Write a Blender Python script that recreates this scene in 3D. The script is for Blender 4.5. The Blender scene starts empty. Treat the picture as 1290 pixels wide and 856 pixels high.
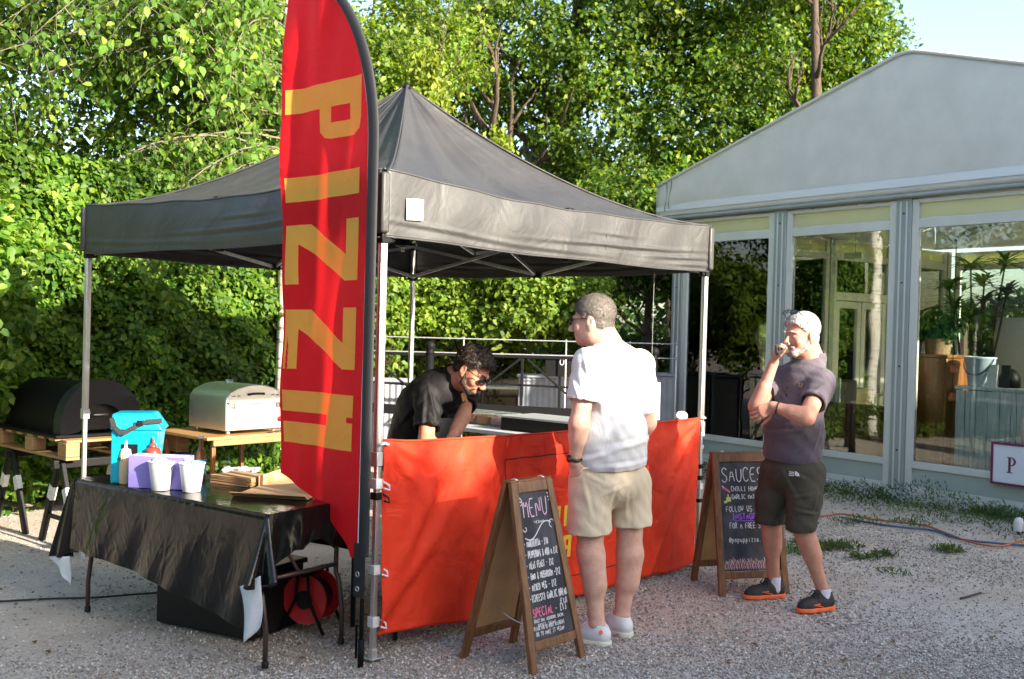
import bpy, bmesh, math, random
import numpy as np
from mathutils import Vector, Matrix, Euler
random.seed(7)
rng = np.random.default_rng(7)
SC = bpy.context.scene
COL = SC.collection
PI = math.pi

# ---------------------------------------------------------------- camera
FPX, PITCH, ROLL, CAMH = 1313.4, -0.0110, 0.0263, 1.6348
_u0 = Vector((0, -math.sin(PITCH), math.cos(PITCH)))
_fw = Vector((0, math.cos(PITCH), math.sin(PITCH)))
_cx = (Vector((1, 0, 0)) * math.cos(ROLL) + _u0 * math.sin(ROLL))
_cu = (Vector((-1, 0, 0)) * math.sin(ROLL) + _u0 * math.cos(ROLL))
cam_data = bpy.data.cameras.new("camera")
cam = bpy.data.objects.new("camera", cam_data)
COL.objects.link(cam)
cam_data.sensor_width = 36.0
cam_data.lens = FPX / 1290.0 * 36.0
cam_data.clip_start = 0.1
cam_data.clip_end = 600
mw = Matrix((( _cx.x, _cu.x, -_fw.x, 0), (_cx.y, _cu.y, -_fw.y, 0), (_cx.z, _cu.z, -_fw.z, CAMH), (0, 0, 0, 1)))
cam.matrix_world = mw
cam_data.dof.use_dof = True
cam_data.dof.focus_distance = 5.9
cam_data.dof.aperture_fstop = 5.0
SC.camera = cam

# ---------------------------------------------------------------- light
SUN_AZ, SUN_EL = math.radians(51), math.radians(20)      # azimuth from behind the camera towards the right
sund = Vector((math.sin(SUN_AZ) * math.cos(SUN_EL), -math.cos(SUN_AZ) * math.cos(SUN_EL), math.sin(SUN_EL)))
world = bpy.data.worlds.new("World")
SC.world = world
world.use_nodes = True
wn = world.node_tree
sky = wn.nodes.new("ShaderNodeTexSky")
sky.sky_type = 'NISHITA'
sky.sun_disc = False
sky.sun_elevation = SUN_EL
sky.sun_rotation = math.atan2(sund.x, sund.y)
sky.air_density = 1.0
sky.dust_density = 2.0
wn.links.new(sky.outputs[0], wn.nodes["Background"].inputs[0])
wn.nodes["Background"].inputs[1].default_value = 0.128
sl = bpy.data.lights.new("sun", 'SUN')
sl.energy = 5.0
sl.angle = math.radians(0.6)
sl.color = (1.0, 0.90, 0.74)
sun = bpy.data.objects.new("sun", sl)
sun.rotation_euler = sund.to_track_quat('Z', 'Y').to_euler()
sun.location = (20, -8, 12)
COL.objects.link(sun)
SC.view_settings.view_transform = 'Standard'
SC.view_settings.look = 'None'
SC.view_settings.gamma = 1
SC.view_settings.exposure = 2.0
SC.view_settings.use_curve_mapping = False
SC.cycles.max_bounces = 8
SC.cycles.transparent_max_bounces = 12
SC.cycles.sample_clamp_indirect = 8
SC.cycles.use_denoising = True

# ---------------------------------------------------------------- pixel helper (photograph pixels -> real points)
def ray(u, v):
    return _fw + _cx * ((u - 645) / FPX) - _cu * ((v - 428) / FPX)
def at(u, v, Y):
    d = ray(u, v); t = Y / d.y
    return Vector((d.x * t, Y, CAMH + d.z * t))
def gp(u, v, z=0.0):
    d = ray(u, v); t = (z - CAMH) / d.z
    return Vector((d.x * t, d.y * t, z))
def on(u, v, P0, n):
    d = ray(u, v); o = Vector((0, 0, CAMH)); t = (Vector(P0) - o).dot(n) / d.dot(n)
    return o + d * t

# ---------------------------------------------------------------- object helpers
def tagit(o, label=None, cat=None, group=None, kind=None):
    if label: o['label'] = label
    if cat: o['category'] = cat
    if group: o['group'] = group
    if kind: o['kind'] = kind
    return o
def thing(name, label, cat, loc=(0, 0, 0), rotz=0.0, group=None):
    o = bpy.data.objects.new(name, None)
    o.empty_display_size = 0.1
    COL.objects.link(o)
    o.location = loc; o.rotation_euler = (0, 0, rotz)
    return tagit(o, label, cat, group)
def copy_tree(o, parent=None):
    c = o.copy(); COL.objects.link(c); c.parent = parent
    for ch in list(o.children): copy_tree(ch, c)
    return c

class MB:
    """collects simple solids, builds ONE mesh object"""
    def __init__(s): s.v = []; s.f = []; s.m = []
    def add(s, vs, fs, mi=0, M=None):
        b = len(s.v)
        if M is not None: vs = [M @ Vector(p) for p in vs]
        s.v.extend([tuple(p) for p in vs])
        for f in fs: s.f.append(tuple(b + i for i in f)); s.m.append(mi)
        return s
    def box(s, c, d, rot=None, mi=0, taper=None):
        x, y, z = d[0] / 2, d[1] / 2, d[2] / 2
        t = taper if taper else (1, 1)
        vs = [Vector((sx * x * (t[0] if sz > 0 else 1), sy * y * (t[1] if sz > 0 else 1), sz * z)) for sz in (-1, 1) for sy in (-1, 1) for sx in (-1, 1)]
        R = rot.to_matrix() if isinstance(rot, (Euler,)) else rot
        if R is not None: vs = [R @ p for p in vs]
        vs = [p + Vector(c) for p in vs]
        return s.add(vs, [(0, 2, 3, 1), (4, 5, 7, 6), (0, 1, 5, 4), (2, 6, 7, 3), (0, 4, 6, 2), (1, 3, 7, 5)], mi)
    def bar(s, a, b, w, h=None, up=(0, 0, 1), mi=0):
        """rectangular bar from a to b"""
        a = Vector(a); b = Vector(b); h = h or w
        z = (b - a); L = z.length; z.normalize(); u = Vector(up)
        if abs(z.dot(u)) > .98: u = Vector((1, 0, 0))
        x = u.cross(z).normalized(); y = z.cross(x)
        vs = []
        for p in (a, b):
            for sx, sy in ((-1, -1), (1, -1), (1, 1), (-1, 1)): vs.append(p + x * (sx * w / 2) + y * (sy * h / 2))
        return s.add(vs, [(3, 2, 1, 0), (4, 5, 6, 7), (0, 1, 5, 4), (1, 2, 6, 5), (2, 3, 7, 6), (3, 0, 4, 7)], mi)
    def tube(s, pts, r, n=8, mi=0, closed=False, flat=1.0):
        pts = [Vector(p) for p in pts]; k = len(pts)
        rs = r if isinstance(r, (list, tuple)) else [r] * k
        b = len(s.v); prev = None
        for i, p in enumerate(pts):
            if closed: t = pts[(i + 1) % k] - pts[i - 1]
            else: t = pts[min(i + 1, k - 1)] - pts[max(i - 1, 0)]
            if t.length < 1e-9: t = Vector((0, 0, 1))
            t.normalize()
            if prev is None:
                ref = Vector((0, 0, 1)) if abs(t.z) < .9 else Vector((1, 0, 0))
                x = ref.cross(t).normalized()
            else:
                x = (prev - t * prev.dot(t)).normalized()
            prev = x; y = t.cross(x)
            for j in range(n):
                a = 2 * PI * j / n
                q = p + (x * math.cos(a) + y * math.sin(a) * flat) * rs[i]
                s.v.append(tuple(q))
        for i in range(k if closed else k - 1):
            for j in range(n):
                i2 = (i + 1) % k; j2 = (j + 1) % n
                s.f.append((b + i * n + j, b + i * n + j2, b + i2 * n + j2, b + i2 * n + j)); s.m.append(mi)
        if not closed:
            s.f.append(tuple(b + j for j in reversed(range(n)))); s.m.append(mi)
            s.f.append(tuple(b + (k - 1) * n + j for j in range(n))); s.m.append(mi)
        return s
    def lathe(s, prof, c=(0, 0, 0), n=24, mi=0, M=None, caps=True):
        vs = []; fs = []; k = len(prof)
        for (r, z) in prof:
            for j in range(n):
                a = 2 * PI * j / n
                vs.append(Vector((c[0] + r * math.cos(a), c[1] + r * math.sin(a), c[2] + z)))
        for i in range(k - 1):
            for j in range(n):
                j2 = (j + 1) % n
                fs.append((i * n + j, i * n + j2, (i + 1) * n + j2, (i + 1) * n + j))
        if caps:
            fs.append(tuple(reversed(range(n)))); fs.append(tuple((k - 1) * n + j for j in range(n)))
        return s.add(vs, fs, mi, M)
    def prism(s, poly, z0, z1, M=None, mi=0):
        n = len(poly)
        vs = [Vector((x, y, z0)) for x, y in poly] + [Vector((x, y, z1)) for x, y in poly]
        fs = [tuple(reversed(range(n))), tuple(range(n, 2 * n))] + [(i, (i + 1) % n, n + (i + 1) % n, n + i) for i in range(n)]
        return s.add(vs, fs, mi, M)
    def grid(s, fn, nu, nv, mi=0, closed_u=False):
        b = len(s.v)
        for j in range(nv + 1):
            for i in range(nu + (0 if closed_u else 1)):
                s.v.append(tuple(fn(i / nu, j / nv)))
        w = nu + (0 if closed_u else 1)
        for j in range(nv):
            for i in range(nu):
                i2 = (i + 1) % w
                s.f.append((b + j * w + i, b + j * w + i2, b + (j + 1) * w + i2, b + (j + 1) * w + i)); s.m.append(mi)
        return s
    def build(s, name, mats, parent=None, smooth=False, bevel=0, solid=0, sub=0, angle=None, loc=None):
        me = bpy.data.meshes.new(name)
        me.from_pydata(s.v, [], s.f)
        if not isinstance(mats, (list, tuple)): mats = [mats]
        for m in mats: me.materials.append(m)
        if len(mats) > 1: me.polygons.foreach_set("material_index", s.m)
        o = bpy.data.objects.new(name, me); COL.objects.link(o)
        if parent is not None: o.parent = parent
        if loc is not None: o.location = loc
        if smooth or bevel:
            me.polygons.foreach_set("use_smooth", [True] * len(me.polygons))
        if (smooth and angle) or bevel:
            try: me.set_sharp_from_angle(angle=math.radians(angle or 40))
            except Exception: pass
        if bevel:
            md = o.modifiers.new("bevel", 'BEVEL'); md.width = bevel; md.segments = 2; md.limit_method = 'ANGLE'; md.angle_limit = math.radians(50)
            md.harden_normals = False
        if solid:
            md = o.modifiers.new("solid", 'SOLIDIFY'); md.thickness = solid; md.offset = 0
        if sub:
            md = o.modifiers.new("sub", 'SUBSURF'); md.levels = sub; md.render_levels = sub
        me.update()
        return o

def np_mesh(name, verts, faces_flat, loop_counts, mat, parent=None, smooth=True):
    """fast mesh from numpy arrays"""
    me = bpy.data.meshes.new(name)
    nv = len(verts); nl = len(faces_flat); nf = len(loop_counts)
    me.vertices.add(nv); me.loops.add(nl); me.polygons.add(nf)
    me.vertices.foreach_set("co", np.ascontiguousarray(verts, dtype=np.float32).ravel())
    me.loops.foreach_set("vertex_index", np.ascontiguousarray(faces_flat, dtype=np.int32))
    st = np.concatenate([[0], np.cumsum(loop_counts)[:-1]]).astype(np.int32)
    me.polygons.foreach_set("loop_start", st)
    try: me.polygons.foreach_set("loop_total", np.ascontiguousarray(loop_counts, dtype=np.int32))
    except Exception: pass
    if smooth: me.polygons.foreach_set("use_smooth", np.ones(nf, dtype=bool))
    me.update(calc_edges=True)
    for m in (mat if isinstance(mat, (list, tuple)) else [mat]): me.materials.append(m)
    o = bpy.data.objects.new(name, me); COL.objects.link(o)
    if parent is not None: o.parent = parent
    return o

# ---------------------------------------------------------------- materials
def mat(name, col, rough=0.6, metal=0.0, col2=None, scale=8.0, bump=0.0, bscale=60.0, spec=0.5, trans=0.0, stretch=None,
        sheen=0.0, sss=0.0, coat=0.0, detail=4.0, rough2=None, contrast=(0.35, 0.65), ior=1.45, emit=None, wob=None):
    m = bpy.data.materials.new(name); m.use_nodes = True
    nt = m.node_tree; N = nt.nodes; L = nt.links
    b = N["Principled BSDF"]
    b.inputs["Base Color"].default_value = (*col, 1)
    b.inputs["Roughness"].default_value = rough
    b.inputs["Metallic"].default_value = metal
    b.inputs["Specular IOR Level"].default_value = spec
    b.inputs["IOR"].default_value = ior
    b.inputs["Transmission Weight"].default_value = trans
    b.inputs["Coat Weight"].default_value = coat
    if sheen: b.inputs["Sheen Weight"].default_value = sheen; b.inputs["Sheen Roughness"].default_value = .5
    if sss:
        b.inputs["Subsurface Weight"].default_value = sss
        b.inputs["Subsurface Radius"].default_value = (0.012, 0.005, 0.003)
        b.inputs["Subsurface Scale"].default_value = 1.0
    tc = N.new("ShaderNodeTexCoord"); mp = N.new("ShaderNodeMapping")
    L.new(tc.outputs["Object"], mp.inputs["Vector"])
    if stretch: mp.inputs["Scale"].default_value = stretch
    src = mp.outputs["Vector"]
    if col2 is not None or rough2 is not None:
        n = N.new("ShaderNodeTexNoise"); n.inputs["Scale"].default_value = scale; n.inputs["Detail"].default_value = detail
        n.inputs["Roughness"].default_value = .6
        L.new(src, n.inputs["Vector"])
        r = N.new("ShaderNodeMapRange"); r.inputs["From Min"].default_value = contrast[0]; r.inputs["From Max"].default_value = contrast[1]
        L.new(n.outputs["Fac"], r.inputs["Value"])
        if col2 is not None:
            mx = N.new("ShaderNodeMix"); mx.data_type = 'RGBA'
            mx.inputs[6].default_value = (*col, 1); mx.inputs[7].default_value = (*col2, 1)
            L.new(r.outputs[0], mx.inputs[0]); L.new(mx.outputs[2], b.inputs["Base Color"])
        if rough2 is not None:
            r2 = N.new("ShaderNodeMapRange"); r2.inputs["To Min"].default_value = rough; r2.inputs["To Max"].default_value = rough2
            L.new(r.outputs[0], r2.inputs["Value"]); L.new(r2.outputs[0], b.inputs["Roughness"])
    if bump:
        n = N.new("ShaderNodeTexNoise"); n.inputs["Scale"].default_value = bscale; n.inputs["Detail"].default_value = 5
        L.new(src, n.inputs["Vector"])
        bp = N.new("ShaderNodeBump"); bp.inputs["Strength"].default_value = bump; bp.inputs["Distance"].default_value = 0.01
        L.new(n.outputs["Fac"], bp.inputs["Height"])
        last = bp
        if wob:
            n2 = N.new("ShaderNodeTexNoise"); n2.inputs["Scale"].default_value = wob[0]; n2.inputs["Detail"].default_value = 3
            n2.inputs["Distortion"].default_value = 1.2
            L.new(src, n2.inputs["Vector"])
            bp2 = N.new("ShaderNodeBump"); bp2.inputs["Strength"].default_value = wob[1]; bp2.inputs["Distance"].default_value = wob[2]
            L.new(n2.outputs["Fac"], bp2.inputs["Height"]); L.new(bp.outputs[0], bp2.inputs["Normal"]); last = bp2
        L.new(last.outputs[0], b.inputs["Normal"])
    if emit:
        b.inputs["Emission Color"].default_value = (*emit[0], 1); b.inputs["Emission Strength"].default_value = emit[1]
    return m

def leaf_mat(name, c1, c2, c3, transl=0.35, rough=0.45):
    m = bpy.data.materials.new(name); m.use_nodes = True
    nt = m.node_tree; N = nt.nodes; L = nt.links
    N.remove(N["Principled BSDF"])
    out = N["Material Output"]
    g = N.new("ShaderNodeNewGeometry")
    cr = N.new("ShaderNodeValToRGB")
    cr.color_ramp.elements[0].color = (*c1, 1); cr.color_ramp.elements[1].color = (*c3, 1)
    cr.color_ramp.elements[1].position = 1
    e = cr.color_ramp.elements.new(0.55); e.color = (*c2, 1)
    L.new(g.outputs["Random Per Island"], cr.inputs[0])
    tcn = N.new("ShaderNodeTexCoord"); nz = N.new("ShaderNodeTexNoise"); nz.inputs["Scale"].default_value = 1.1; nz.inputs["Detail"].default_value = 3
    L.new(tcn.outputs["Object"], nz.inputs["Vector"])
    mr = N.new("ShaderNodeMapRange"); mr.inputs["From Min"].default_value = .32; mr.inputs["From Max"].default_value = .68
    mr.inputs["To Min"].default_value = .38; mr.inputs["To Max"].default_value = 1.12; L.new(nz.outputs[0], mr.inputs["Value"])
    hv = N.new("ShaderNodeHueSaturation"); L.new(mr.outputs[0], hv.inputs["Value"]); L.new(cr.outputs[0], hv.inputs["Color"]); cr = hv
    p = N.new("ShaderNodeBsdfPrincipled"); p.inputs["Roughness"].default_value = rough + .08; p.inputs["Specular IOR Level"].default_value = .3
    t = N.new("ShaderNodeBsdfTranslucent"); 
    hs = N.new("ShaderNodeHueSaturation"); hs.inputs["Hue"].default_value = .485; hs.inputs["Saturation"].default_value = 1.1; hs.inputs["Value"].default_value = 1.7
    L.new(cr.outputs[0], p.inputs["Base Color"]); L.new(cr.outputs[0], hs.inputs["Color"]); L.new(hs.outputs[0], t.inputs[0])
    mx = N.new("ShaderNodeMixShader"); mx.inputs[0].default_value = transl
    L.new(p.outputs[0], mx.inputs[1]); L.new(t.outputs[0], mx.inputs[2]); L.new(mx.outputs[0], out.inputs["Surface"])
    return m

def cloth_mat(name, col, col2=None, transl=0.0, rough=.85, weave=900, fold=0.3, foldscale=5.0, tcol=None):
    """woven cloth: fine weave + soft creases, optional light passing through"""
    m = mat(name, col, rough, 0, col2=col2, scale=3.0, bump=.15, bscale=weave, spec=.25, wob=(foldscale, fold, 0.02))
    if transl:
        nt = m.node_tree; N = nt.nodes; L = nt.links
        t = N.new("ShaderNodeBsdfTranslucent"); t.inputs[0].default_value = (*(tcol or col), 1)
        mx = N.new("ShaderNodeMixShader"); mx.inputs[0].default_value = transl
        L.new(N["Principled BSDF"].outputs[0], mx.inputs[1]); L.new(t.outputs[0], mx.inputs[2])
        L.new(mx.outputs[0], N["Material Output"].inputs["Surface"])
    return m

MT = {}
MT['alu'] = mat('aluminium', (.62, .62, .61), .38, .85, bump=.04, bscale=200, col2=(.5, .5, .5), stretch=(1, 1, .1), scale=20)
MT['alu_dull'] = mat('dull_aluminium', (.5, .5, .5), .5, .7)
MT['black_plastic'] = mat('black_plastic', (.008, .008, .009), .45, spec=.25, bump=.05, bscale=120)
MT['white_plastic'] = mat('white_plastic', (.62, .62, .63), .45, col2=(.57, .57, .59), scale=10)
MT['canopy'] = cloth_mat('canopy_polyester', (.030, .029, .028), (.038, .036, .034), rough=.55, fold=.6, foldscale=4.0, weave=500)
MT['canopy'].node_tree.nodes["Principled BSDF"].inputs["Specular IOR Level"].default_value = .9
MT['red_cloth'] = cloth_mat('red_flag_polyester', (.72, .014, .020), (.66, .010, .016), transl=.5, tcol=(1.0, .02, .03), rough=.55, fold=.8, foldscale=5)
MT['yellow_cloth'] = cloth_mat('yellow_flag_print', (.90, .70, .13), None, transl=.6, tcol=(1.0, .88, .22), rough=.55, fold=.8, foldscale=5)
MT['banner'] = cloth_mat('orange_red_banner', (.80, .060, .022), (.70, .040, .016), transl=.15, tcol=(.9, .06, .03), rough=.6, fold=.9, foldscale=6)
MT['banner_yellow'] = mat('banner_yellow_print', (.75, .5, .04), .7)
MT['banner_black'] = mat('banner_black_print', (.02, .015, .015), .7)
MT['wood'] = mat('stained_wood', (.20, .085, .03), .5, col2=(.10, .04, .015), scale=6, stretch=(8, 8, .7), bump=.25, bscale=40, coat=.15)
MT['wood_pale'] = mat('pale_wood', (.34, .21, .09), .6, col2=(.24, .13, .05), scale=5, stretch=(1, 9, 9), bump=.2, bscale=40)
MT['ply'] = mat('plywood_top', (.45, .25, .10), .45, col2=(.36, .19, .07), scale=4, stretch=(1, 6, 6), coat=.2)
MT['chalkboard'] = mat('chalkboard', (.020, .020, .028), .75, col2=(.085, .085, .10), scale=7, bump=.05, detail=10, contrast=(.42, .78), stretch=(1, 1, .6))
MT['chalk'] = mat('white_chalk', (.75, .75, .75), .95, col2=(.45, .45, .47), scale=160, contrast=(.35, .6))
MT['chalk_pink'] = mat('pink_chalk', (.75, .18, .32), .95, col2=(.5, .1, .2), scale=160)
MT['chalk_lilac'] = mat('pale_pink_chalk', (.72, .50, .66), .95, col2=(.45, .3, .4), scale=160)
MT['chalk_purple'] = mat('purple_chalk', (.36, .12, .72), .95, col2=(.25, .08, .5), scale=160)
MT['chalk_yellow'] = mat('yellow_chalk', (.66, .68, .18), .95, col2=(.45, .46, .12), scale=160)
MT['steel'] = mat('brushed_steel', (.80, .79, .76), .38, 1.0, bump=.05, bscale=300, stretch=(1, 1, 12), rough2=.5, scale=12)
MT['dark_steel'] = mat('dark_steel', (.05, .05, .05), .4, .6)
MT['black_paint'] = mat('black_paint', (.005, .005, .005), .6, spec=.2, bump=.08, bscale=60, rough2=.6, scale=8)
MT['black_iron'] = mat('black_iron', (.006, .006, .007), .6, spec=.15, bump=.1, bscale=80)
MT['brown_tube'] = mat('brown_steel_tube', (.07, .045, .04), .35, .3)
MT['cardboard'] = mat('cardboard', (.40, .23, .11), .85, col2=(.33, .18, .08), scale=8, bump=.1, bscale=90)
MT['cardboard_in'] = mat('cardboard_inner', (.52, .33, .17), .85, col2=(.46, .28, .14), scale=8)
MT['paper'] = mat('white_paper', (.78, .78, .8), .8, col2=(.7, .7, .74), scale=10)
MT['lavender'] = mat('lavender_plastic', (.22, .18, .50), .5, col2=(.19, .155, .46), scale=5)
MT['teal'] = mat('teal_plastic', (.0, .30, .42), .35, bump=.05, bscale=200, coat=.2)
MT['webbing'] = mat('black_webbing', (.02, .02, .022), .7, bump=.2, bscale=400)
MT['red_plastic'] = mat('red_plastic', (.42, .012, .016), .35, coat=.2)
MT['rubber'] = mat('black_rubber', (.014, .014, .014), .6)
MT['glass_pane'] = None
# ---------------------------------------------------------------- ground
def ground_material():
    m = bpy.data.materials.new("gravel_ground"); m.use_nodes = True
    nt = m.node_tree; N = nt.nodes; L = nt.links; b = N["Principled BSDF"]
    tc = N.new("ShaderNodeTexCoord"); co = tc.outputs["Object"]
    def noise(sc, det=5, rough=.6, dist=0):
        n = N.new("ShaderNodeTexNoise"); n.inputs["Scale"].default_value = sc; n.inputs["Detail"].default_value = det
        n.inputs["Roughness"].default_value = rough; n.inputs["Distortion"].default_value = dist; L.new(co, n.inputs["Vector"]); return n.outputs["Fac"]
    def rmp(src, a, bb, c=0, d=1):
        r = N.new("ShaderNodeMapRange"); r.inputs["From Min"].default_value = a; r.inputs["From Max"].default_value = bb
        r.inputs["To Min"].default_value = c; r.inputs["To Max"].default_value = d; L.new(src, r.inputs["Value"]); return r.outputs[0]
    def mix(f, a, bb):
        x = N.new("ShaderNodeMix"); x.data_type = 'RGBA'
        L.new(f, x.inputs[0])
        for i, q in ((6, a), (7, bb)):
            if isinstance(q, tuple): x.inputs[i].default_value = (*q, 1)
            else: L.new(q, x.inputs[i])
        return x.outputs[2]
    big = rmp(noise(.55, 4, .6, .6), .38, .62)
    dirt = mix(rmp(noise(2.3, 6), .35, .65), (.36, .275, .195), (.52, .425, .325))
    grav = mix(rmp(noise(3.0, 6), .35, .65), (.39, .335, .285), (.55, .485, .42))
    base = mix(big, dirt, grav)
    v = N.new("ShaderNodeTexVoronoi"); v.inputs["Scale"].default_value = 75; L.new(co, v.inputs["Vector"])
    bw = N.new("ShaderNodeRGBToBW"); L.new(v.outputs["Color"], bw.inputs[0])
    spk = mix(rmp(bw.outputs[0], .2, .8), (.27, .23, .19), (.62, .57, .51))
    f = N.new("ShaderNodeMath"); f.operation = 'MULTIPLY'; f.inputs[1].default_value = .55
    L.new(rmp(noise(1.7, 6), .35, .6), f.inputs[0])
    col = mix(f.outputs[0], base, spk)
    fine = mix(rmp(noise(160, 3), .25, .75), (.18, .155, .13), (.60, .56, .51))
    ff = N.new("ShaderNodeMath"); ff.operation = 'MULTIPLY'; ff.inputs[1].default_value = .35
    L.new(rmp(noise(40, 2), .2, .8), ff.inputs[0])
    col = mix(ff.outputs[0], col, fine)
    L.new(col, b.inputs["Base Color"]); b.inputs["Roughness"].default_value = .92; b.inputs["Specular IOR Level"].default_value = .2
    bp = N.new("ShaderNodeBump"); bp.inputs["Strength"].default_value = .8; bp.inputs["Distance"].default_value = .008
    L.new(v.outputs["Distance"], bp.inputs["Height"]); bp.invert = True
    bp2 = N.new("ShaderNodeBump"); bp2.inputs["Strength"].default_value = .6; bp2.inputs["Distance"].default_value = .012
    L.new(noise(30, 6), bp2.inputs["Height"]); L.new(bp.outputs[0], bp2.inputs["Normal"]); L.new(bp2.outputs[0], b.inputs["Normal"])
    return m

def gz(x, y):
    """gentle unevenness of the yard"""
    return 0.012 * (np.sin(x * 1.3 + y * .7) * np.sin(y * 1.1 - .4)) + .006 * np.sin(x * 3.1 + 1) * np.sin(y * 2.7)
def build_ground():
    xs = np.concatenate([np.linspace(-250, -8, 12), np.linspace(-7, 7, 113), np.linspace(8, 250, 12)])
    ys = np.concatenate([np.linspace(-250, 1, 12), np.linspace(1.5, 15, 109), np.linspace(16, 350, 14)])
    X, Y = np.meshgrid(xs, ys)
    near = np.clip(1 - (np.maximum(np.abs(X) - 6, 0) + np.maximum(Y - 13, 0) + np.maximum(2 - Y, 0)) / 2, 0, 1)
    Z = gz(X, Y) * near - .006
    V = np.stack([X, Y, Z], -1).reshape(-1, 3)
    nx = len(xs); i, j = np.meshgrid(np.arange(nx - 1), np.arange(len(ys) - 1))
    a = (j * nx + i).ravel()
    F = np.stack([a, a + 1, a + nx + 1, a + nx], -1)
    o = np_mesh('ground', V, F.ravel(), np.full(len(F), 4), ground_material())
    tagit(o, kind='structure')
build_ground()

def stone_material():
    m = bpy.data.materials.new("gravel_stone"); m.use_nodes = True
    nt = m.node_tree; N = nt.nodes; L = nt.links; b = N["Principled BSDF"]
    g = N.new("ShaderNodeNewGeometry"); cr = N.new("ShaderNodeValToRGB")
    E = cr.color_ramp.elements
    E[0].color = (.19, .165, .14, 1); E[1].color = (.72, .69, .65, 1)
    e = E.new(.35); e.color = (.30, .26, .225, 1); e = E.new(.75); e.color = (.46, .435, .405, 1)
    L.new(g.outputs["Random Per Island"], cr.inputs[0]); L.new(cr.outputs[0], b.inputs["Base Color"])
    b.inputs["Roughness"].default_value = .9; b.inputs["Specular IOR Level"].default_value = .25
    return m
def build_gravel(n=105000):
    # irregular 6-vertex stones (8 triangles), denser on the loose gravel at the front and right
    r = np.random.default_rng(3)
    m = n * 3
    y = 4.35 + (10.5 - 4.35) * r.random(m) ** 1.6
    x = (r.random(m) * 2 - 1) * .54 * y
    dens = .35 + .35 * np.sin(x * .9 + 1.2 + .6 * np.sin(y * 1.3)) + .25 * np.sin(y * 1.9 + x * 1.7)
    dens += np.where((x > -1.2) & (y < 5.6), .5, 0) + np.where(x > 1.8, .35, 0) - np.where((x < -1.1) & (y > 4.9), .25, 0)
    band = np.exp(-((y - (4.65 - .12 * x)) / .35) ** 2); dens += .6 * band
    keep = r.random(m) < np.clip(dens, .06, 1)
    x, y = x[keep][:n], y[keep][:n]; n = len(x)
    s = (.0028 + .0062 * r.random(n) ** 2.2) * (1 + .06 * (y - 4))
    base = np.array([[1, 0, 0], [0, 1, 0], [-1, 0, 0], [0, -1, 0], [0, 0, 1], [0, 0, -1]], float)
    F = np.array([[0, 1, 4], [1, 2, 4], [2, 3, 4], [3, 0, 4], [1, 0, 5], [2, 1, 5], [3, 2, 5], [0, 3, 5]])
    V = base[None] * (1 + .45 * (r.random((n, 6, 1)) - .5)) * s[:, None, None]
    V += (r.random((n, 6, 3)) - .5) * s[:, None, None] * .6
    ang = r.random(n) * 6.283; c, si = np.cos(ang), np.sin(ang)
    X = V[..., 0] * c[:, None] - V[..., 1] * si[:, None]; Yv = V[..., 0] * si[:, None] + V[..., 1] * c[:, None]
    Z = V[..., 2] * (.55 + .35 * r.random((n, 1)))
    tl = (r.random((n, 1)) - .5) * 1.2
    Z2 = Z + X * tl
    V = np.stack([X + x[:, None], Yv + y[:, None], Z2 + (gz(x, y) - .004 + s * .25)[:, None]], -1).reshape(-1, 3)
    FF = (F[None] + (np.arange(n) * 6)[:, None, None]).reshape(-1)
    o = np_mesh('gravel', V, FF, np.full(n * 8, 3), stone_material(), smooth=False)
    tagit(o, 'loose grey and tan gravel stones scattered over the yard', 'gravel', kind='stuff')
build_gravel()

# ---------------------------------------------------------------- foliage
LEAF4 = np.array([[0, 0, 0], [-.34, .42, .10], [0, 1, -.06], [.34, .42, .10]], float)
LEAF4F = np.array([[0, 1, 2], [0, 2, 3]])
LEAF6 = np.array([[0, 0, 0], [-.30, .22, .07], [-.30, .58, .06], [0, 1, -.10], [.30, .58, .06], [.30, .22, .07]], float)
LEAF6F = np.array([[0, 1, 2], [0, 2, 3], [0, 3, 4], [0, 4, 5]])
def leaf_cloud(name, P, Nrm, size, material, parent, seed=0, near=False, droop=.35, rand=.9, kind=True, szvar=.8, narrow=1.0):
    r = np.random.default_rng(seed); n = len(P)
    base, F = (LEAF6, LEAF6F) if near else (LEAF4, LEAF4F)
    base = base * np.array([narrow, 1, 1])
    nr = Nrm + r.normal(size=(n, 3)) * rand
    nr /= np.linalg.norm(nr, axis=1, keepdims=True) + 1e-9
    d = r.normal(size=(n, 3)); d[:, 2] -= droop * 2
    d -= nr * (d * nr).sum(1, keepdims=True); d /= np.linalg.norm(d, axis=1, keepdims=True) + 1e-9
    x = np.cross(d, nr)
    s = size * (1 - szvar / 2 + szvar * r.random(n))
    V = (x[:, None] * base[None, :, 0:1] + d[:, None] * base[None, :, 1:2] + nr[:, None] * base[None, :, 2:3]) * s[:, None, None] + P[:, None]
    k = len(base)
    FF = (F[None] + (np.arange(n) * k)[:, None, None]).reshape(-1)
    o = np_mesh(name, V.reshape(-1, 3), FF, np.full(n * len(F), 3), material, parent, smooth=False)
    if kind: tagit(o, kind='stuff')
    return o
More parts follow.
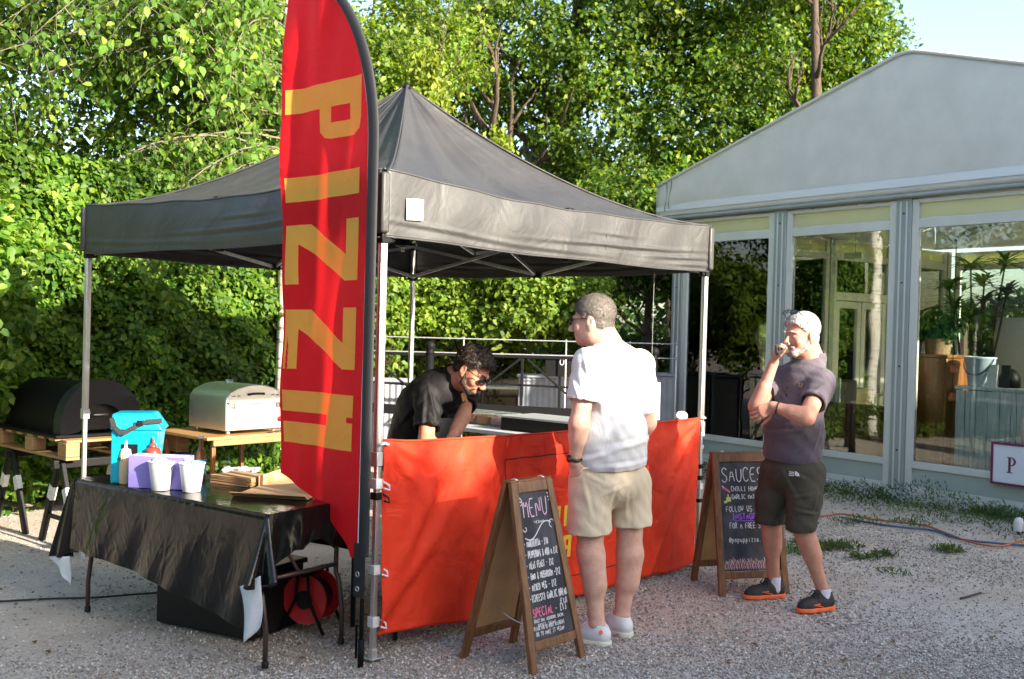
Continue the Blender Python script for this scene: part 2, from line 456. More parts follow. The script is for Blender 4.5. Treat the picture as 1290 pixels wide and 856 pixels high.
def clump_points(ells, nclump, per, cr, seed=0, shell=.55):
    """ells: (cx,cy,cz,rx,ry,rz); leaf positions in clumps spread through ellipsoid crowns"""
    r = np.random.default_rng(seed)
    w = np.array([e[3] * e[4] * e[5] for e in ells]) ** .67; w /= w.sum()
    E = np.array(ells)[r.choice(len(ells), nclump, p=w)]
    d = r.normal(size=(nclump, 3)); d /= np.linalg.norm(d, axis=1, keepdims=True)
    rad = shell + (1 - shell) * r.random(nclump) ** .7
    C = E[:, :3] + d * E[:, 3:] * rad[:, None]
    crs = cr * (.6 + .8 * r.random(nclump))
    Q = r.normal(size=(nclump, per, 3)) * (crs[:, None, None] * np.array([.55, .55, .38]))
    P = (C[:, None] + Q)
    Nn = d[:, None] * .7 + np.array([0, 0, .8]) + Q / (crs[:, None, None] + 1e-6) * .4
    return P.reshape(-1, 3), Nn.reshape(-1, 3), C

LM = {}
LM['hedge'] = leaf_mat('hornbeam_leaf', (.045, .125, .014), (.095, .20, .022), (.20, .30, .035), .4)
LM['birch'] = leaf_mat('birch_leaf', (.055, .14, .018), (.12, .24, .03), (.26, .36, .06), .45)
LM['maple'] = leaf_mat('maple_leaf', (.035, .095, .012), (.09, .18, .02), (.22, .29, .035), .42)
LM['gold'] = leaf_mat('golden_leaf', (.10, .16, .018), (.18, .25, .025), (.28, .33, .04), .35)
LM['shrub'] = leaf_mat('shrub_leaf', (.08, .165, .02), (.16, .26, .03), (.28, .36, .05), .4)
LM['dark'] = leaf_mat('dark_leaf', (.015, .05, .010), (.03, .085, .015), (.06, .12, .02), .25)
LM['grass'] = leaf_mat('weed_leaf', (.05, .10, .02), (.09, .18, .03), (.16, .22, .05), .3)
LM['house'] = leaf_mat('house_plant_leaf', (.015, .09, .03), (.03, .16, .05), (.07, .24, .08), .3)
MT['bark'] = mat('dark_bark', (.085, .06, .04), .9, col2=(.04, .028, .02), scale=14, stretch=(3, 3, .5), bump=.8, bscale=30)
MT['birch_bark'] = mat('birch_bark', (.72, .68, .62), .75, col2=(.12, .09, .07), scale=5, stretch=(1, 1, 5), contrast=(.55, .68), bump=.3, bscale=30)
MT['twig'] = mat('twig_bark', (.17, .15, .10), .85, col2=(.09, .08, .05), scale=20)
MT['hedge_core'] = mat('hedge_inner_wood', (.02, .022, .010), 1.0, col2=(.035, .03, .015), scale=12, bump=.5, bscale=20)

def limbs(base, height, r0, n=7, spread=.6, seed=0, lean=(0, 0), m='bark', parent=None, sub=3, name='trunk', first=.35):
    """tapered trunk with forking limbs as one mesh"""
    r = random.Random(seed); mb = MB()
    pts = []; k = 9
    for i in range(k + 1):
        t = i / k
        pts.append(Vector((base[0] + lean[0] * t * height + .10 * r0 * 8 * math.sin(t * 5 + seed) * t, base[1] + lean[1] * t * height + .08 * r0 * 8 * math.cos(t * 4 + seed) * t, base[2] + height * t)))
    mb.tube(pts, [r0 * (1.25 if i == 0 else 1) * (1 - .8 * i / k) for i in range(k + 1)], 8)
    def branch(p, d, L, rr, lv):
        q = [p]; dd = d.copy()
        for i in range(4):
            dd = (dd + Vector((r.uniform(-.25, .25), r.uniform(-.25, .25), r.uniform(-.05, .25)))).normalized()
            q.append(q[-1] + dd * L / 4)
        mb.tube(q, [rr * (1 - .8 * i / 4) for i in range(5)], 5)
        if lv > 0:
            for i in (2, 3, 4):
                for _ in range(1 + (lv > 1)):
                    nd = (dd + Vector((r.uniform(-1, 1), r.uniform(-1, 1), r.uniform(-.3, .7))) * .8).normalized()
                    branch(q[i], nd, L * .55, rr * .5, lv - 1)
    for j in range(n):
        t = first + (1 - first) * (j + r.random()) / n * .95
        i = min(int(t * k), k - 1); p = pts[i].lerp(pts[i + 1], t * k - i)
        a = r.uniform(0, 2 * PI)
        d = Vector((math.cos(a), math.sin(a), r.uniform(.25, 1.1))).normalized()
        branch(p, d, height * spread * (1 - .5 * t) * r.uniform(.6, 1), r0 * (1 - .7 * t) * .55, sub - 1)
    return mb.build(name, MT[m], parent, smooth=True)

def tree(name, label, loc, height, r0, ells, nclump, per, cr, leaf, lm, seed, cat='tree', shell=.5, nl=7, spread=.4, lean=(0, 0), bark='bark', near=False, group=None, rand=.9, first=.35, sub=3, droop=.35):
    t = thing(name, label, cat, loc, 0, group)
    limbs((0, 0, -.05), height, r0, nl, spread, seed, lean, bark, t, sub, first=first)
    E = [(e[0] - loc[0], e[1] - loc[1], e[2], e[3], e[4], e[5]) for e in ells]
    P, Nn, C = clump_points(E, nclump, per, cr, seed, shell)
    ok = P[:, 2] > .05
    leaf_cloud('crown', P[ok], Nn[ok], leaf, LM[lm], t, seed, near, rand=rand, droop=droop)
    return t

TH = 0.8463
A_ = Vector((math.cos(TH), math.sin(TH), 0)); B_ = Vector((-math.sin(TH), math.cos(TH), 0))
F_ = Vector((-.639, 5.061, 0))
def TL(a, b, z=0): return F_ + A_ * a + B_ * b + Vector((0, 0, z))

def build_hedge(name, label, p0, ax, length, depth, height, nleaf, leaf, lm, seed, near=True, bumpy=.22, cat='hedge'):
    """clipped hedge: inner twig mass + leaf shell over front, top and ends"""
    t = thing(name, label, cat, p0, math.atan2(ax[1], ax[0]))
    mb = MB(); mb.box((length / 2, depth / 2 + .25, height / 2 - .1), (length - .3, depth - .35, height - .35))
    # trunks along the foot
    r = random.Random(seed)
    x = .3
    while x < length - .2:
        mb.tube([(x, depth * .35 + r.uniform(-.1, .1), -.02), (x + r.uniform(-.05, .05), depth * .35, .5), (x + r.uniform(-.1, .1), depth * .4, .9)], [.04, .03, .02], 6)
        x += r.uniform(.35, .6)
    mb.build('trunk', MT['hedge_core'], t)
    g = np.random.default_rng(seed)
    n = nleaf; u = g.random(n)
    X = g.random(n) * length
    Z = g.random(n) ** .9 * height
    D = g.exponential(.09, n)
    surf = bumpy * (np.sin(X * 2.1 + Z * 1.3) * .4 + np.sin(X * 5.3 - Z * 4.1 + 2) * .3 + np.sin(X * 9.7 + Z * 11.3) * .22 + np.sin(X * 17 - Z * 23) * .1)
    Yv = surf + D
    Nn = np.tile([0, -1.0, .75], (n, 1))
    top = u < .16
    Yv[top] = g.random(top.sum()) * depth; Z[top] = height - .05 + surf[top] * .7 - D[top]; Nn[top] = [0, 0, 1.2]
    e = (u > .16) & (u < .22)
    Yv[e] = g.random(e.sum()) * depth; X[e] = np.where(g.random(e.sum()) < .5, D[e], length - D[e])
    Z = np.where(Z < .25, Z + g.random(n) * .3, Z)
    P = np.stack([X, Yv, Z], -1)
    leaf_cloud('foliage', P, Nn, leaf, LM[lm], t, seed, near, rand=.75, droop=.5)
    return t
# the tall clipped hedge behind the stall, running past the left edge of the picture
h0 = TL(-2.6, 4.9)
build_hedge('hedge', 'tall clipped green hedge behind the gazebo and the ovens', h0, A_, 6.6, 1.2, 3.0, 105000, .062, 'hedge', 11)

# dark trees behind the hedge on the left, and the birch that hangs over it
tree('broadleaf_tree', 'dark broadleaf tree behind the hedge at the far left', (-6.3, 11.5, 0), 7.5, .22,
     [(-5.6, 11.0, 4.2, 2.3, 1.6, 2.4), (-6.5, 11.8, 6.2, 2.2, 2, 2.0), (-4.0, 12.2, 5.6, 1.7, 1.5, 2.2), (-7.4, 12.6, 5.0, 1.6, 1.3, 1.8)], 800, 60, .32, .085, 'maple', 21, shell=.5)
tree('bramble_bush', 'bright leafy bush spilling past the left end of the hedge', (-4.7, 7.9, 0), 2.0, .03,
     [(-4.35, 7.9, 1.9, .75, .5, 1.1), (-4.9, 8.2, 2.7, .9, .6, .8)], 420, 45, .17, .075, 'birch', 22, cat='bush', near=True, nl=5, spread=.5, shell=.3)

def build_birch():
    loc = Vector((-2.32, 10.6, 0))
    t = thing('birch_tree', 'white-barked birch with drooping bright leafy branches behind the flag', 'tree', loc)
    mb = MB()
    pts = [(0.02 * math.sin(i), 0, -.05 + i * .9) for i in range(10)]
    mb.tube(pts, [.10 - .006 * i for i in range(10)], 10)
    mb.build('trunk', MT['birch_bark'], t, smooth=True)
    r = random.Random(5); tw = MB(); P = []; Nn = []
    for j in range(95):
        z0 = r.uniform(3.0, 7.6); left = r.random() < .92; a = r.uniform(PI * .70, PI * 1.5) if left else r.uniform(-.8, .6)
        L = r.uniform(1.2, 3.7) if left else r.uniform(.6, 1.3)
        p = Vector((0, 0, z0)); d = Vector((math.cos(a), math.sin(a) * .85, r.uniform(.15, .75))).normalized()
        q = [p.copy()]
        for i in range(9):
            d = (d + Vector((r.uniform(-.10, .10), r.uniform(-.1, .1), -.16))).normalized()
            p = p + d * L / 9; q.append(p.copy())
        tw.tube(q, [.011 * (1 - .09 * i) for i in range(10)], 5)
        for i in range(2, 10):
            for _ in range(4):
                s = q[i].lerp(q[i - 1], r.random()); e = s.copy()
                dd = Vector((r.uniform(-1, 1), r.uniform(-1, 1), r.uniform(-.7, .2))).normalized()
                qq = [s.copy()]
                for _k in range(4):
                    dd = (dd + Vector((r.uniform(-.15, .15), r.uniform(-.15, .15), -.28))).normalized(); e = e + dd * .12; qq.append(e.copy())
                tw.tube(qq, [.004, .0035, .003, .0025, .002], 3)
                for w in qq[1:]:
                    for _m in range(4):
                        P.append(w + Vector((r.gauss(0, .05), r.gauss(0, .05), r.gauss(0, .04)))); Nn.append((r.gauss(0, .5), -.5, .5))
    tw.build('branches', MT['twig'], t, smooth=True)
    leaf_cloud('crown', np.array([tuple(p) for p in P]), np.array(Nn), .068, LM['birch'], t, 6, True, droop=.9, rand=.7)
build_birch()

# golden conifer behind the gazebo peak
def build_conifer(name, label, loc, h, rad, seed, lm='gold', n=26000):
    t = thing(name, label, 'conifer', loc)
    mb = MB(); mb.tube([(0, 0, -.05), (0, 0, h * .5), (0, 0, h * .97)], [.1, .06, .01], 7); mb.build('trunk', MT['bark'], t)
    g = np.random.default_rng(seed)
    k = n // 30; z = g.random(k) ** .8 * h; a = g.random(k) * 6.283
    rr = rad * np.clip(1 - z / h, .02, 1) ** .75 * (.75 + .3 * g.random(k))
    C = np.stack([np.cos(a) * rr, np.sin(a) * rr, z], -1)
    P = C[:, None] + g.normal(size=(k, 30, 3)) * np.array([.08, .08, .17])
    Nn = np.stack([np.cos(a), np.sin(a), a * 0 + .3], -1)[:, None] + np.zeros((k, 30, 1))
    leaf_cloud('foliage', P.reshape(-1, 3), Nn.reshape(-1, 3), .085, LM[lm], t, seed, False, droop=-.9, rand=.5)
build_conifer('golden_conifer', 'narrow golden conifer rising behind the peak of the gazebo', (-1.25, 14.2, 0), 5.0, .95, 31, n=30000)
build_conifer('golden_conifer', 'shorter golden conifer right of the taller one behind the gazebo roof', (-.25, 14.6, 0), 4.05, .55, 32, n=14000)
tree('light_tree', 'pale leafy tree between the flag and the golden conifer', (-2.2, 15.5, 0), 6.5, .10,
     [(-2.4, 15.0, 4.6, 1.2, 1, 1.6), (-1.6, 15.8, 5.8, 1.1, 1, 1.0)], 330, 55, .3, .085, 'shrub', 33, shell=.4)
# big maples
tree('maple_tree', 'large spreading maple behind the gazebo roof with sky showing through', (.9, 19.5, 0), 9.5, .34,
     [(-.6, 19.4, 6.6, 1.9, 1.6, 1.5), (1.0, 19, 6.9, 2.2, 1.9, 1.6), (2.1, 18.4, 4.9, 1.9, 1.7, 1.5), (1.2, 19.6, 4.0, 1.3, 1.2, 1.2), (3.6, 18.4, 5.4, 1.6, 1.6, 1.9), (3.0, 18.8, 7.8, 2.0, 1.9, 1.7), (3.9, 18, 3.8, 1.5, 1.2, 1.2)], 1050, 62, .31, .10, 'maple', 41, shell=.5, nl=12, spread=.42, first=.22)
tree('oak_tree', 'tall bright green tree directly left of the marquee gable', (5.7, 19.5, 0), 9.0, .24,
     [(5.0, 19.4, 5.6, 1.6, 1.6, 1.8), (5.5, 19.2, 7.5, 1.3, 1.4, 1.4), (4.4, 18.6, 7.2, 1.5, 1.5, 1.6), (6.4, 19.6, 6.7, .85, 1.1, .9), (5.0, 18.6, 4.0, 1.8, 1.4, 1.3), (6.2, 19.8, 8.2, 1.0, 1.2, 1.1)], 720, 62, .30, .10, 'maple', 42, shell=.45, nl=9, spread=.22, lean=(-.015, 0))
tree('tall_tree', 'dark bare-stemmed tree rising just behind the left roof slope of the marquee', (4.75, 16.7, 0), 8.6, .17,
     [(4.5, 17.2, 8.1, 1.0, .6, .7), (5.2, 17.3, 5.2, .5, .4, .5)], 130, 50, .26, .095, 'maple', 44, shell=.3, nl=5, spread=.2, first=.55)
tree('small_tree', 'treetop just showing over the marquee roof at the right edge', (10.75, 21.5, 0), 6.4, .12,
     [(10.75, 21.2, 6.5, .62, .7, .75)], 70, 55, .26, .10, 'maple', 43)
# mid-distance acer shrubs and trees seen below the canopy
tree('acer_shrub', 'yellow-green multi-stemmed acer in front of the railing garden', (-.35, 13.2, 0), 2.2, .035,
     [(-.9, 13.2, 2.0, .75, .6, .62), (.0, 13.0, 2.05, .85, .6, .7), (.7, 13.1, 1.95, .6, .5, .55), (-.3, 13.4, 2.6, .8, .6, .4)], 560, 50, .17, .07, 'shrub', 51, cat='shrub', nl=9, spread=.55, first=.12, near=True, shell=.3)
tree('acer_shrub', 'pale leafy shrub seen between the flag and the far gazebo leg', (-1.75, 12.6, 0), 2.4, .035,
     [(-1.75, 12.6, 1.9, .6, .5, 1.0)], 240, 50, .17, .07, 'shrub', 52, cat='shrub', nl=7, spread=.4, first=.15, near=True, shell=.3)
tree('shade_tree', 'darker green tree with a bare trunk right of the acer', (2.0, 15.2, 0), 3.2, .11,
     [(1.1, 15.2, 2.65, 1.0, .8, .6), (2.3, 15.3, 2.8, .9, .8, .55), (1.8, 15.6, 3.4, 1.2, .9, .6), (2.75, 15.1, 2.3, .45, .6, .5)], 520, 50, .22, .085, 'maple', 53, nl=8, spread=.4)
tree('laurel_bush', 'low glossy bush under the darker tree', (1.9, 16.4, 0), .8, .03,
     [(.9, 16.4, 1.0, .7, .5, .7), (2.2, 16.4, 1.1, .9, .5, .7), (3.1, 16.6, 1.0, .7, .5, .7)], 330, 50, .2, .09, 'grass', 54, cat='bush', nl=5, shell=.3)
# dense wall of woodland that closes the view
def backwood():
    t = thing('woodland', 'dark woodland closing the view behind the trees', 'woodland', (0, 24, 0))
    g = np.random.default_rng(9)
    mb = MB(); r = random.Random(4)
    for i in range(26):
        x = -15 + i * 1.15 + r.uniform(-.4, .4); y = r.uniform(-1, 1.5)
        mb.tube([(x, y, 0), (x + r.uniform(-.2, .2), y, 2), (x + r.uniform(-.4, .4), y, 4.0 if x < 9 else 2.2)], [.16, .12, .05], 6)
    mb.build('trunks', MT['bark'], t)
    n = 48000
    X = g.uniform(-16, 15.5, n); top = 5.0 + 1.1 * np.sin(X * .8) + .7 * np.sin(X * 2.1 + 1) + .4 * np.sin(X * 5)
    top = np.where(X > 9.2, top * .5, top)
    Z = g.random(n) ** .85 * top
    Yv = np.abs(g.normal(0, .7, n)) + .5 * np.sin(X * 1.7 + Z)
    P = np.stack([X, Yv, Z], -1); Nn = np.tile([0, -1, .8], (n, 1))
    leaf_cloud('canopy', P, Nn, .2, LM['dark'], t, 9, False)
    tagit(t, kind='stuff')
backwood()

# unseen tall hedge at the right, added and shaped to shade the yard
def shade_row():
    hx = Vector((sund.x, sund.y, 0)).normalized(); k = Vector((-hx.y, hx.x, 0))
    c = hx * 8.0
    pA = c + k * -9
    t = thing('shade_hedge', 'unseen high hedge right of the yard, added to cast shade over it', 'hedge', pA, math.atan2(k.y, k.x))
    LG, HH = 20.0, 5.42
    mb = MB(); mb.box((6.45, -.6, (HH - .3) / 2), (12.9, .9, HH - .3)); mb.box((16.45, -.6, (HH - .55) / 2), (7.1, .9, HH - .55)); mb.build('trunk', MT['hedge_core'], t)
    g = np.random.default_rng(77); n = 26000
    X = g.random(n) * LG
    topm = g.random(n) < .4
    HH = np.where(X > 12.9, 5.16, 5.38); Z = np.where(topm, HH - .25 + np.abs(g.normal(0, .14, n)) * (1 + .6 * np.sin(X * 3.3)), g.random(n) * HH)
    Yv = np.where(topm, g.uniform(-1.1, 0, n), g.normal(-.08, .05, n))
    leaf_cloud('foliage', np.stack([X, Yv, Z], -1), np.tile([0, .8, .6], (n, 1)), .13, LM['hedge'], t, 78, False)
shade_row()
# trees on the far side of the yard, behind the viewpoint; they mirror in the glass, steel and plastic cloth
for i, (x, y, sd) in enumerate(((-9, 3.5, 61), (-7.5, -4.5, 62), (-1.5, -9, 63))):
    tree('yard_tree', ['round tree beside the yard left of the viewpoint', 'tree in the yard corner behind and left of the viewpoint', 'tree straight behind the viewpoint'][i],
         (x, y, 0), 5.5, .15, [(x, y, 3.6, 2.2, 2.2, 2.0), (x + .8, y + .5, 2.2, 1.8, 1.8, 1.5)], 420, 30, .5, .17, 'birch', sd)
# ---------------------------------------------------------------- gazebo
VB, VT, PK = 2.062, 2.387, 3.28
def wr(x, y): return math.sin(x) * math.sin(y)
def build_gazebo():
    t = thing('gazebo', 'black pop-up gazebo with a peaked fabric roof over the pizza stall', 'gazebo', F_, TH)
    cor = [(0, 0), (3, 0), (3, 3), (0, 3)]; cen = Vector((1.5, 1.5, PK))
    def hip(c, q):
        d = 1 - (1 - q) ** 1.62
        c = Vector((c[0], c[1], VT))
        p = cen.lerp(c, q); p.z = PK + (VT - PK) * d; return p
    def roof_pt(i, s, q):
        A = cor[i]; B = cor[(i + 1) % 4]
        a = hip(A, q); b = hip(B, q); p = a.lerp(b, s)
        n = Vector(((A[0] + B[0]) / 2 - 1.5, (A[1] + B[1]) / 2 - 1.5, 0)).normalized()
        w = math.sin(PI * s)
        p.z -= .085 * w * q * (1.6 - q) + .028 * w * math.sin(PI * min(q, 1))
        # ridge where the truss bar pushes the fabric up
        p.z += .04 * math.exp(-((s - .5) / .05) ** 2) * math.sin(PI * min(1, q * 1.02)) ** .7
        # tension creases fanning from the peak and from the corners
        f = math.exp(-q * 2.6) * q * 4
        p += n * (.020 * math.sin(s * 29 + 3 * q + i) * f + .009 * math.sin(s * 61 + 2 + i * 2) * f)
        p.z += .006 * math.sin(q * 21 + s * 9 + i) * w + .004 * math.sin(s * 33 + q * 14) * q * w
        cr = math.exp(-((1 - q) * 5 + min(s, 1 - s) * 9))
        p.z += .010 * math.sin((1 - q) * 60) * cr
        return p
    for i in range(4):
        mb = MB(); mb.grid(lambda u, v, i=i: roof_pt(i, u, max(v, .004)), 72, 48)
        mb.build('roof_panel', MT['canopy'], t, smooth=True, solid=.002)
    # hip seams + peak cap
    for i in range(4):
        mb = MB(); mb.tube([hip(cor[i], q / 24) + Vector((0, 0, .004)) for q in range(25)], .007, 6); mb.build('hip_seam', MT['canopy'], t, smooth=True)
    mb = MB(); mb.lathe([(.03, -.03), (.022, 0), (.008, .018)], (1.5, 1.5, PK + .004), 12); mb.build('peak_cap', MT['black_plastic'], t, smooth=True)
    # valances
    for i in range(4):
        A = Vector((*cor[i], 0)); B = Vector((*cor[(i + 1) % 4], 0))
        n = Vector(((A.x + B.x) / 2 - 1.5, (A.y + B.y) / 2 - 1.5, 0)).normalized()
        def val(u, v, A=A, B=B, n=n, i=i):
            e = .018
            p = A.lerp(B, u) + n * e
            top = roof_pt(i, u, 1.0).z
            zb = VB - .012 * math.sin(PI * u) + .004 * math.sin(u * 14 + i)
            p.z = top + (zb - top) * v
            # billow, slack creases running along the lower right half, ripples at the corners
            p += n * (.022 * math.sin(PI * v) * math.sin(PI * u) * (.6 + .4 * math.sin(u * 7 + i)))
            s = 0
            for (cu, cv, lu, sl, am) in ((.68, .62, .22, -.18, .016), (.88, .74, .10, -.12, .012), (.93, .88, .07, 0, .010), (.62, .40, .07, -.1, .006), (.12, .78, .12, .25, .008), (.4, .85, .2, .1, .006)):
                d = v - cv - sl * (u - cu)
                s += am * math.exp(-((u - cu) / lu) ** 2) * (math.exp(-((d) / .035) ** 2) - .8 * math.exp(-((d - .06) / .04) ** 2))
            p += n * s
            p += n * .004 * math.sin(u * 40 + v * 3)
            return p
        mb = MB(); mb.grid(val, 110, 30); mb.build('valance', MT['canopy'], t, smooth=True, solid=.0025)
        # hem and seam piping
        mb = MB(); mb.tube([val(u / 40, 1) + n * .001 for u in range(41)], .0045, 5); mb.build('hem', MT['canopy'], t, smooth=True)
        mb = MB(); mb.tube([val(u / 60, 0) + n * .001 for u in range(61)], .006, 5); mb.build('top_seam', MT['canopy'], t, smooth=True)
        if i == 0:
            for su in (.595, .66):
                mb = MB(); mb.tube([val(su, v / 12) + n * .0012 for v in range(13)], .0022, 4); mb.build('valance_seam', MT['canopy'], t)
    # corner sleeves
    for (x, y) in cor:
        mb = MB(); mb.box((x + (.012 if x else -.012), y + (.012 if y else -.012), (VB + VT) / 2), (.05, .05, VT - VB - .03)); mb.build('corner_sleeve', MT['canopy'], t, bevel=.012)
    # white care label on the front valance
    mb = MB(); mb.grid(lambda u, v: Vector((.120 + .112 * u, -.0335 - .004 * math.sin(u * 3), 2.258 - .105 * v + .006 * u)), 6, 4); mb.build('label', MT['paper'], t, solid=.001)
    # legs: outer tube, inner tube, foot, bracket
    for (x, y) in cor:
        ix = .035 if x == 0 else -.035; iy = .035 if y == 0 else -.035
        cx, cy = x + ix * 0.2, y + iy * .2
        mb = MB()
        mb.box((cx, cy, (2.3 + .98) / 2), (.034, .034, 2.3 - .98))
        for s in (-1, 1):
            for q in (-1, 1):
                mb.box((cx + s * .0175, cy + q * .010, (2.3 + .98) / 2), (.003, .006, 1.32)); mb.box((cx + q * .010, cy + s * .0175, (2.3 + .98) / 2), (.006, .003, 1.32))
        leg = mb.build('leg', MT['alu'], t, bevel=.003)
        mb = MB(); mb.box((cx, cy, .50), (.026, .026, 1.0)); mb.build('lower_leg', MT['alu'], leg, bevel=.003)
        mb = MB(); mb.box((cx + ix * .4, cy + iy * .4, .006), (.085, .085, .008)); mb.box((cx, cy, .03), (.032, .032, .05)); mb.build('foot', MT['alu_dull'], leg, bevel=.002)
        mb = MB(); mb.box((cx, cy, .98), (.046, .046, .07)); mb.box((cx + .028, cy, .985), (.02, .012, .02)); mb.build('slider', MT['alu_dull'], leg, bevel=.004)
        mb = MB(); mb.box((cx, cy, 2.06), (.05, .05, .06)); mb.box((cx + ix * .8, cy, 2.06), (.05, .03, .05)); mb.box((cx, cy + iy * .8, 2.06), (.03, .05, .05)); mb.build('bracket', MT['black_plastic'], t, bevel=.004)
        mb = MB(); mb.box((cx, cy, 2.335), (.048, .048, .06)); mb.build('top_bracket', MT['black_plastic'], t, bevel=.004)
    zl, zh = 2.06, 2.335
    # scissor trusses on each side (two X pairs) and across the middle
    mids = []
    for i in range(4):
        A = Vector((*cor[i], 0)); B = Vector((*cor[(i + 1) % 4], 0)); n = Vector((1.5 - (A.x + B.x) / 2, 1.5 - (A.y + B.y) / 2, 0)).normalized() * .05
        M = (A + B) / 2 + n; mids.append(M)
        for (P, Q) in ((A + n * .6, M), (B + n * .6, M)):
            for (z0, z1, o) in ((zl, zh, .009), (zh, zl, -.009)):
                mb = MB(); mb.bar(P + n * o * 20 + Vector((0, 0, z0)), Q + n * o * 20 + Vector((0, 0, z1)), .013, .026); mb.build('truss_bar', MT['alu'], t, bevel=.002)
        for z in (zl, zh):
            mb = MB(); mb.box(M + Vector((0, 0, z)), (.05, .05, .045)); mb.build('joint', MT['black_plastic'], t, bevel=.004)
    C = Vector((1.5, 1.5, 0))
    for M in mids:
        Mm = (M + C) / 2; o = (C - M).normalized().cross(Vector((0, 0, 1))) * .012
        for (P, Q) in ((M, Mm), (Mm, C)):
            for (z0, z1, sg) in ((zl + .0, zh + .10, 1), (zh, zl + .12, -1)):
                if P is Mm: z0, z1 = (zl + .12, zh + .12) if sg > 0 else (zh + .1, zl + .16)
                mb = MB(); mb.bar(P + o * sg + Vector((0, 0, z0)), Q + o * sg + Vector((0, 0, z1)), .013, .026); mb.build('truss_bar', MT['alu'], t, bevel=.002)
    mb = MB(); mb.tube([(1.5, 1.5, 2.14), (1.5, 1.5, PK - .03)], .014, 8); mb.build('centre_pole', MT['alu'], t, smooth=True)
    for z in (2.2, 2.45):
        mb = MB(); mb.lathe([(.02, -.03), (.055, -.02), (.055, .02), (.02, .03)], (1.5, 1.5, z), 10); mb.build('hub', MT['black_plastic'], t)
    # ties on the front corner leg
    for (z, m, w) in ((.86, 'white_plastic', .05), (.80, 'black_plastic', .035), (.44, 'white_plastic', .045), (.185, 'white_plastic', .05)):
        mb = MB(); mb.box((.007, .007, z), (.044, .044, w)); mb.tube([(.03, -.01, z + .01), (.055, -.03, z - .01), (.045, -.045, z - .03), (.02, -.03, z - .02)], .006, 6); mb.build('tie', MT[m], t, bevel=.004)
    for (z, m, w) in ((.93, 'white_plastic', .04), (.70, 'black_plastic', .03), (.62, 'black_plastic', .03), (.56, 'white_plastic', .045), (.46, 'black_plastic', .025)):
        mb = MB(); mb.box((2.993, .007, z), (.044, .044, w)); mb.build('tie', MT[m], t, bevel=.004)
    return t
build_gazebo()

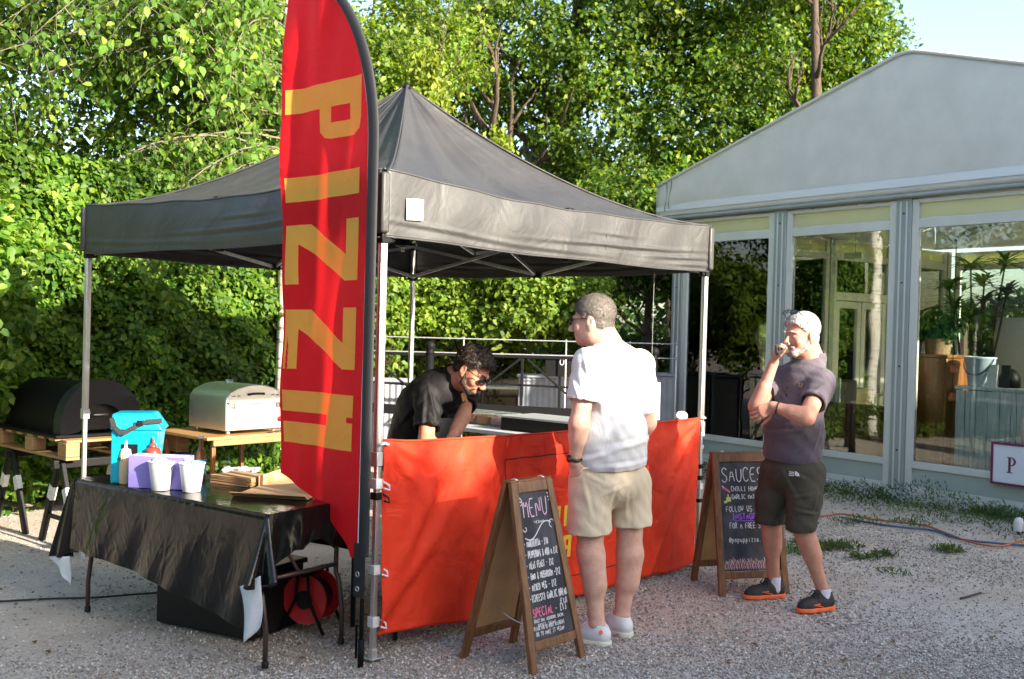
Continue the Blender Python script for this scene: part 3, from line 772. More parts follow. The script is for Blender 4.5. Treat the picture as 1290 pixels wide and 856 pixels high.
# ---------------------------------------------------------------- stroke lettering
GL = {
'A': ['0,0 2,6 4,0', '.8,2.2 3.2,2.2'], 'B': ['0,0 0,6 2.6,6 3.3,5.2 2.6,3.3 0,3.2', '2.6,3.3 3.8,2.4 3.5,.6 2.4,0 0,0'], 'C': ['3.8,5 3,6 1.2,6 0,4.5 0,1.5 1.2,0 3,0 3.8,1'],
'D': ['0,0 0,6 2.2,6 3.8,4.4 3.8,1.6 2.2,0 0,0'], 'E': ['3.6,6 0,6 0,0 3.6,0', '0,3 2.8,3'], 'F': ['3.6,6 0,6 0,0', '0,3.2 2.6,3.2'], 'G': ['3.8,5 2.8,6 1.2,6 0,4.5 0,1.5 1.2,0 3,0 3.9,1 3.9,2.8 2.2,2.8'],
'H': ['0,0 0,6', '4,0 4,6', '0,3 4,3'], 'I': ['2,0 2,6', '.8,0 3.2,0', '.8,6 3.2,6'], 'K': ['0,0 0,6', '3.6,6 0,2.8 3.8,0'], 'L': ['0,6 0,0 3.4,0'], 'M': ['0,0 .3,6 2,2.6 3.7,6 4,0'], 'N': ['0,0 0,6 3.8,0 3.8,6'],
'O': ['2,0 .4,1.2 0,3 .5,5 2,6 3.5,5 4,3 3.6,1.2 2,0'], 'P': ['0,0 0,6 2.8,6 3.8,5 3.4,3.3 2.4,2.8 0,2.8'], 'Q': ['2,0 .4,1.2 0,3 .5,5 2,6 3.5,5 4,3 3.6,1.2 2,0', '2.6,1.4 4,-.4'], 'R': ['0,0 0,6 2.8,6 3.7,5 3.4,3.4 2.4,3 0,3', '2,3 3.9,0'],
'S': ['3.7,5.2 2.6,6 1,6 .1,4.8 .8,3.5 3,2.7 3.9,1.4 3,0 1,0 0,.9'], 'T': ['0,6 4,6', '2,6 2,0'], 'U': ['0,6 .1,1.5 1.2,0 2.8,0 3.8,1.5 3.9,6'], 'V': ['0,6 2,0 4,6'], 'W': ['0,6 1,0 2,4 3,0 4,6'], 'X': ['0,0 4,6', '0,6 4,0'], 'Y': ['0,6 2,3 4,6', '2,3 2,0'], 'Z': ['0,6 4,6 0,0 4,0'],
'0': ['2,0 .3,1.5 .3,4.5 2,6 3.6,4.5 3.6,1.5 2,0'], '1': ['.8,4.6 2,6 2,0'], '2': ['.2,4.8 1.4,6 3,5.8 3.6,4.4 0,0 3.9,0'], '3': ['.2,5.6 3.4,5.8 1.6,3.5 3.5,2.4 3.2,.6 1.6,0 .1,.8'], '5': ['3.5,6 .6,6 .4,3.4 2.6,3.6 3.6,2 2.6,.2 .2,.3'],
'£': ['3.6,5 2.8,6 1.4,5.6 1.3,3 1.2,.9 .2,0 3.8,0', '.2,3 2.8,3'], '-': ['.6,3 3.2,3'], '&': ['4,0 .8,4.6 1.6,6 2.8,5 .3,2 .8,.1 2.4,0 3.8,2.4'], "'": ['1.6,6 1.3,4.8'], '.': ['1.4,.2 1.8,.2'], ',': ['1.6,.4 1.2,-.8'], '(': ['2.6,6.5 1,4.5 1,1.5 2.6,-.5'], ')': ['1,6.5 2.6,4.5 2.6,1.5 1,-.5'], '!': ['2,6 2,2', '2,.3 2,0'], '*': ['1.3,2.6 2.2,3.2 1.4,3.4 2.1,2.5'], '}': ['1,6.5 2.2,5.8 1.9,3.8 3,3 1.9,2.2 2.2,.2 1,-.5'],
'@': ['3,1.8 2,1.4 1.3,2.6 2,4 3,3.8 2.9,1.6 3.9,2 4,4.4 2.6,6 1,5.6 0,3.6 .3,1 1.8,0 3.4,.4'], 'p': ['.2,4 .2,-2', '.2,3.6 1.6,4.1 2.9,3 2.6,.7 1.2,0 .2,.6'], 'o': ['1.6,0 .3,1 .3,3 1.6,4 2.9,3 2.9,1 1.6,0'], 'u': ['.2,4 .4,.8 1.4,0 2.8,.8 3,4 3,0'], 'i': ['1.4,4 1.4,0', '1.4,5.4 1.4,5.1'], 'z': ['.3,4 2.9,4 .3,0 3,0'], 'a': ['2.8,3.4 1.4,4 .3,2.6 .4,.8 1.6,0 2.8,1.2 2.9,4 3,0'], 'c': ['2.9,3.4 1.6,4 .3,3 .3,1 1.6,0 2.9,.7'], ' ': []}
def strokes(text, x, y, h, w=None, seed=0, jit=.12, gap=1.5, slope=0.0):
    r = random.Random(seed); k = h / 6; sx = (w / (len(text) * (4 + gap))) if w else k * .8
    out = []
    for ch in text:
        oy = r.uniform(-jit, jit) * k * 1.5; sc = 1 + r.uniform(-jit, jit) * .5
        for st in GL.get(ch, []):
            pl = []
            for pr in st.split():
                a, b = pr.split(','); a = float(a) + r.uniform(-jit, jit); b = float(b) + r.uniform(-jit, jit)
                pl.append((x + a * sx, y + b * k * sc + oy + slope * a * sx))
            out.append(pl)
        x += (4 + gap) * sx; y += slope * (4 + gap) * sx
    return out
def ribbon(mb, lines, wd, M, z=.0, mi=0, seed=0):
    """each stroke a thin raised ribbon in the plane of M (x right, y up, z out)"""
    r = random.Random(seed)
    for pl in lines:
        # resample & round
        pts = [Vector((p[0], p[1])) for p in pl]
        if len(pts) > 2:
            q = [pts[0]]
            for a, b, c in zip(pts[:-2], pts[1:-1], pts[2:]):
                q.append(a.lerp(b, .7)); q.append((a * .15 + b * .7 + c * .15)); q.append(b.lerp(c, .3))
            q.append(pts[-1]); pts = q
        L = []; R = []
        for i, p in enumerate(pts):
            t = (pts[min(i + 1, len(pts) - 1)] - pts[max(i - 1, 0)])
            if t.length < 1e-8: t = Vector((1, 0))
            t.normalize(); nn = Vector((-t.y, t.x)) * wd / 2 * r.uniform(.75, 1.15)
            L.append(p + nn); R.append(p - nn)
        k = len(pts)
        vs = [(p.x, p.y, z) for p in L] + [(p.x, p.y, z) for p in R]
        fs = [(k + i, k + i + 1, i + 1, i) for i in range(k - 1)]
        mb.add(vs, fs, mi, M)

# ---------------------------------------------------------------- counter banner
def build_banner():
    t = thing('counter_banner', 'orange-red fabric banner stretched across the front of the stall between two legs', 'banner', F_, TH)
    def zt(u): return 1.062 - .018 * u + -.03 * math.sin(PI * u) * .6 + .012 * math.exp(-((u) / .04) ** 2)
    def zb(u): return .115 - .075 * u - .03 * math.sin(PI * u) + .012 * math.sin(u * 19)
    folds = ((.30, .95, .05, .25, .016), (.33, .9, .04, .3, .014), (.62, .92, .03, .1, .012), (.66, .93, .03, .08, .014), (.70, .9, .03, .1, .012), (.08, .55, .05, .8, .02), (.15, .3, .08, -.6, .02), (.22, .45, .06, .5, .016), (.05, .25, .05, 1.2, .018), (.26, .2, .06, -.4, .016), (.86, .3, .06, .9, .03), (.92, .4, .04, .6, .022), (.8, .12, .07, .5, .022), (.74, .5, .05, -.6, .015))
    def pt(u, v, off=0.0):
        x = .022 + 2.93 * u - (.03 * (1 - v) * u); z = zb(u) + (zt(u) - zb(u)) * v
        y = -.016
        y += .006 * abs(math.sin(u * 31 + v * 7 + 2 * math.sin(v * 5))) ** 4 * math.sin(PI * v) - .005 * abs(math.sin(u * 17 - v * 9)) ** 6
        y -= .020 * math.sin(PI * u) * math.sin(PI * v) + .012 * math.sin(u * 9 + v * 2.3) * (1 - v) ** .7 + .006 * math.sin(u * 23 + v * 5) * (1 - v * .3)
        y += .007 * math.sin(u * 70 + 3 * math.sin(v * 4 + u * 9)) * math.exp(-((v - .90) / .10) ** 2)
        for (cu, cv, w, sl, am) in folds:
            d = (u - cu) - sl * .25 * (v - cv)
            y -= am * math.exp(-(d / (w * .35)) ** 2) * math.exp(-((v - cv) / .35) ** 2)
            y += am * .6 * math.exp(-((d - w * .6) / (w * .4)) ** 2) * math.exp(-((v - cv) / .35) ** 2)
        # diagonal pulls from the upper corners
        for (sx_, k_) in ((0, 1), (1, 1)):
            uu = u if sx_ == 0 else 1 - u
            rr = math.hypot(uu * 3, (1 - v)); a = math.atan2(1 - v, uu * 3 + 1e-6)
            y += .013 * math.sin(a * 14) * math.exp(-rr * 1.6) * min(1, rr * 5)
        return Vector((x, y - off, z))
    mb = MB(); mb.grid(lambda u, v: pt(u, v), 220, 70)
    mb.build('cloth', MT['banner'], t, smooth=True, solid=.0015)
    def inv(x, z):
        u = (x - .022) / 2.93; return u, (z - zb(u)) / (zt(u) - zb(u))
    def surf_poly(name, polys, m, off):
        bm = bmesh.new()
        for poly in polys:
            vs = [bm.verts.new((p[0], 0, p[1])) for p in poly]; bm.faces.new(vs)
        step = .02
        xs = [v.co.x for v in bm.verts]; zs = [v.co.z for v in bm.verts]
        for k in range(int((max(xs) - min(xs)) / step)):
            g = bm.verts[:] + bm.edges[:] + bm.faces[:]
            bmesh.ops.bisect_plane(bm, geom=g, plane_co=(min(xs) + step * (k + .5), 0, 0), plane_no=(1, 0, 0))
        for k in range(int((max(zs) - min(zs)) / step)):
            g = bm.verts[:] + bm.edges[:] + bm.faces[:]
            bmesh.ops.bisect_plane(bm, geom=g, plane_co=(0, 0, min(zs) + step * (k + .5)), plane_no=(0, 0, 1))
        for v in bm.verts: v.co = pt(*inv(v.co.x, v.co.z), off)
        me = bpy.data.meshes.new(name); bm.to_mesh(me); bm.free(); me.materials.append(m)
        me.polygons.foreach_set("use_smooth", [True] * len(me.polygons))
        o = bpy.data.objects.new(name, me); COL.objects.link(o); o.parent = t; return o
    def rect(x0, z0, x1, z1): return [(x0, z0), (x1, z0), (x1, z1), (x0, z1)]
    w = .006
    # thin black frame drawn on the cloth
    X0, X1, Z0, Z1 = .915, 2.22, .165, .912
    surf_poly('printed_frame', [rect(X0, Z1 - w, X1, Z1), rect(X0, Z0, X1, Z0 + w), rect(X0, Z0 + w, X0 + w, Z1 - w), rect(X1 - w, Z0 + w, X1, Z1 - w)], MT['banner_black'], .0035)
    # yellow block lettering
    s = .028
    def slab(pairs): return pairs
    def P(x, z, h): k = h * .26; return [rect(x, z, x + k, z + h), rect(x + k, z + h * .82, x + h * .55, z + h), rect(x + k, z + h * .38, x + h * .55, z + h * .56), rect(x + h * .4, z + h * .56, x + h * .55, z + h * .82)]
    def D(x, z, h): k = h * .24; return [rect(x, z, x + k, z + h), [(x + k, z + h * .8), (x + h * .38, z + h * .8), (x + h * .6, z + h * .88), (x + h * .48, z + h), (x + k, z + h)], rect(x + h * .38, z + h * .2, x + h * .6, z + h * .8), [(x + k, z), (x + h * .48, z), (x + h * .6, z + h * .12), (x + h * .38, z + h * .2), (x + k, z + h * .2)]]
    def Al(x, z, h): k = h * .22; return [rect(x, z, x + k, z + h), rect(x + h * .4, z, x + h * .4 + k, z + h), rect(x + k, z + h * .8, x + h * .4, z + h), rect(x + k, z + h * .36, x + h * .4, z + h * .54)]
    def Cl(x, z, h): k = h * .22; return [rect(x, z, x + k, z + h), rect(x + k, z + h * .8, x + h * .6, z + h), rect(x + k, z, x + h * .6, z + h * .2)]
    def Ol(x, z, h): return Cl(x, z, h) + [rect(x + h * .4, z + h * .2, x + h * .6, z + h * .8)]
    polys = P(1.330, .490, .115) + D(1.428, .482, .12)
    surf_poly('printed_lettering', polys + Al(1.432, .290, .135) + Cl(1.578, .285, .135) + Ol(1.72, .285, .135), MT['banner_yellow'], .004)
    # hem
    mb = MB(); mb.tube([pt(i / 60, 1) for i in range(61)], .006, 6); mb.build('hem', MT['banner'], t, smooth=True)
    # hooks
    for (x, z) in ((.015, 1.05), (2.96, 1.04)):
        mb = MB(); mb.tube([(x - .02, -.02, z), (x, -.035, z + .01), (x + .03, -.03, z)], .008, 6); mb.build('clip', MT['white_plastic'], t, smooth=True)
build_banner()

# ---------------------------------------------------------------- feather flag
def build_flag():
    base = Vector((-.672, 4.985, 0)); ang = math.atan2(.644, -.765)
    t = thing('feather_flag', 'tall red feather flag with yellow PIZZA lettering in front of the gazebo corner', 'flag', base, ang)
    W = .68; z0c, hh = 2.5, .93
    def c(z):
        if z < z0c: return 0.0
        return W * (1 - math.sqrt(max(0, 1 - ((z - z0c) / hh) ** 2)))
    def off(w, z):
        loose = w / W
        return (.024 * math.sin(w * 7 + z * .9 + .6) + .013 * math.sin(w * 17 - z * 1.6) + .006 * math.sin(w * 33 + z * 4.1)) * loose + .006 * math.sin(z * 11 + w * 9) * loose + .012 * math.sin(z * 2.6) * loose + .05 * loose * max(0, 1.25 - z) * math.sin(w * 9)
    def S(w, z, d=0.0): return Vector((w, off(w, z) + d, z))
    slv = .056
    # cloth body
    def cloth(u, v):
        # v 0 bottom .. 1 top ; u 0 pole .. 1 free edge
        ztop = z0c + hh * .995
        # bottom edge: from pole at .50 to free corner at .86
        def zbot(u): return .50 + .04 * u + (.0 if u < .10 else .31 * ((u - .10) / .90) ** .42 * (.75 + .25 * u)) 
        zb_ = zbot(u); z = zb_ + (ztop - zb_) * v
        lo = c(z) + slv * .8
        hi = W + .0 - .02 * max(0, 1.1 - z)
        w = min(lo + (hi - lo) * u, hi)
        if lo > hi: w = hi
        return S(w, z)
    mb = MB(); mb.grid(cloth, 56, 220)
    mb.build('banner_cloth', MT['red_cloth'], t, smooth=True)
    # black pole sleeve following the curve
    mb = MB(); P = []
    zs = [.62 + (z0c + hh * .985 - .62) * i / 60 for i in range(61)]
    def sl(u, v):
        z = .52 + (z0c + hh * .992 - .52) * v
        cc = c(z); a = 2 * PI * u
        tw = min(slv, .02 + W - cc)
        return Vector((cc + slv * .30 + math.cos(a) * tw * .62, math.sin(a) * .014 + .002, z))
    mb.grid(sl, 16, 90, closed_u=True); mb.build('sleeve', MT['webbing'], t, smooth=True)
    mb = MB(); mb.grid(lambda u, v: S(c(.55 + 2.8 * v) + slv * (.82 + .10 * u), .55 + 2.8 * v, .006), 2, 80); mb.build('piping', MT['paper'], t, smooth=True)
    # pole + ground stake
    mb = MB(); mb.tube([(.02, 0, .05), (.02, 0, .56)], .0105, 10); pole = mb.build('pole', MT['black_paint'], t, smooth=True)
    mb = MB(); mb.tube([(.02, 0, -.03), (.02, 0, .12)], .015, 10); mb.tube([(.02, 0, .18), (.055, 0, .18), (.055, 0, .02)], .006, 8); mb.build('ground_stake', MT['black_iron'], t, smooth=True)
    for z in (.36, .43):
        mb = MB(); mb.tube([(.045 + .011 * math.cos(a), .012, z + .011 * math.sin(a)) for a in [2 * PI * i / 14 for i in range(14)]], .0035, 6, closed=True); mb.build('eyelet', MT['alu'], t, smooth=True)
    mb = MB(); mb.grid(lambda u, v: Vector((.0 + .075 * u, .009, .32 + .26 * v)), 3, 4); mb.build('sleeve_tail', MT['webbing'], t, solid=.003)
    # letters: polygon in (u: 0 free edge .. 1 pole edge, v: reading down) -> cloth
    u0, u1 = W - .025, .115
    def rectp(a, b, c_, d): return [(a, b), (c_, b), (c_, d), (a, d)]
    LT = [
        (2.815, .285, [rectp(0, 0, 1, .44), [(.44, .44), (.60, .44), (.60, 1), (.50, .96), (.44, .85)], [(.60, .72), (1, .72), (.98, .9), (.9, 1), (.60, 1)], rectp(.84, .44, 1, .72)], .02),
        (2.365, .125, [rectp(0, 0, 1, 1)], .02),
        (2.13, .31, [rectp(0, .02, .17, 1), rectp(.83, 0, 1, .98), [(.17, .02), (.30, .02), (.83, .56), (.83, .98), (.17, .34)]], .015),
        (1.70, .31, [rectp(0, .02, .17, 1), rectp(.83, 0, 1, .98), [(.17, .02), (.30, .02), (.83, .56), (.83, .98), (.17, .34)]], .01),
        (1.285, .27, [rectp(0, 0, .62, .40), rectp(0, .60, .62, 1), [(.62, 0), (1, 0), (1, .40), (.92, .40), (.92, .50), (1, .50), (1, 1), (.62, 1)]], .0)]
    bm = bmesh.new()
    for (zt_, h, polys, tilt) in LT:
        for po in polys:
            vs = []
            for (a, b) in po:
                w = u0 + (u1 - u0) * a
                vs.append(bm.verts.new((w, 0, zt_ - h * b + tilt * (a - .5) * -1 + tilt * a * 2)))
            bm.faces.new(vs)
    for k in range(1, 28):
        g = bm.verts[:] + bm.edges[:] + bm.faces[:]
        bmesh.ops.bisect_plane(bm, geom=g, plane_co=(k * .0225, 0, 0), plane_no=(1, 0, 0))
    for k in range(60):
        g = bm.verts[:] + bm.edges[:] + bm.faces[:]
        bmesh.ops.bisect_plane(bm, geom=g, plane_co=(0, 0, .95 + k * .032), plane_no=(0, 0, 1))
    names = None
    for v in bm.verts: v.co = S(v.co.x, v.co.z, .0022)
    me = bpy.data.meshes.new('printed_lettering'); bm.to_mesh(me); bm.free(); me.materials.append(MT['yellow_cloth'])
    me.polygons.foreach_set("use_smooth", [True] * len(me.polygons))
    o = bpy.data.objects.new('printed_lettering', me); COL.objects.link(o); o.parent = t
build_flag()

# ---------------------------------------------------------------- A-boards
def frame_matrix(o, x, y):
    x = x.normalized(); y = (y - x * y.dot(x)).normalized(); z = x.cross(y)
    return Matrix(((x.x, y.x, z.x, o.x), (x.y, y.y, z.y, o.y), (x.z, y.z, z.z, o.z), (0, 0, 0, 1)))
def build_aboard(name, label, fl, fr_, bl, br, H, wT, content, seed, backcol=True):
    """fl, fr_ front feet; bl, br back feet (left/right seen from the front); H height"""
    fl, fr_, bl, br = [Vector(p) for p in (fl, fr_, bl, br)]
    c = (fl + fr_ + bl + br) / 4
    t = thing(name, label, 'sign board', c)
    fl -= c; fr_ -= c; bl -= c; br -= c
    topc = Vector((0, 0, H)); X = ((fr_ - fl).normalized() + (br - bl).normalized()).normalized()
    dpt = ((bl + br) / 2 - (fl + fr_) / 2).normalized()
    w0 = (fr_ - fl).length
    for side, (a, b, s) in enumerate(((fl, fr_, -1), (bl, br, 1))):
        tl = topc - X * wT / 2 + dpt * .016 * s; tr = topc + X * wT / 2 + dpt * .016 * s
        M = frame_matrix(a, (b - a), (tl - a)) if s < 0 else frame_matrix(b, (a - b), (tr - b))
        if s < 0: L = M.inverted() @ tl; R = M.inverted() @ tr; wb = (b - a).length
        else: L = M.inverted() @ tr; R = M.inverted() @ tl; wb = (b - a).length
        h = (L.y + R.y) / 2
        def sx(y, e):  # x of left(0)/right(1) edge line at height y
            return (L.x * y / h) if e == 0 else (wb + (R.x - wb) * y / h)
        mid = []
        fw_ = .044
        panel_z0 = h * .165
        par = t
        mi = MT['wood']
        for e in (0, 1):
            mb = MB(); d = 1 if e == 0 else -1
            mb.prism([(sx(0, e), 0), (sx(0, e) + d * fw_, 0), (sx(h, e) + d * fw_, h), (sx(h, e), h)] if e == 0 else [(sx(0, e) - fw_, 0), (sx(0, e), 0), (sx(h, e), h), (sx(h, e) - fw_, h)], -.012, .012, M)
            mb.build('leg', mi, t, bevel=.003)
        for (y0, y1) in ((panel_z0 - .045, panel_z0), (h - .055, h)):
            mb = MB(); mb.prism([(sx(y0, 0) + fw_ + .001, y0), (sx(y0, 1) - fw_ - .001, y0), (sx(y1, 1) - fw_ - .001, y1 - .001), (sx(y1, 0) + fw_ + .001, y1 - .001)], -.011, .011, M)
            mb.build('rail', mi, t, bevel=.003)
        y0, y1 = panel_z0, h - .055
        mb = MB(); mb.prism([(sx(y0, 0) + fw_ + .001, y0 + .001), (sx(y0, 1) - fw_ - .001, y0 + .001), (sx(y1, 1) - fw_ - .001, y1 - .001), (sx(y1, 0) + fw_ + .001, y1 - .001)], -.004, .003, M)
        if s < 0:
            pn = mb.build('chalkboard_panel', MT['chalkboard'], t)
            mb = MB(); mb.prism([(sx(y0, 0) + fw_ + .003, y0 + .003), (sx(y0, 1) - fw_ - .003, y0 + .003), (sx(y1, 1) - fw_ - .003, y1 - .003), (sx(y1, 0) + fw_ + .003, y1 - .003)], -.008, -.0045, M)
            mb.build('panel_back', MT['ply'], t)
            content(M, t, sx, y0, y1, fw_)
        else:
            mb.build('back_panel', MT['cardboard'] if backcol else MT['wood'], t)
    mb = MB(); mb.bar(topc - X * wT / 2 + Vector((0, 0, .004)), topc + X * wT / 2 + Vector((0, 0, .004)), .05, .012); mb.build('top_rail', MT['wood'], t, bevel=.003)
    for s in (-1, 1):
        mb = MB(); mb.tube([topc + X * s * wT * .32 + Vector((0, 0, .006)) + dpt * .02, topc + X * s * wT * .32 + Vector((0, 0, .014)), topc + X * s * wT * .32 + Vector((0, 0, .006)) - dpt * .02], .005, 6); mb.build('hinge', MT['steel'], t, smooth=True)
    # check chain
    a0 = (fl + fr_) / 2 * .75 + topc * .25; b0 = (bl + br) / 2 * .75 + topc * .25
    mb = MB(); mb.tube([a0.lerp(b0, i / 8) - Vector((0, 0, .05 * math.sin(PI * i / 8))) for i in range(9)], .003, 5); mb.build('chain', MT['steel'], t, smooth=True)
    return t

def menu_content(M, t, sx, y0, y1, fw_):
    def row(txt, y, h, x, w, m, wd, seed, par=t, name='chalk_writing', jit=.1):
        mb = MB(); ribbon(mb, strokes(txt, sx(y, 0) + fw_ + x, y, h, w, seed, jit), wd, M, .0042, 0, seed); tagit(mb.build(name, MT[m], t), kind='stuff')
    top = y1
    iw = sx(y1, 1) - sx(y1, 0) - 2 * fw_
    row('MENU', top - .120, .088, .028, iw * .84, 'chalk_lilac', .0065, 1, jit=.05)
    mb = MB()
    def curl(pts, wd=.004):
        ribbon(mb, [pts], wd, M, .0042)
    xo = sx(top, 0) + fw_
    pts = []
    for i in range(30):
        q = i / 29; pts.append((xo + .015 + q * (iw - .02), top - .190 + .028 * math.sin((q - .5) * PI) - .022 * math.sin(q * 2 * PI) * .8))
    curl(pts, .0065)
    for (cx, cy, sgn) in ((xo + .022, top - .175, 1), (xo + iw + .002, top - .165, -1)):
        curl([(cx + sgn * .02 * math.cos(a) * (1 - a / 12), cy + .02 * math.sin(a) * (1 - a / 12)) for a in [PI + i * .35 * sgn for i in range(14)]], .005)
    for (cx, cy) in ((xo + .004, top - .022), (xo + iw - .010, top - .014)):
        curl([(cx, cy), (cx + .016, cy - .008), (cx + .02, cy - .03), (cx + .006, cy - .04)], .005); curl([(cx + .004, cy - .018), (cx + .012, cy - .024)], .005)
    tagit(mb.build('chalk_flourish', MT['chalk'], t), kind='stuff')
    mb = MB(); ribbon(mb, strokes('VEGAN', xo + iw * .42, top - .155, .012, iw * .34, 3), .003, M, .0042); mb.build('chalk_writing', MT['chalk'], t)
    rows = [('* MARGHERITA - £10', .70), ('* PEPPERONI & NDUJA £12', .93), ('* MEAT FEAST - £12', .76), ('* HAM & MUSHROOM -£12', .90), ('* MIXED VEG - £12', .74), ('*(CHEESY) GARLIC BREAD', .98)]
    y = top - .262
    for i, (tx, wf) in enumerate(rows):
        iwy = sx(y, 1) - sx(y, 0) - 2 * fw_
        row(tx, y, .032, .008, iwy * wf, 'chalk', .0052, 10 + i)
        y -= .052
    iwy = sx(y, 1) - sx(y, 0) - 2 * fw_
    row('£10', y + .012, .028, iwy * .78, .055, 'chalk', .005, 30)
    y -= .018
    row('SPECIAL', y, .038, .018, .15, 'chalk_pink', .0068, 31); row('- £13', y, .034, .18, .085, 'chalk', .005, 32)
    row('ROAST HAM, MUSHROOM, BACON,', y - .028, .016, .02, .22, 'chalk', .0028, 33)
    row('ROCKET, SALAMI', y - .052, .016, .045, .13, 'chalk', .0028, 34)
    row('PLEASE ASK US ABOUT ALLERGENS', y0 + .045, .018, .012, iw * 1.02, 'chalk', .003, 35)
    row('OR TO MAKE IT VEGAN', y0 + .016, .02, .025, iw * .94, 'chalk', .0035, 36)
def sauce_content(M, t, sx, y0, y1, fw_):
    def row(txt, y, h, x, w, m, wd, seed):
        mb = MB(); ribbon(mb, strokes(txt, sx(y, 0) + fw_ + x, y, h, w, seed), wd, M, .0042, 0, seed); tagit(mb.build('chalk_writing', MT[m], t), kind='stuff')
    top = y1; iw = sx(top, 1) - sx(top, 0) - 2 * fw_
    row('SAUCES', top - .125, .085, .018, .30, 'chalk', .0065, 1)
    row('CHILLI HONEY - £1', top - .185, .028, .078, .30, 'chalk', .0045, 2)
    row('GARLIC MAYO .}', top - .235, .028, .080, .23, 'chalk', .0045, 3)
    row('FOLLOW US ON', top - .315, .036, .035, .25, 'chalk', .0045, 4)
    row('INSTAGRAM', top - .362, .034, .075, .22, 'chalk_purple', .0075, 5)
    mb = MB(); ribbon(mb, [[(sx(.4, 0) + fw_ + .09, top - .372), (sx(.4, 0) + fw_ + .29, top - .374)]], .004, M, .0042); mb.build('chalk_underline', MT['chalk_purple'], t)
    row('FOR A FREE SAUCE', top - .42, .034, .055, .29, 'chalk', .0045, 6)
    row('@popuppizza.co', top - .505, .03, .045, .27, 'chalk', .0045, 7)
    mb = MB(); x = sx(top, 0) + fw_
    ribbon(mb, [[(x + .015, top - .160), (x + .03, top - .168), (x + .045, top - .178), (x + .066, top - .192)]], .014, M, .0042); mb.build('chalk_chilli', MT['chalk_pink'], t)
    mb = MB(); ribbon(mb, [[(x + .012, top - .152), (x + .022, top - .160)]], .007, M, .0044); mb.build('chalk_stalk', MT['chalk'], t)
    mb = MB(); ribbon(mb, [[(x + .05, top - .205), (x + .05, top - .222)]], .009, M, .0042); ribbon(mb, [[(x + .035, top - .238), (x + .068, top - .236)]], .026, M, .0042); ribbon(mb, [[(x + .02, top - .255), (x + .04, top - .25)]], .014, M, .0042); mb.build('chalk_garlic', MT['chalk_yellow'], t)
    r = random.Random(3)
    for m, k in (('chalk', 0), ('chalk_pink', .012), ('cardboard_in', .022)):
        mb = MB()
        for i in range(9):
            xx = sx(y0, 0) + fw_ + .015 + i * .038 + k; h = .06 + r.random() * .04
            ribbon(mb, [[(xx, y0 + .012), (xx - .012, y0 + .035), (xx + .006, y0 + .06), (xx - .004, y0 + h), (xx + .012, y0 + .055), (xx + .018, y0 + .02)]], .0038, M, .0042)
        mb.build('chalk_flames', MT[m], t)
build_aboard('menu_board', 'wooden A-frame chalkboard headed MENU standing in front of the banner', (.128, 4.888, 0), (.405, 5.183, 0), (-.212, 5.12, 0), (.06, 5.41, 0), .885, .30, menu_content, 1)
build_aboard('sauces_board', 'wooden A-frame chalkboard headed SAUCES beside the man on the phone', (1.33, 6.47, 0), (1.80, 6.60, 0), (1.22, 6.86, 0), (1.69, 7.02, 0), .865, .46, sauce_content, 2)
# ---------------------------------------------------------------- marquee
def glass_mat():
    m = bpy.data.materials.new("window_glass"); m.use_nodes = True
    nt = m.node_tree; N = nt.nodes; L = nt.links; N.remove(N["Principled BSDF"])
    tr = N.new("ShaderNodeBsdfTransparent"); tr.inputs[0].default_value = (.86, .90, .88, 1)
    gl = N.new("ShaderNodeBsdfGlossy"); gl.inputs["Roughness"].default_value = .004; gl.inputs[0].default_value = (1, 1, 1, 1)
    fr = N.new("ShaderNodeFresnel"); fr.inputs[0].default_value = 1.58
    # slight waviness of the pane
    tc = N.new("ShaderNodeTexCoord"); nz = N.new("ShaderNodeTexNoise"); nz.inputs["Scale"].default_value = 1.6; nz.inputs["Detail"].default_value = 1
    L.new(tc.outputs["Object"], nz.inputs["Vector"])
    bp = N.new("ShaderNodeBump"); bp.inputs["Strength"].default_value = .25; bp.inputs["Distance"].default_value = .01; L.new(nz.outputs[0], bp.inputs["Height"]); L.new(bp.outputs[0], gl.inputs["Normal"])
    mx = N.new("ShaderNodeMixShader"); L.new(fr.outputs[0], mx.inputs[0]); L.new(tr.outputs[0], mx.inputs[1]); L.new(gl.outputs[0], mx.inputs[2])
    L.new(mx.outputs[0], N["Material Output"].inputs["Surface"])
    return m
MT['glass'] = glass_mat()
MT['frame'] = mat('marquee_frame', (.60, .60, .56), .45, 0, col2=(.54, .54, .50), scale=3, bump=.02, bscale=100, spec=.4)
MT['post'] = mat('marquee_post', (.33, .35, .345), .4, .2, col2=(.27, .32, .33), scale=4, stretch=(1, 1, .3))
MT['pvc'] = cloth_mat('white_pvc', (.72, .70, .67), (.63, .62, .59), transl=.14, rough=.5, fold=.25, foldscale=1.6, tcol=(.75, .77, .74))
MT['transom'] = cloth_mat('cream_pvc', (.76, .74, .50), (.73, .71, .47), transl=.4, rough=.6, fold=.05, tcol=(.85, .88, .50))
MT['kick'] = mat('kick_panel', (.37, .41, .38), .5, 0, col2=(.33, .38, .35), scale=2)
MT['floor_in'] = mat('marquee_floor_boards', (.25, .18, .12), .5, col2=(.18, .13, .09), scale=4, stretch=(1, 10, 1))
MT['leather'] = mat('brown_leather', (.14, .035, .015), .4, col2=(.09, .02, .01), scale=6, bump=.3, bscale=25, coat=.2)
MT['mahogany'] = mat('red_brown_wood', (.30, .12, .04), .3, col2=(.13, .045, .015), scale=3, stretch=(5, 5, .6), coat=.3)
MT['plank_blue'] = mat('pale_blue_planks', (.80, .88, .90), .6, col2=(.44, .52, .55), scale=5, stretch=(6, 6, .6))
MT['wicker'] = mat('wicker', (.32, .22, .12), .8, col2=(.18, .11, .06), scale=60, bump=.8, bscale=120)
MT['cream'] = mat('cream_paint', (.62, .60, .50), .6, col2=(.57, .55, .46), scale=3)
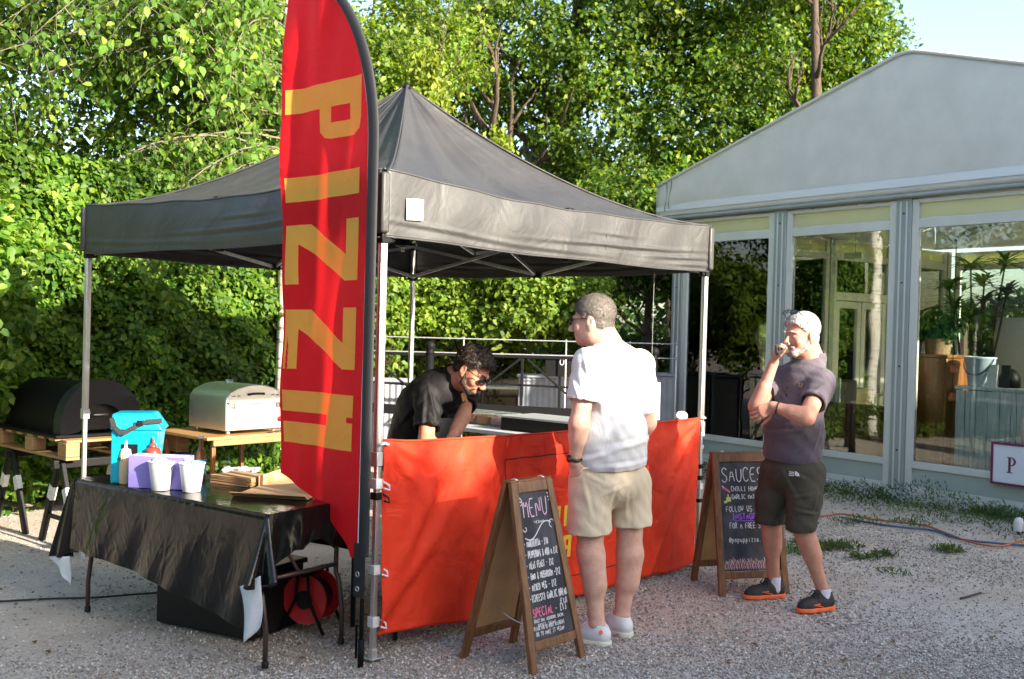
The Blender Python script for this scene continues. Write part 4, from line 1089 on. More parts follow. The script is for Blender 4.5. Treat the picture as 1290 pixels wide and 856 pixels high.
MT['bucket'] = mat('pale_blue_bucket', (.42, .50, .60), .4)
MT['dark_wall'] = mat('dark_stained_boards', (.045, .028, .018), .6, col2=(.03, .018, .012), scale=4, stretch=(8, 1, .5))
MT['purple'] = mat('purple_paint', (.16, .015, .07), .4)
MT['sign_white'] = mat('sign_white', (.66, .70, .76), .45)

MO = Vector((3.945, 10.588, 0)); MR = -.9294
MD = Vector((math.cos(MR), math.sin(MR), 0)); MI = Vector((-math.sin(MR), math.cos(MR), 0))
def ML(s, d, z=0): return MO + MD * s + MI * d + Vector((0, 0, z))
DEP = 6.2
def build_marquee():
    t = thing('marquee', 'large white framed marquee with a pitched roof and tall windows', 'marquee', MO, MR)
    def B(name, c, d, m, bev=.004, par=t):
        mb = MB(); mb.box(c, d); return mb.build(name, m, par, bevel=bev)
    xs = [-3.15, -1.56, 0.0, 1.57, 3.15]
    pw = .17
    EZ = 3.05
    # posts on the front, left side, right side and back
    for i, x in enumerate(xs):
        p = B('post', (x, .06, (EZ + .02) / 2), (pw, .14, EZ - .02), MT['post'], .006)
        mb = MB()
        for s in (-1, 1): mb.box((x + s * .035, -.013, EZ / 2), (.018, .006, EZ - .06))
        mb.build('post_groove', MT['frame'], p, bevel=.002)
        for z in (.5, 1.35, 2.2, 2.9):
            mb = MB(); mb.lathe([(.011, 0), (.007, .006)], (0, 0, 0), 8, M=Matrix.Translation((x, -.012, z)) @ Matrix.Rotation(PI / 2, 4, 'X')); mb.build('bolt', MT['dark_steel'], p)
    def bay(x0, x1, y, out, parent, wtop=2.745, wbot=.405, door=False, axis=0, frame=MT['frame']):
        """one glazed bay, x0..x1 along the wall. axis 0 = front/back wall, 1 = side wall (then x runs along the depth)"""
        def bx(name, xa, xb, za, zb, ya, yb, m, par, bev=.003):
            c = ((xa + xb) / 2, (ya + yb) / 2, (za + zb) / 2); d = (xb - xa, abs(yb - ya), zb - za)
            if axis == 1: c = (c[1], c[0], c[2]); d = (d[1], d[0], d[2])
            mb = MB(); mb.box(c, d); return mb.build(name, m, par, bevel=bev)
        fw_ = .075
        y0, y1 = y, y + out * .07
        fr = bx('window_frame', x0, x0 + fw_, .10, 3.03, y0, y1, frame, parent)
        bx('jamb', x1 - fw_, x1, .10, 3.03, y0, y1, frame, fr)
        for (za, zb) in ((.10, .155), (.335, wbot), (wtop, wtop + .10)):
            bx('crossbar', x0 + fw_ + .001, x1 - fw_ - .001, za, zb, y0 + .003 * out, y1 - .003 * out, frame, fr)
        bx('glazing_bead', x0 + fw_ + .001, x1 - fw_ - .001, 2.995, 3.03, y0 + .003 * out, y1 - .003 * out, frame, fr)
        bx('transom_panel', x0 + fw_ + .002, x1 - fw_ - .002, wtop + .101, 2.994, y0 + .03 * out, y0 + .034 * out, MT['transom'], fr, 0)
        bx('kick_panel', x0 + fw_ + .002, x1 - fw_ - .002, .156, .334, y0 + .022 * out, y0 + .05 * out, MT['kick'], fr, 0)
        bx('pane', x0 + fw_ + .002, x1 - fw_ - .002, wbot + .001, wtop - .001, y0 + .032 * out, y0 + .038 * out, MT['glass'], fr, 0)
        if door:
            xm = (x0 + x1) / 2
            for (a, b_) in ((x0 + fw_ + .01, xm - .01), (xm + .01, x1 - fw_ - .01)):
                d = bx('door', a, a + .09, wbot, 2.15, y0 - .02, y1 - .01, frame, parent)
                bx('stile', b_ - .09, b_, wbot, 2.15, y0 - .02, y1 - .01, frame, d)
                bx('rail', a + .091, b_ - .091, 2.05, 2.15, y0 - .018, y1 - .012, frame, d)
                bx('rail', a + .091, b_ - .091, .42, .60, y0 - .018, y1 - .012, frame, d)
            bx('door_head', x0 + fw_, x1 - fw_, 2.16, 2.28, y0 - .02, y1, frame, parent)
        return fr
    for a, b_ in zip(xs[:-1], xs[1:]):
        bay(a + pw / 2 + .004, b_ - pw / 2 - .004, 0, 1, t)
    ds = [0.14, 1.6, 3.1, 4.6, DEP - .07]
    for x, out in ((-3.20, 1), (3.20, -1)):
        for i, (a, b_) in enumerate(zip(ds[:-1], ds[1:])):
            bay(a + .05, b_ - .05, x, out, t, door=(x < 0 and i == 2), axis=1)
            B('post', (x + out * .03, b_, EZ / 2), (.12, .10, EZ - .02), MT['post'])
    # back wall: two glazed bays on the left, panels behind the bar
    for i, (a, b_) in enumerate(zip(xs[:-1], xs[1:])):
        if i == 0: bay(a + .09, b_ - .09, DEP, 1, t)
        else: B('back_wall_panel', ((a + b_) / 2, DEP + .03, 1.56), (b_ - a - .02, .05, 2.95), MT['dark_wall'], 0)
    # plinth beam and floor
    B('plinth', (0, .045, .01), (6.6, .16, .17), MT['frame'], .008)
    B('plinth', (-3.22, DEP / 2, .01), (.14, DEP - .15, .17), MT['frame'], .008)
    B('floor', (0, DEP / 2 + .1, .06), (6.3, DEP - .2, .06), MT['floor_in'], 0)
    # eaves beam
    B('eaves_beam', (0, .05, 3.075), (6.9, .10, .05), MT['post'], .006)
    # gable fabric + roof slopes
    PZ, EO, EZt, EZb = 4.535, 3.50, 3.485, 3.10
    def gable(y, s):
        def fn(u, v):
            x = -EO + 2 * EO * u
            top = PZ - (PZ - EZt) * abs(x) / EO
            rnd = .022 * math.exp(-(x / .07) ** 2)
            top -= rnd
            z = EZb + (top - EZb) * v
            yy = y + s * (.012 * math.sin(u * 11 + v * 2) * math.sin(PI * v) + .01 * math.sin(PI * v))
            return Vector((x, yy, z))
        mb = MB(); mb.grid(fn, 90, 24); return mb.build('gable_panel', MT['pvc'], t, smooth=True, solid=.003), fn
    g, gf = gable(-.045, -1)
    mb = MB(); mb.grid(lambda u, v: Vector((-EO + .004 + (2 * EO - .008) * u, -.0605 - .012 * math.sin(u * 11) * .25 , 3.165 + .085 * v)), 60, 2); mb.build('weld_strip', mat('pvc_strip', (.66, .68, .72), .45), g, smooth=True)
    mb = MB(); mb.grid(lambda u, v: gf(u, 0) + Vector((0, -.012 - .015 * math.sin(PI * v), -.006 - .045 * v)), 60, 4); mb.build('hem_roll', MT['post'], g, smooth=True, solid=.002)
    mb = MB(); mb.tube([gf(i / 80, 1) + Vector((0, -.004, .012)) for i in range(81)], .028, 8, flat=.7); mb.build('edge_keder', MT['frame'], g, smooth=True)
    gable(DEP + .12, 1)
    for s in (-1, 1):
        def rf(u, v, s=s):
            x = s * EO * v
            z = PZ - (PZ - EZt) * v + .012 - .022 * math.exp(-(x / .07) ** 2)
            return Vector((x, -.06 + (DEP + .2) * u, z - .02 * math.sin(PI * v) * (1 - abs(2 * ((u * 4) % 1) - 1))))
        mb = MB(); mb.grid(rf, 32, 20); mb.build('roof_panel', MT['pvc'], t, smooth=True, solid=.003)
        def vf(u, v, s=s): return Vector((s * (EO + .012 + .01 * math.sin(u * 30) * v), -.05 + (DEP + .18) * u, EZt - (EZt - EZb) * v))
        mb = MB(); mb.grid(vf, 60, 6); mb.build('eaves_valance', MT['pvc'], t, smooth=True, solid=.003)
        for d in (0.02, DEP / 2, DEP):
            mb = MB(); mb.bar((0, d, PZ - .12), (s * 3.2, d, EZt - .30), .08, .12); mb.build('rafter', MT['post'], t, bevel=.004)
    # lacing at the left eaves corner
    for k, x in enumerate((-3.33, -3.26)):
        mb = MB(); mb.tube([(x + .02 * math.sin(i * .8 + k), -.065, 3.52 - .06 * i + (.03 if k else 0)) for i in range(7)], .004, 5); mb.build('lacing_cord', MT['webbing'], t, smooth=True)
    mb = MB()
    mb.box((-3.37, .05, 3.31), (.16, .20, .36)); mb.build('corner_flap', MT['pvc'], t, bevel=.02)
    return t
build_marquee()

# sign with the purple frame on the front wall
def build_sign():
    t = thing('wall_sign', 'white sign in a purple frame with a letter P fixed low on the marquee', 'sign', ML(1.005, -.015, .30), MR)
    mb = MB(); mb.box((.33, -.012, .195), (.62, .014, .35)); mb.build('sign_face', MT['sign_white'], t, bevel=.002)
    for (c, d) in (((.33, -.014, .01), (.66, .026, .02)), ((.33, -.014, .38), (.66, .026, .02)), ((.01, -.014, .195), (.02, .026, .349)), ((.65, -.014, .195), (.02, .026, .349))):
        mb = MB(); mb.box(c, d); mb.build('sign_frame', MT['purple'], t, bevel=.002)
    mb = MB(); y0, y1 = -.023, -.0195
    M = Matrix(((1, 0, 0, .155), (0, 0, -1, y1), (0, 1, 0, .125), (0, 0, 0, 1)))
    mb.prism([(.012, 0), (.034, 0), (.034, .13), (.012, .13)], 0, .003, M)
    mb.prism([(-.002, -.008), (.052, -.008), (.052, -.0005), (-.002, -.0005)], 0, .003, M)
    mb.prism([(-.002, .1305), (.04, .1305), (.04, .138), (-.002, .138)], 0, .003, M)
    o = [(.0345 + .048 * math.cos(a) * (1 if math.cos(a) > 0 else 0), .097 + .041 * math.sin(a)) for a in [PI / 2 - PI * i / 14 for i in range(15)]]
    n_ = [(.0345 + .028 * math.cos(a) * (1 if math.cos(a) > 0 else 0), .097 + .033 * math.sin(a)) for a in [PI / 2 - PI * i / 14 for i in range(15)]]
    for i in range(14): mb.prism([n_[i], n_[i + 1], o[i + 1], o[i]], 0, .003, M)
    mb.build('letter', MT['purple'], t)
build_sign()

# ---------------------------------------------------------------- things inside the marquee
def pot_plant(name, label, loc, rotz, pot, leaves, cat='plant'):
    t = thing(name, label, cat, loc, rotz)
    mb = MB(); mb.lathe(pot[0], (0, 0, 0), 20); mb.build('pot', pot[1], t, smooth=True, angle=50)
    mb = MB(); mb.lathe([(pot[0][-1][0] * .86, pot[0][-1][1] - .03), (.01, pot[0][-1][1] - .02)], (0, 0, 0), 12); mb.build('soil', MT['hedge_core'], t)
    leaves(t, pot[0][-1][1])
    return t
def strap_leaves(heads, n, L, w, seed, m='house', stems=True, up=.6):
    def f(t, z0):
        r = random.Random(seed); mb = MB(); st = MB()
        for (hx, hy, hz) in heads:
            if stems: st.tube([(hx * .2, hy * .2, z0 - .04), (hx * .6 + r.uniform(-.03, .03), hy * .6, z0 + (hz - z0) * .5), (hx, hy, hz)], [.014, .011, .009], 6)
            for i in range(n):
                a = r.uniform(0, 2 * PI); e = r.uniform(-.1, 1.0) * up + .15
                d = Vector((math.cos(a) * math.cos(e), math.sin(a) * math.cos(e), math.sin(e))); s = Vector((-math.sin(a), math.cos(a), 0))
                l = L * r.uniform(.7, 1.1); P = Vector((hx, hy, hz + r.uniform(-.05, .03))); pts = []
                for k in range(5):
                    q = k / 4; pts.append(P + d * l * q + Vector((0, 0, -.35 * l * q * q)))
                ws = [w * .5, w, w * .9, w * .55, .001]
                vs = [p + s * ww / 2 for p, ww in zip(pts, ws)] + [p - s * ww / 2 for p, ww in zip(pts, ws)]
                mb.add(vs, [(5 + k, 5 + k + 1, k + 1, k) for k in range(4)])
        if stems: st.build('stem', MT['bark'], t, smooth=True)
        o = mb.build('foliage', LM[m], t, smooth=True); tagit(o, kind='stuff')
    return f
def leafy(n, rx, rz, size, seed, m='house'):
    def f(t, z0):
        g = np.random.default_rng(seed)
        d = g.normal(size=(n, 3)); d /= np.linalg.norm(d, axis=1, keepdims=True); rad = g.random(n) ** .4
        P = d * rad[:, None] * np.array([rx, rx, rz]) + np.array([0, 0, z0 + rz * .7])
        leaf_cloud('foliage', P, d + np.array([0, 0, .5]), size, LM[m], t, seed, True)
    return f
pot_plant('dragon_plant', 'spiky-leaved dragon plant behind the right-hand marquee window', ML(.22, 1.0, .09), MR, ([(.13, 0), (.17, .3), (.19, .34)], MT['dark_steel']),
          strap_leaves([(-.30, 0, 2.12), (-.12, .1, 2.34), (.12, -.05, 2.15), (.02, .15, 1.98), (-.28, .1, 1.92), (.26, .1, 2.36), (.34, 0, 2.05), (0, -.1, 1.8)], 48, .34, .042, 3), 'plant')
# bar cabinet, counter
def build_bar():
    t = thing('cabinet', 'red-brown wooden cabinet behind the right-hand window', 'cabinet', ML(.12, .42, .09), MR)
    mb = MB(); mb.box((0, 0, .68), (.52, .40, 1.36)); mb.build('body', MT['mahogany'], t, bevel=.006)
    mb = MB(); mb.box((0, 0, 1.375), (.56, .44, .03)); mb.build('top', MT['mahogany'], t, bevel=.006)
    for z in (.35, .8):
        mb = MB(); mb.box((0, -.204, z), (.46, .01, .40)); mb.build('door_panel', MT['mahogany'], t, bevel=.004)
    t = thing('plank_counter', 'pale blue counter of upright planks inside the marquee', 'counter', ML(.84, .36, .09), MR)
    r = random.Random(2); x = -.36
    while x < .55:
        w = r.choice([.10, .12, .055, .11]); mb = MB(); mb.box((x + w / 2, -.12 + r.uniform(-.003, .003), .53), (w - .007, .02, 1.04)); mb.build('plank', MT['plank_blue'], t, bevel=.003); x += w
    mb = MB(); mb.box((.09, .04, .53), (.88, .27, 1.0)); mb.build('carcass', MT['dark_steel'], t)
    mb = MB(); mb.box((.10, .03, 1.075), (.94, .34, .03)); mb.build('top', MT['plank_blue'], t, bevel=.004)
build_bar()
t = thing('bucket', 'pale blue bucket standing on the plank counter', 'bucket', ML(.64, .38, 1.182), MR)
mb = MB(); mb.lathe([(.105, 0), (.145, .27), (.152, .275), (.152, .29), (.14, .29), (.10, .02)], n=24); mb.build('pail', MT['bucket'], t, smooth=True, angle=50)
mb = MB(); mb.tube([(.15 * math.cos(a), -.02 - .10 * math.sin(a), .27 - .16 * math.sin(a)) for a in [PI * i / 12 for i in range(13)]], .005, 6); mb.build('handle', MT['dark_steel'], t, smooth=True)
for nm, lb, s, m, w in (('menu_card', 'white leaflet propped on the counter beside the bucket', .80, 'paper', .10), ('menu_card', 'dark card standing behind the white leaflet', .93, 'dark_steel', .09)):
    o = MB().box((0, 0, .11), (w, .006, .22), Euler((-.12, 0, 0))).build(nm, MT[m]); o.location = ML(s, .32, 1.182); o.rotation_euler = (0, 0, MR); tagit(o, lb, 'card')
o = MB().lathe([(.10, 0), (.10, .10), (.07, .16), (.02, .19)], n=20).build('dome_lamp', MT['black_plastic'], smooth=True); o.location = ML(.90, .46, 1.182); tagit(o, 'black rounded lamp behind the cards on the counter', 'lamp')
pot_plant('potted_fern', 'leafy plant in a wooden tub on top of the cabinet', ML(.16, .42, 1.482), MR, ([(.115, 0), (.135, .15), (.14, .16)], MT['wicker']), leafy(420, .26, .20, .075, 5))
pot_plant('potted_fern', 'leafy plant in a small pale blue pot at the left end of the cabinet', ML(-.10, .40, 1.482), MR, ([(.07, 0), (.085, .14), (.09, .15)], MT['bucket']), leafy(260, .20, .16, .07, 6))
t = thing('cool_cabinet', 'cream upright cabinet behind the counter', 'cabinet', ML(.58, 1.35, .09), MR)
mb = MB(); mb.box((0, 0, .9), (.46, .4, 1.78)); mb.build('body', MT['cream'], t, bevel=.008)
for z in (.5, 1.35):
    mb = MB(); mb.box((0, -.207, z), (.43, .012, .80)); mb.build('door', MT['cream'], t, bevel=.005)
mb = MB(); mb.box((.16, -.222, 1.2), (.02, .02, .3)); mb.build('handle', MT['steel'], t, bevel=.004)
for i, (s, d, z) in enumerate(((.40, .30, 1.02), (.38, .32, 1.30))):
    t = thing('pendant_lamp', ['orange shaded lamp glimpsed low in the gap beside the counter', 'orange shaded lamp glimpsed above the counter corner'][i], 'lamp', ML(s, d, z), MR)
    mb = MB(); mb.lathe([(.045, 0), (.05, .03), (.03, .07), (.012, .085)], n=16); mb.build('shade', mat('orange_shade%d' % i, (.75, .22, .10), .5), t, smooth=True)
    mb = MB(); mb.tube([(0, 0, .085), (0, 0, 2.95 - z)], .003, 5); mb.build('cable', MT['black_plastic'], t)
# brown leather armchairs
def armchair(label, s, d, rz, name='leather_armchair'):
    t = thing(name, label, 'armchair', ML(s, d, .09), MR + rz)
    for nm, c, dd in (('seat', (0, 0, .28), (.62, .62, .28)), ('backrest', (0, -.34, .48), (.86, .18, .66)), ('armrest', (-.39, 0, .36), (.15, .66, .46)), ('armrest', (.39, 0, .36), (.15, .66, .46))):
        mb = MB(); mb.box(c, dd); mb.build(nm, MT['leather'], t, bevel=.045)
    for x in (-.36, .36):
        for y in (-.36, .28):
            mb = MB(); mb.tube([(x, y, 0), (x, y, .14)], .022, 8); mb.build('leg', MT['mahogany'], t, smooth=True)
armchair('brown leather armchair with its back to the middle window', -.85, .75, 0)
armchair('brown leather armchair behind the left-hand window', -2.1, 1.0, .5)
# plant shelves behind the left window
t = thing('plant_stand', 'two-tier wooden plant stand behind the left-hand window', 'plant stand', ML(-2.85, .55, .09), MR)
for z in (.34, 1.03):
    mb = MB(); mb.box((0, 0, z), (.52, .34, .03)); mb.build('shelf', MT['wood_pale'], t, bevel=.004)
for x in (-.22, .22):
    for y in (-.14, .14):
        mb = MB(); mb.bar((x * 1.15, y, 0), (x * .75, y * .8, 1.2), .014, .014); mb.build('leg', MT['dark_steel'], t)
pot_plant('bamboo_plant', 'tall bamboo in a striped wicker basket on the upper plant shelf', ML(-2.85, .55, 1.137), MR, ([(.13, 0), (.16, .24), (.165, .27)], MT['wicker']),
          strap_leaves([(-.10, 0, .75), (.02, .05, .95), (.10, 0, .70), (0, -.06, .55), (.14, .05, 1.1), (-.14, .02, 1.15)], 22, .26, .022, 8, 'hedge'))
pot_plant('foliage_plant', 'dark broad-leaved plant on the lower plant shelf', ML(-2.85, .52, .447), MR, ([(.10, 0), (.13, .18), (.135, .2)], MT['dark_steel']), leafy(160, .28, .22, .13, 9))
pot_plant('foliage_plant', 'spiky plant standing on the floor by the left window', ML(-2.95, .95, .09), MR, ([(.12, 0), (.15, .25), (.155, .27)], MT['dark_steel']), strap_leaves([(0, 0, .55), (.08, .05, .8)], 30, .42, .04, 10))
t = thing('planter_box', 'pale slatted planter inside the left part of the marquee', 'planter', ML(-2.3, 1.9, .09), MR)
mb = MB(); mb.box((0, .02, .5), (.70, .32, .98)); mb.build('box', MT['dark_steel'], t)
for i in range(8):
    mb = MB(); mb.box((-.31 + i * .088, -.155, .52), (.078, .016, 1.0)); mb.build('slat', MT['plank_blue'], t, bevel=.002)
# table and chairs near the side door, white
def cafe_table(label, s, d):
    t = thing('cafe_table', label, 'table', ML(s, d, .09), MR)
    mb = MB(); mb.box((0, 0, .73), (.75, .75, .03)); mb.build('top', MT['white_plastic'], t, bevel=.005)
    for x in (-.33, .33):
        for y in (-.33, .33):
            mb = MB(); mb.box((x, y, .357), (.04, .04, .714)); mb.build('leg', MT['white_plastic'], t)
cafe_table('white square table inside near the marquee side door', -2.35, 3.9)
cafe_table('white square table further back inside the marquee', -1.2, 4.9)
t = thing('ceiling_light', 'white rectangular light fitting hanging under the marquee roof', 'light fitting', ML(-1.55, 1.4, 2.62), MR)
mb = MB(); mb.box((0, 0, 0), (.26, .12, .07)); mb.build('housing', MT['white_plastic'], t, bevel=.01)
mb = MB(); mb.tube([(0, 0, .035), (0, 0, 1.2)], .004, 5); mb.build('cable', MT['black_plastic'], t)

# ---------------------------------------------------------------- iron railing, planters and garden behind the stall
def build_railing():
    t = thing('iron_railing', 'black iron railing with ball-topped posts and diagonal braces behind the stall', 'railing', (0, 0, 0))
    def Bm(name, a, b_, w, h=None, m='black_iron'):
        mb = MB(); mb.bar(a, b_, w, h); return mb.build(name, MT[m], t, bevel=.003)
    Y = 11.0
    posts = [-2.15, -.86, 1.50]
    for x in posts:
        mb = MB(); mb.tube([(x, Y, -.02), (x, Y, 1.34)], .042, 12); p = mb.build('post', MT['black_iron'], t, smooth=True)
        mb = MB(); mb.lathe([(.001, 1.34), (.045, 1.342), (.045, 1.36), (.03, 1.37), (.05, 1.40), (.056, 1.425), (.05, 1.45), (.03, 1.47), (.001, 1.478)], (x, Y, 0), 16, caps=False); mb.build('ball_finial', MT['black_iron'], p, smooth=True)
    for a, b_ in zip(posts[:-1], posts[1:]):
        A = a + .045; Bx = b_ - .045; mid = (A + Bx) / 2 + .0
        if b_ > 1: mid = .115
        Bm('top_rail', (A, Y, 1.335), (Bx, Y, 1.335), .035, .03)
        Bm('middle_rail', (A, Y, 1.06), (Bx, Y, 1.00), .022, .022)
        Bm('bottom_rail', (A, Y, .79), (Bx, Y, .73), .05, .10)
        Bm('upright', (mid, Y + .001, .82), (mid, Y + .001, 1.318), .045, .03)
        if b_ > 1:
            for (p, q) in (((mid - .02, 1.315), (mid - .62, .83)), ((mid + .05, 1.315), (mid + .62, .83)), ((mid - .62, 1.315), (mid - 1.0, .85)), ((mid + .66, .85), (mid + 1.25, 1.31)), ((mid - .50, .84), (mid - .38, .80))):
                Bm('brace', (p[0], Y - .012, p[1]), (q[0], Y - .012, q[1]), .022, .022)
        else:
            Bm('brace', (A, Y - .012, .85), (mid, Y - .012, 1.31), .022, .022); Bm('brace', (mid, Y - .012, 1.31), (Bx, Y - .012, .85), .022, .022)
        Bm('foot_rail', (A, Y, .15), (Bx, Y, .15), .03, .03)
build_railing()
def wire_fence():
    t = thing('wire_fence', 'thin grey wire fence with slim posts beyond the black railing', 'fence', (0, 0, 0))
    Y = 11.9
    for z in (1.50, 1.335):
        mb = MB(); mb.tube([(-2.6 + i * .45, Y, z) for i in range(11)], .0065, 6); mb.build('wire_rail', MT['alu_dull'], t, smooth=True)
    for x in (-2.3, -1.5, -.55, .62, 1.35, 1.88):
        mb = MB(); mb.tube([(x, Y + .012, -.02), (x, Y + .012, 1.52)], .010, 6); mb.build('fence_post', MT['alu_dull'], t, smooth=True)
wire_fence()
MT['ribbed'] = mat('grey_ribbed_metal', (.24, .25, .28), .6, .0, col2=(.20, .21, .24), scale=3)
MT['ribbed_side'] = mat('grey_green_metal', (.30, .32, .28), .5, .1, col2=(.26, .28, .24), scale=3)
def ribbed_planter(label, c, w, d, h, rz=0):
    t = thing('ribbed_planter', label, 'planter', c, rz, 'grey ribbed planters beyond the railing')
    def fn(u, v): return Vector((-w / 2 + w * u, -d / 2 + .006 * math.cos(u * w / .035 * PI), h * v))
    mb = MB(); mb.grid(fn, int(w / .0088), 2); mb.build('ribbed_front', MT['ribbed'], t, solid=.002)
    mb = MB(); mb.box((0, .01, h / 2 - .01), (w - .004, d - .02, h - .03)); mb.build('body', MT['ribbed_side'], t)
    for (cx, cy, dx, dy) in ((0, -d / 2, w + .04, .05), (0, d / 2, w + .04, .05), (-w / 2, 0, .05, d - .051), (w / 2, 0, .05, d - .051)):
        mb = MB(); mb.box((cx, cy, h + .012), (dx, dy, .024)); mb.build('rim', MT['ribbed'], t, bevel=.003)
    mb = MB(); mb.box((0, 0, h - .004), (w - .06, d - .06, .01)); mb.build('soil', MT['hedge_core'], t)
ribbed_planter('grey ribbed metal planter between the bending man and the customer in white', (.58, 12.7, 0), .95, .5, 1.05, -.05)
ribbed_planter('grey ribbed metal planter right of the customer in white', (1.60, 12.95, 0), .80, .45, 1.10, -.05)
ribbed_planter('grey ribbed metal planter seen between the two left gazebo poles', (-1.45, 12.2, 0), .75, .45, .98, 0)
t = thing('notice_board', 'small black board with a pale circle beside the customer in white', 'sign', (.50, 12.0, 0))
mb = MB(); mb.box((.06, 0, 1.22), (.34, .02, .26)); mb.build('board', MT['black_paint'], t, bevel=.003)
mb = MB(); mb.box((.06, .02, .55), (.03, .02, 1.12)); mb.build('stake', MT['black_paint'], t)
mb = MB(); mb.tube([(.08 + .022 * math.cos(a), -.0115, 1.26 + .035 * math.sin(a)) for a in [2 * PI * i / 16 for i in range(16)]], .005, 5, closed=True); mb.build('circle', MT['chalk'], t, smooth=True)
MT['terr'] = mat('sandstone', (.42, .34, .24), .85, col2=(.33, .26, .18), scale=6, bump=.3, bscale=40)
t = thing('terrace_wall', 'low sandy stone terrace wall in the garden behind the planters', 'wall', (.2, 14.2, 0))
r = random.Random(8)
for row in range(4):
    x = -3.2
    while x < 4.5:
        w = r.uniform(.30, .55)
        mb = MB(); mb.box((x + w / 2, r.uniform(-.01, .01), .13 + row * .235), (w - .02, .3, .215)); mb.build('stone', MT['terr'], t, bevel=.012); x += w
mb = MB(); mb.box((.6, .02, .47), (7.6, .24, .94)); mb.build('mortar', mat('mortar', (.3, .27, .22), .9), t)
# pale parasol / bench glimpsed behind
t = thing('garden_bench', 'pale timber bench on the terrace behind the planters', 'bench', (-.25, 13.6, 0))
for i in range(4):
    mb = MB(); mb.box((0, -.18 + i * .12, .86), (1.3, .09, .03)); mb.build('slat', MT['cream'], t, bevel=.004)
for x in (-.55, .55):
    mb = MB(); mb.box((x, 0, .42), (.07, .42, .84)); mb.build('leg', MT['cream'], t, bevel=.004)
# ---------------------------------------------------------------- folding table with plastic cloth
TC0 = Vector((-1.115, 4.838, 0)); TC1 = Vector((-2.385, 5.757, 0))
TX = (TC0 - TC1).normalized(); TLn = (TC0 - TC1).length; TW = .60
TY = Vector((-TX.y, TX.x, 0)); TCc = (TC0 + TC1) / 2 + TY * TW / 2; TROT = math.atan2(TX.y, TX.x)
def TT(x, y, z=0): return TCc + TX * x + TY * y + Vector((0, 0, z))
def tcoord(p):
    d = p - TCc; return d.dot(TX), d.dot(TY)
def build_table():
    t = thing('folding_table', 'folding table with bent brown steel legs under the black plastic cloth', 'table', TCc, TROT)
    mb = MB(); mb.box((0, 0, .715), (TLn - .03, TW - .03, .035)); mb.build('tabletop', MT['white_plastic'], t, bevel=.008)
    for ex in (-1, 1):
        x0 = ex * (TLn / 2 - .10)
        for ey in (-1, 1):
            y = ey * (TW / 2 - .05)
            mb = MB(); mb.tube([(x0 - ex * .0, y, .70), (x0 - ex * .0, y, .38), (x0 - ex * .0, y - 0, .36), (x0 + ex * .02, y + ey * .0, .33), (x0 + ex * .045, y, .20), (x0 + ex * .05, y, .17), (x0 + ex * .05, y, .012)], .0125, 10); mb.build('leg', MT['brown_tube'], t, smooth=True)
            mb = MB(); mb.lathe([(.017, 0), (.017, .025), (.013, .03)], (x0 + ex * .05, y, 0), 10); mb.build('foot_cap', MT['black_plastic'], t, smooth=True, angle=40)
        mb = MB(); mb.tube([(x0, -TW / 2 + .05, .40), (x0, TW / 2 - .05, .40)], .0115, 8); mb.build('crossbar', MT['brown_tube'], t, smooth=True)
        mb = MB(); mb.tube([(x0, 0, .40), (x0 - ex * .30, 0, .69)], .009, 8); mb.build('brace', MT['brown_tube'], t, smooth=True)
build_table()
def plastic_mat():
    m = mat('black_plastic_cloth', (.006, .006, .006), .16, 0, spec=.35, coat=.05, bump=.10, bscale=45, wob=(9, .35, .008), stretch=(1, 1, .6))
    return m
MT['pcloth'] = plastic_mat()
MT['pcloth_under'] = mat('pale_cloth_underside', (.55, .58, .62), .4, col2=(.48, .52, .57), scale=8, bump=.2, bscale=30, wob=(12, .5, .01))
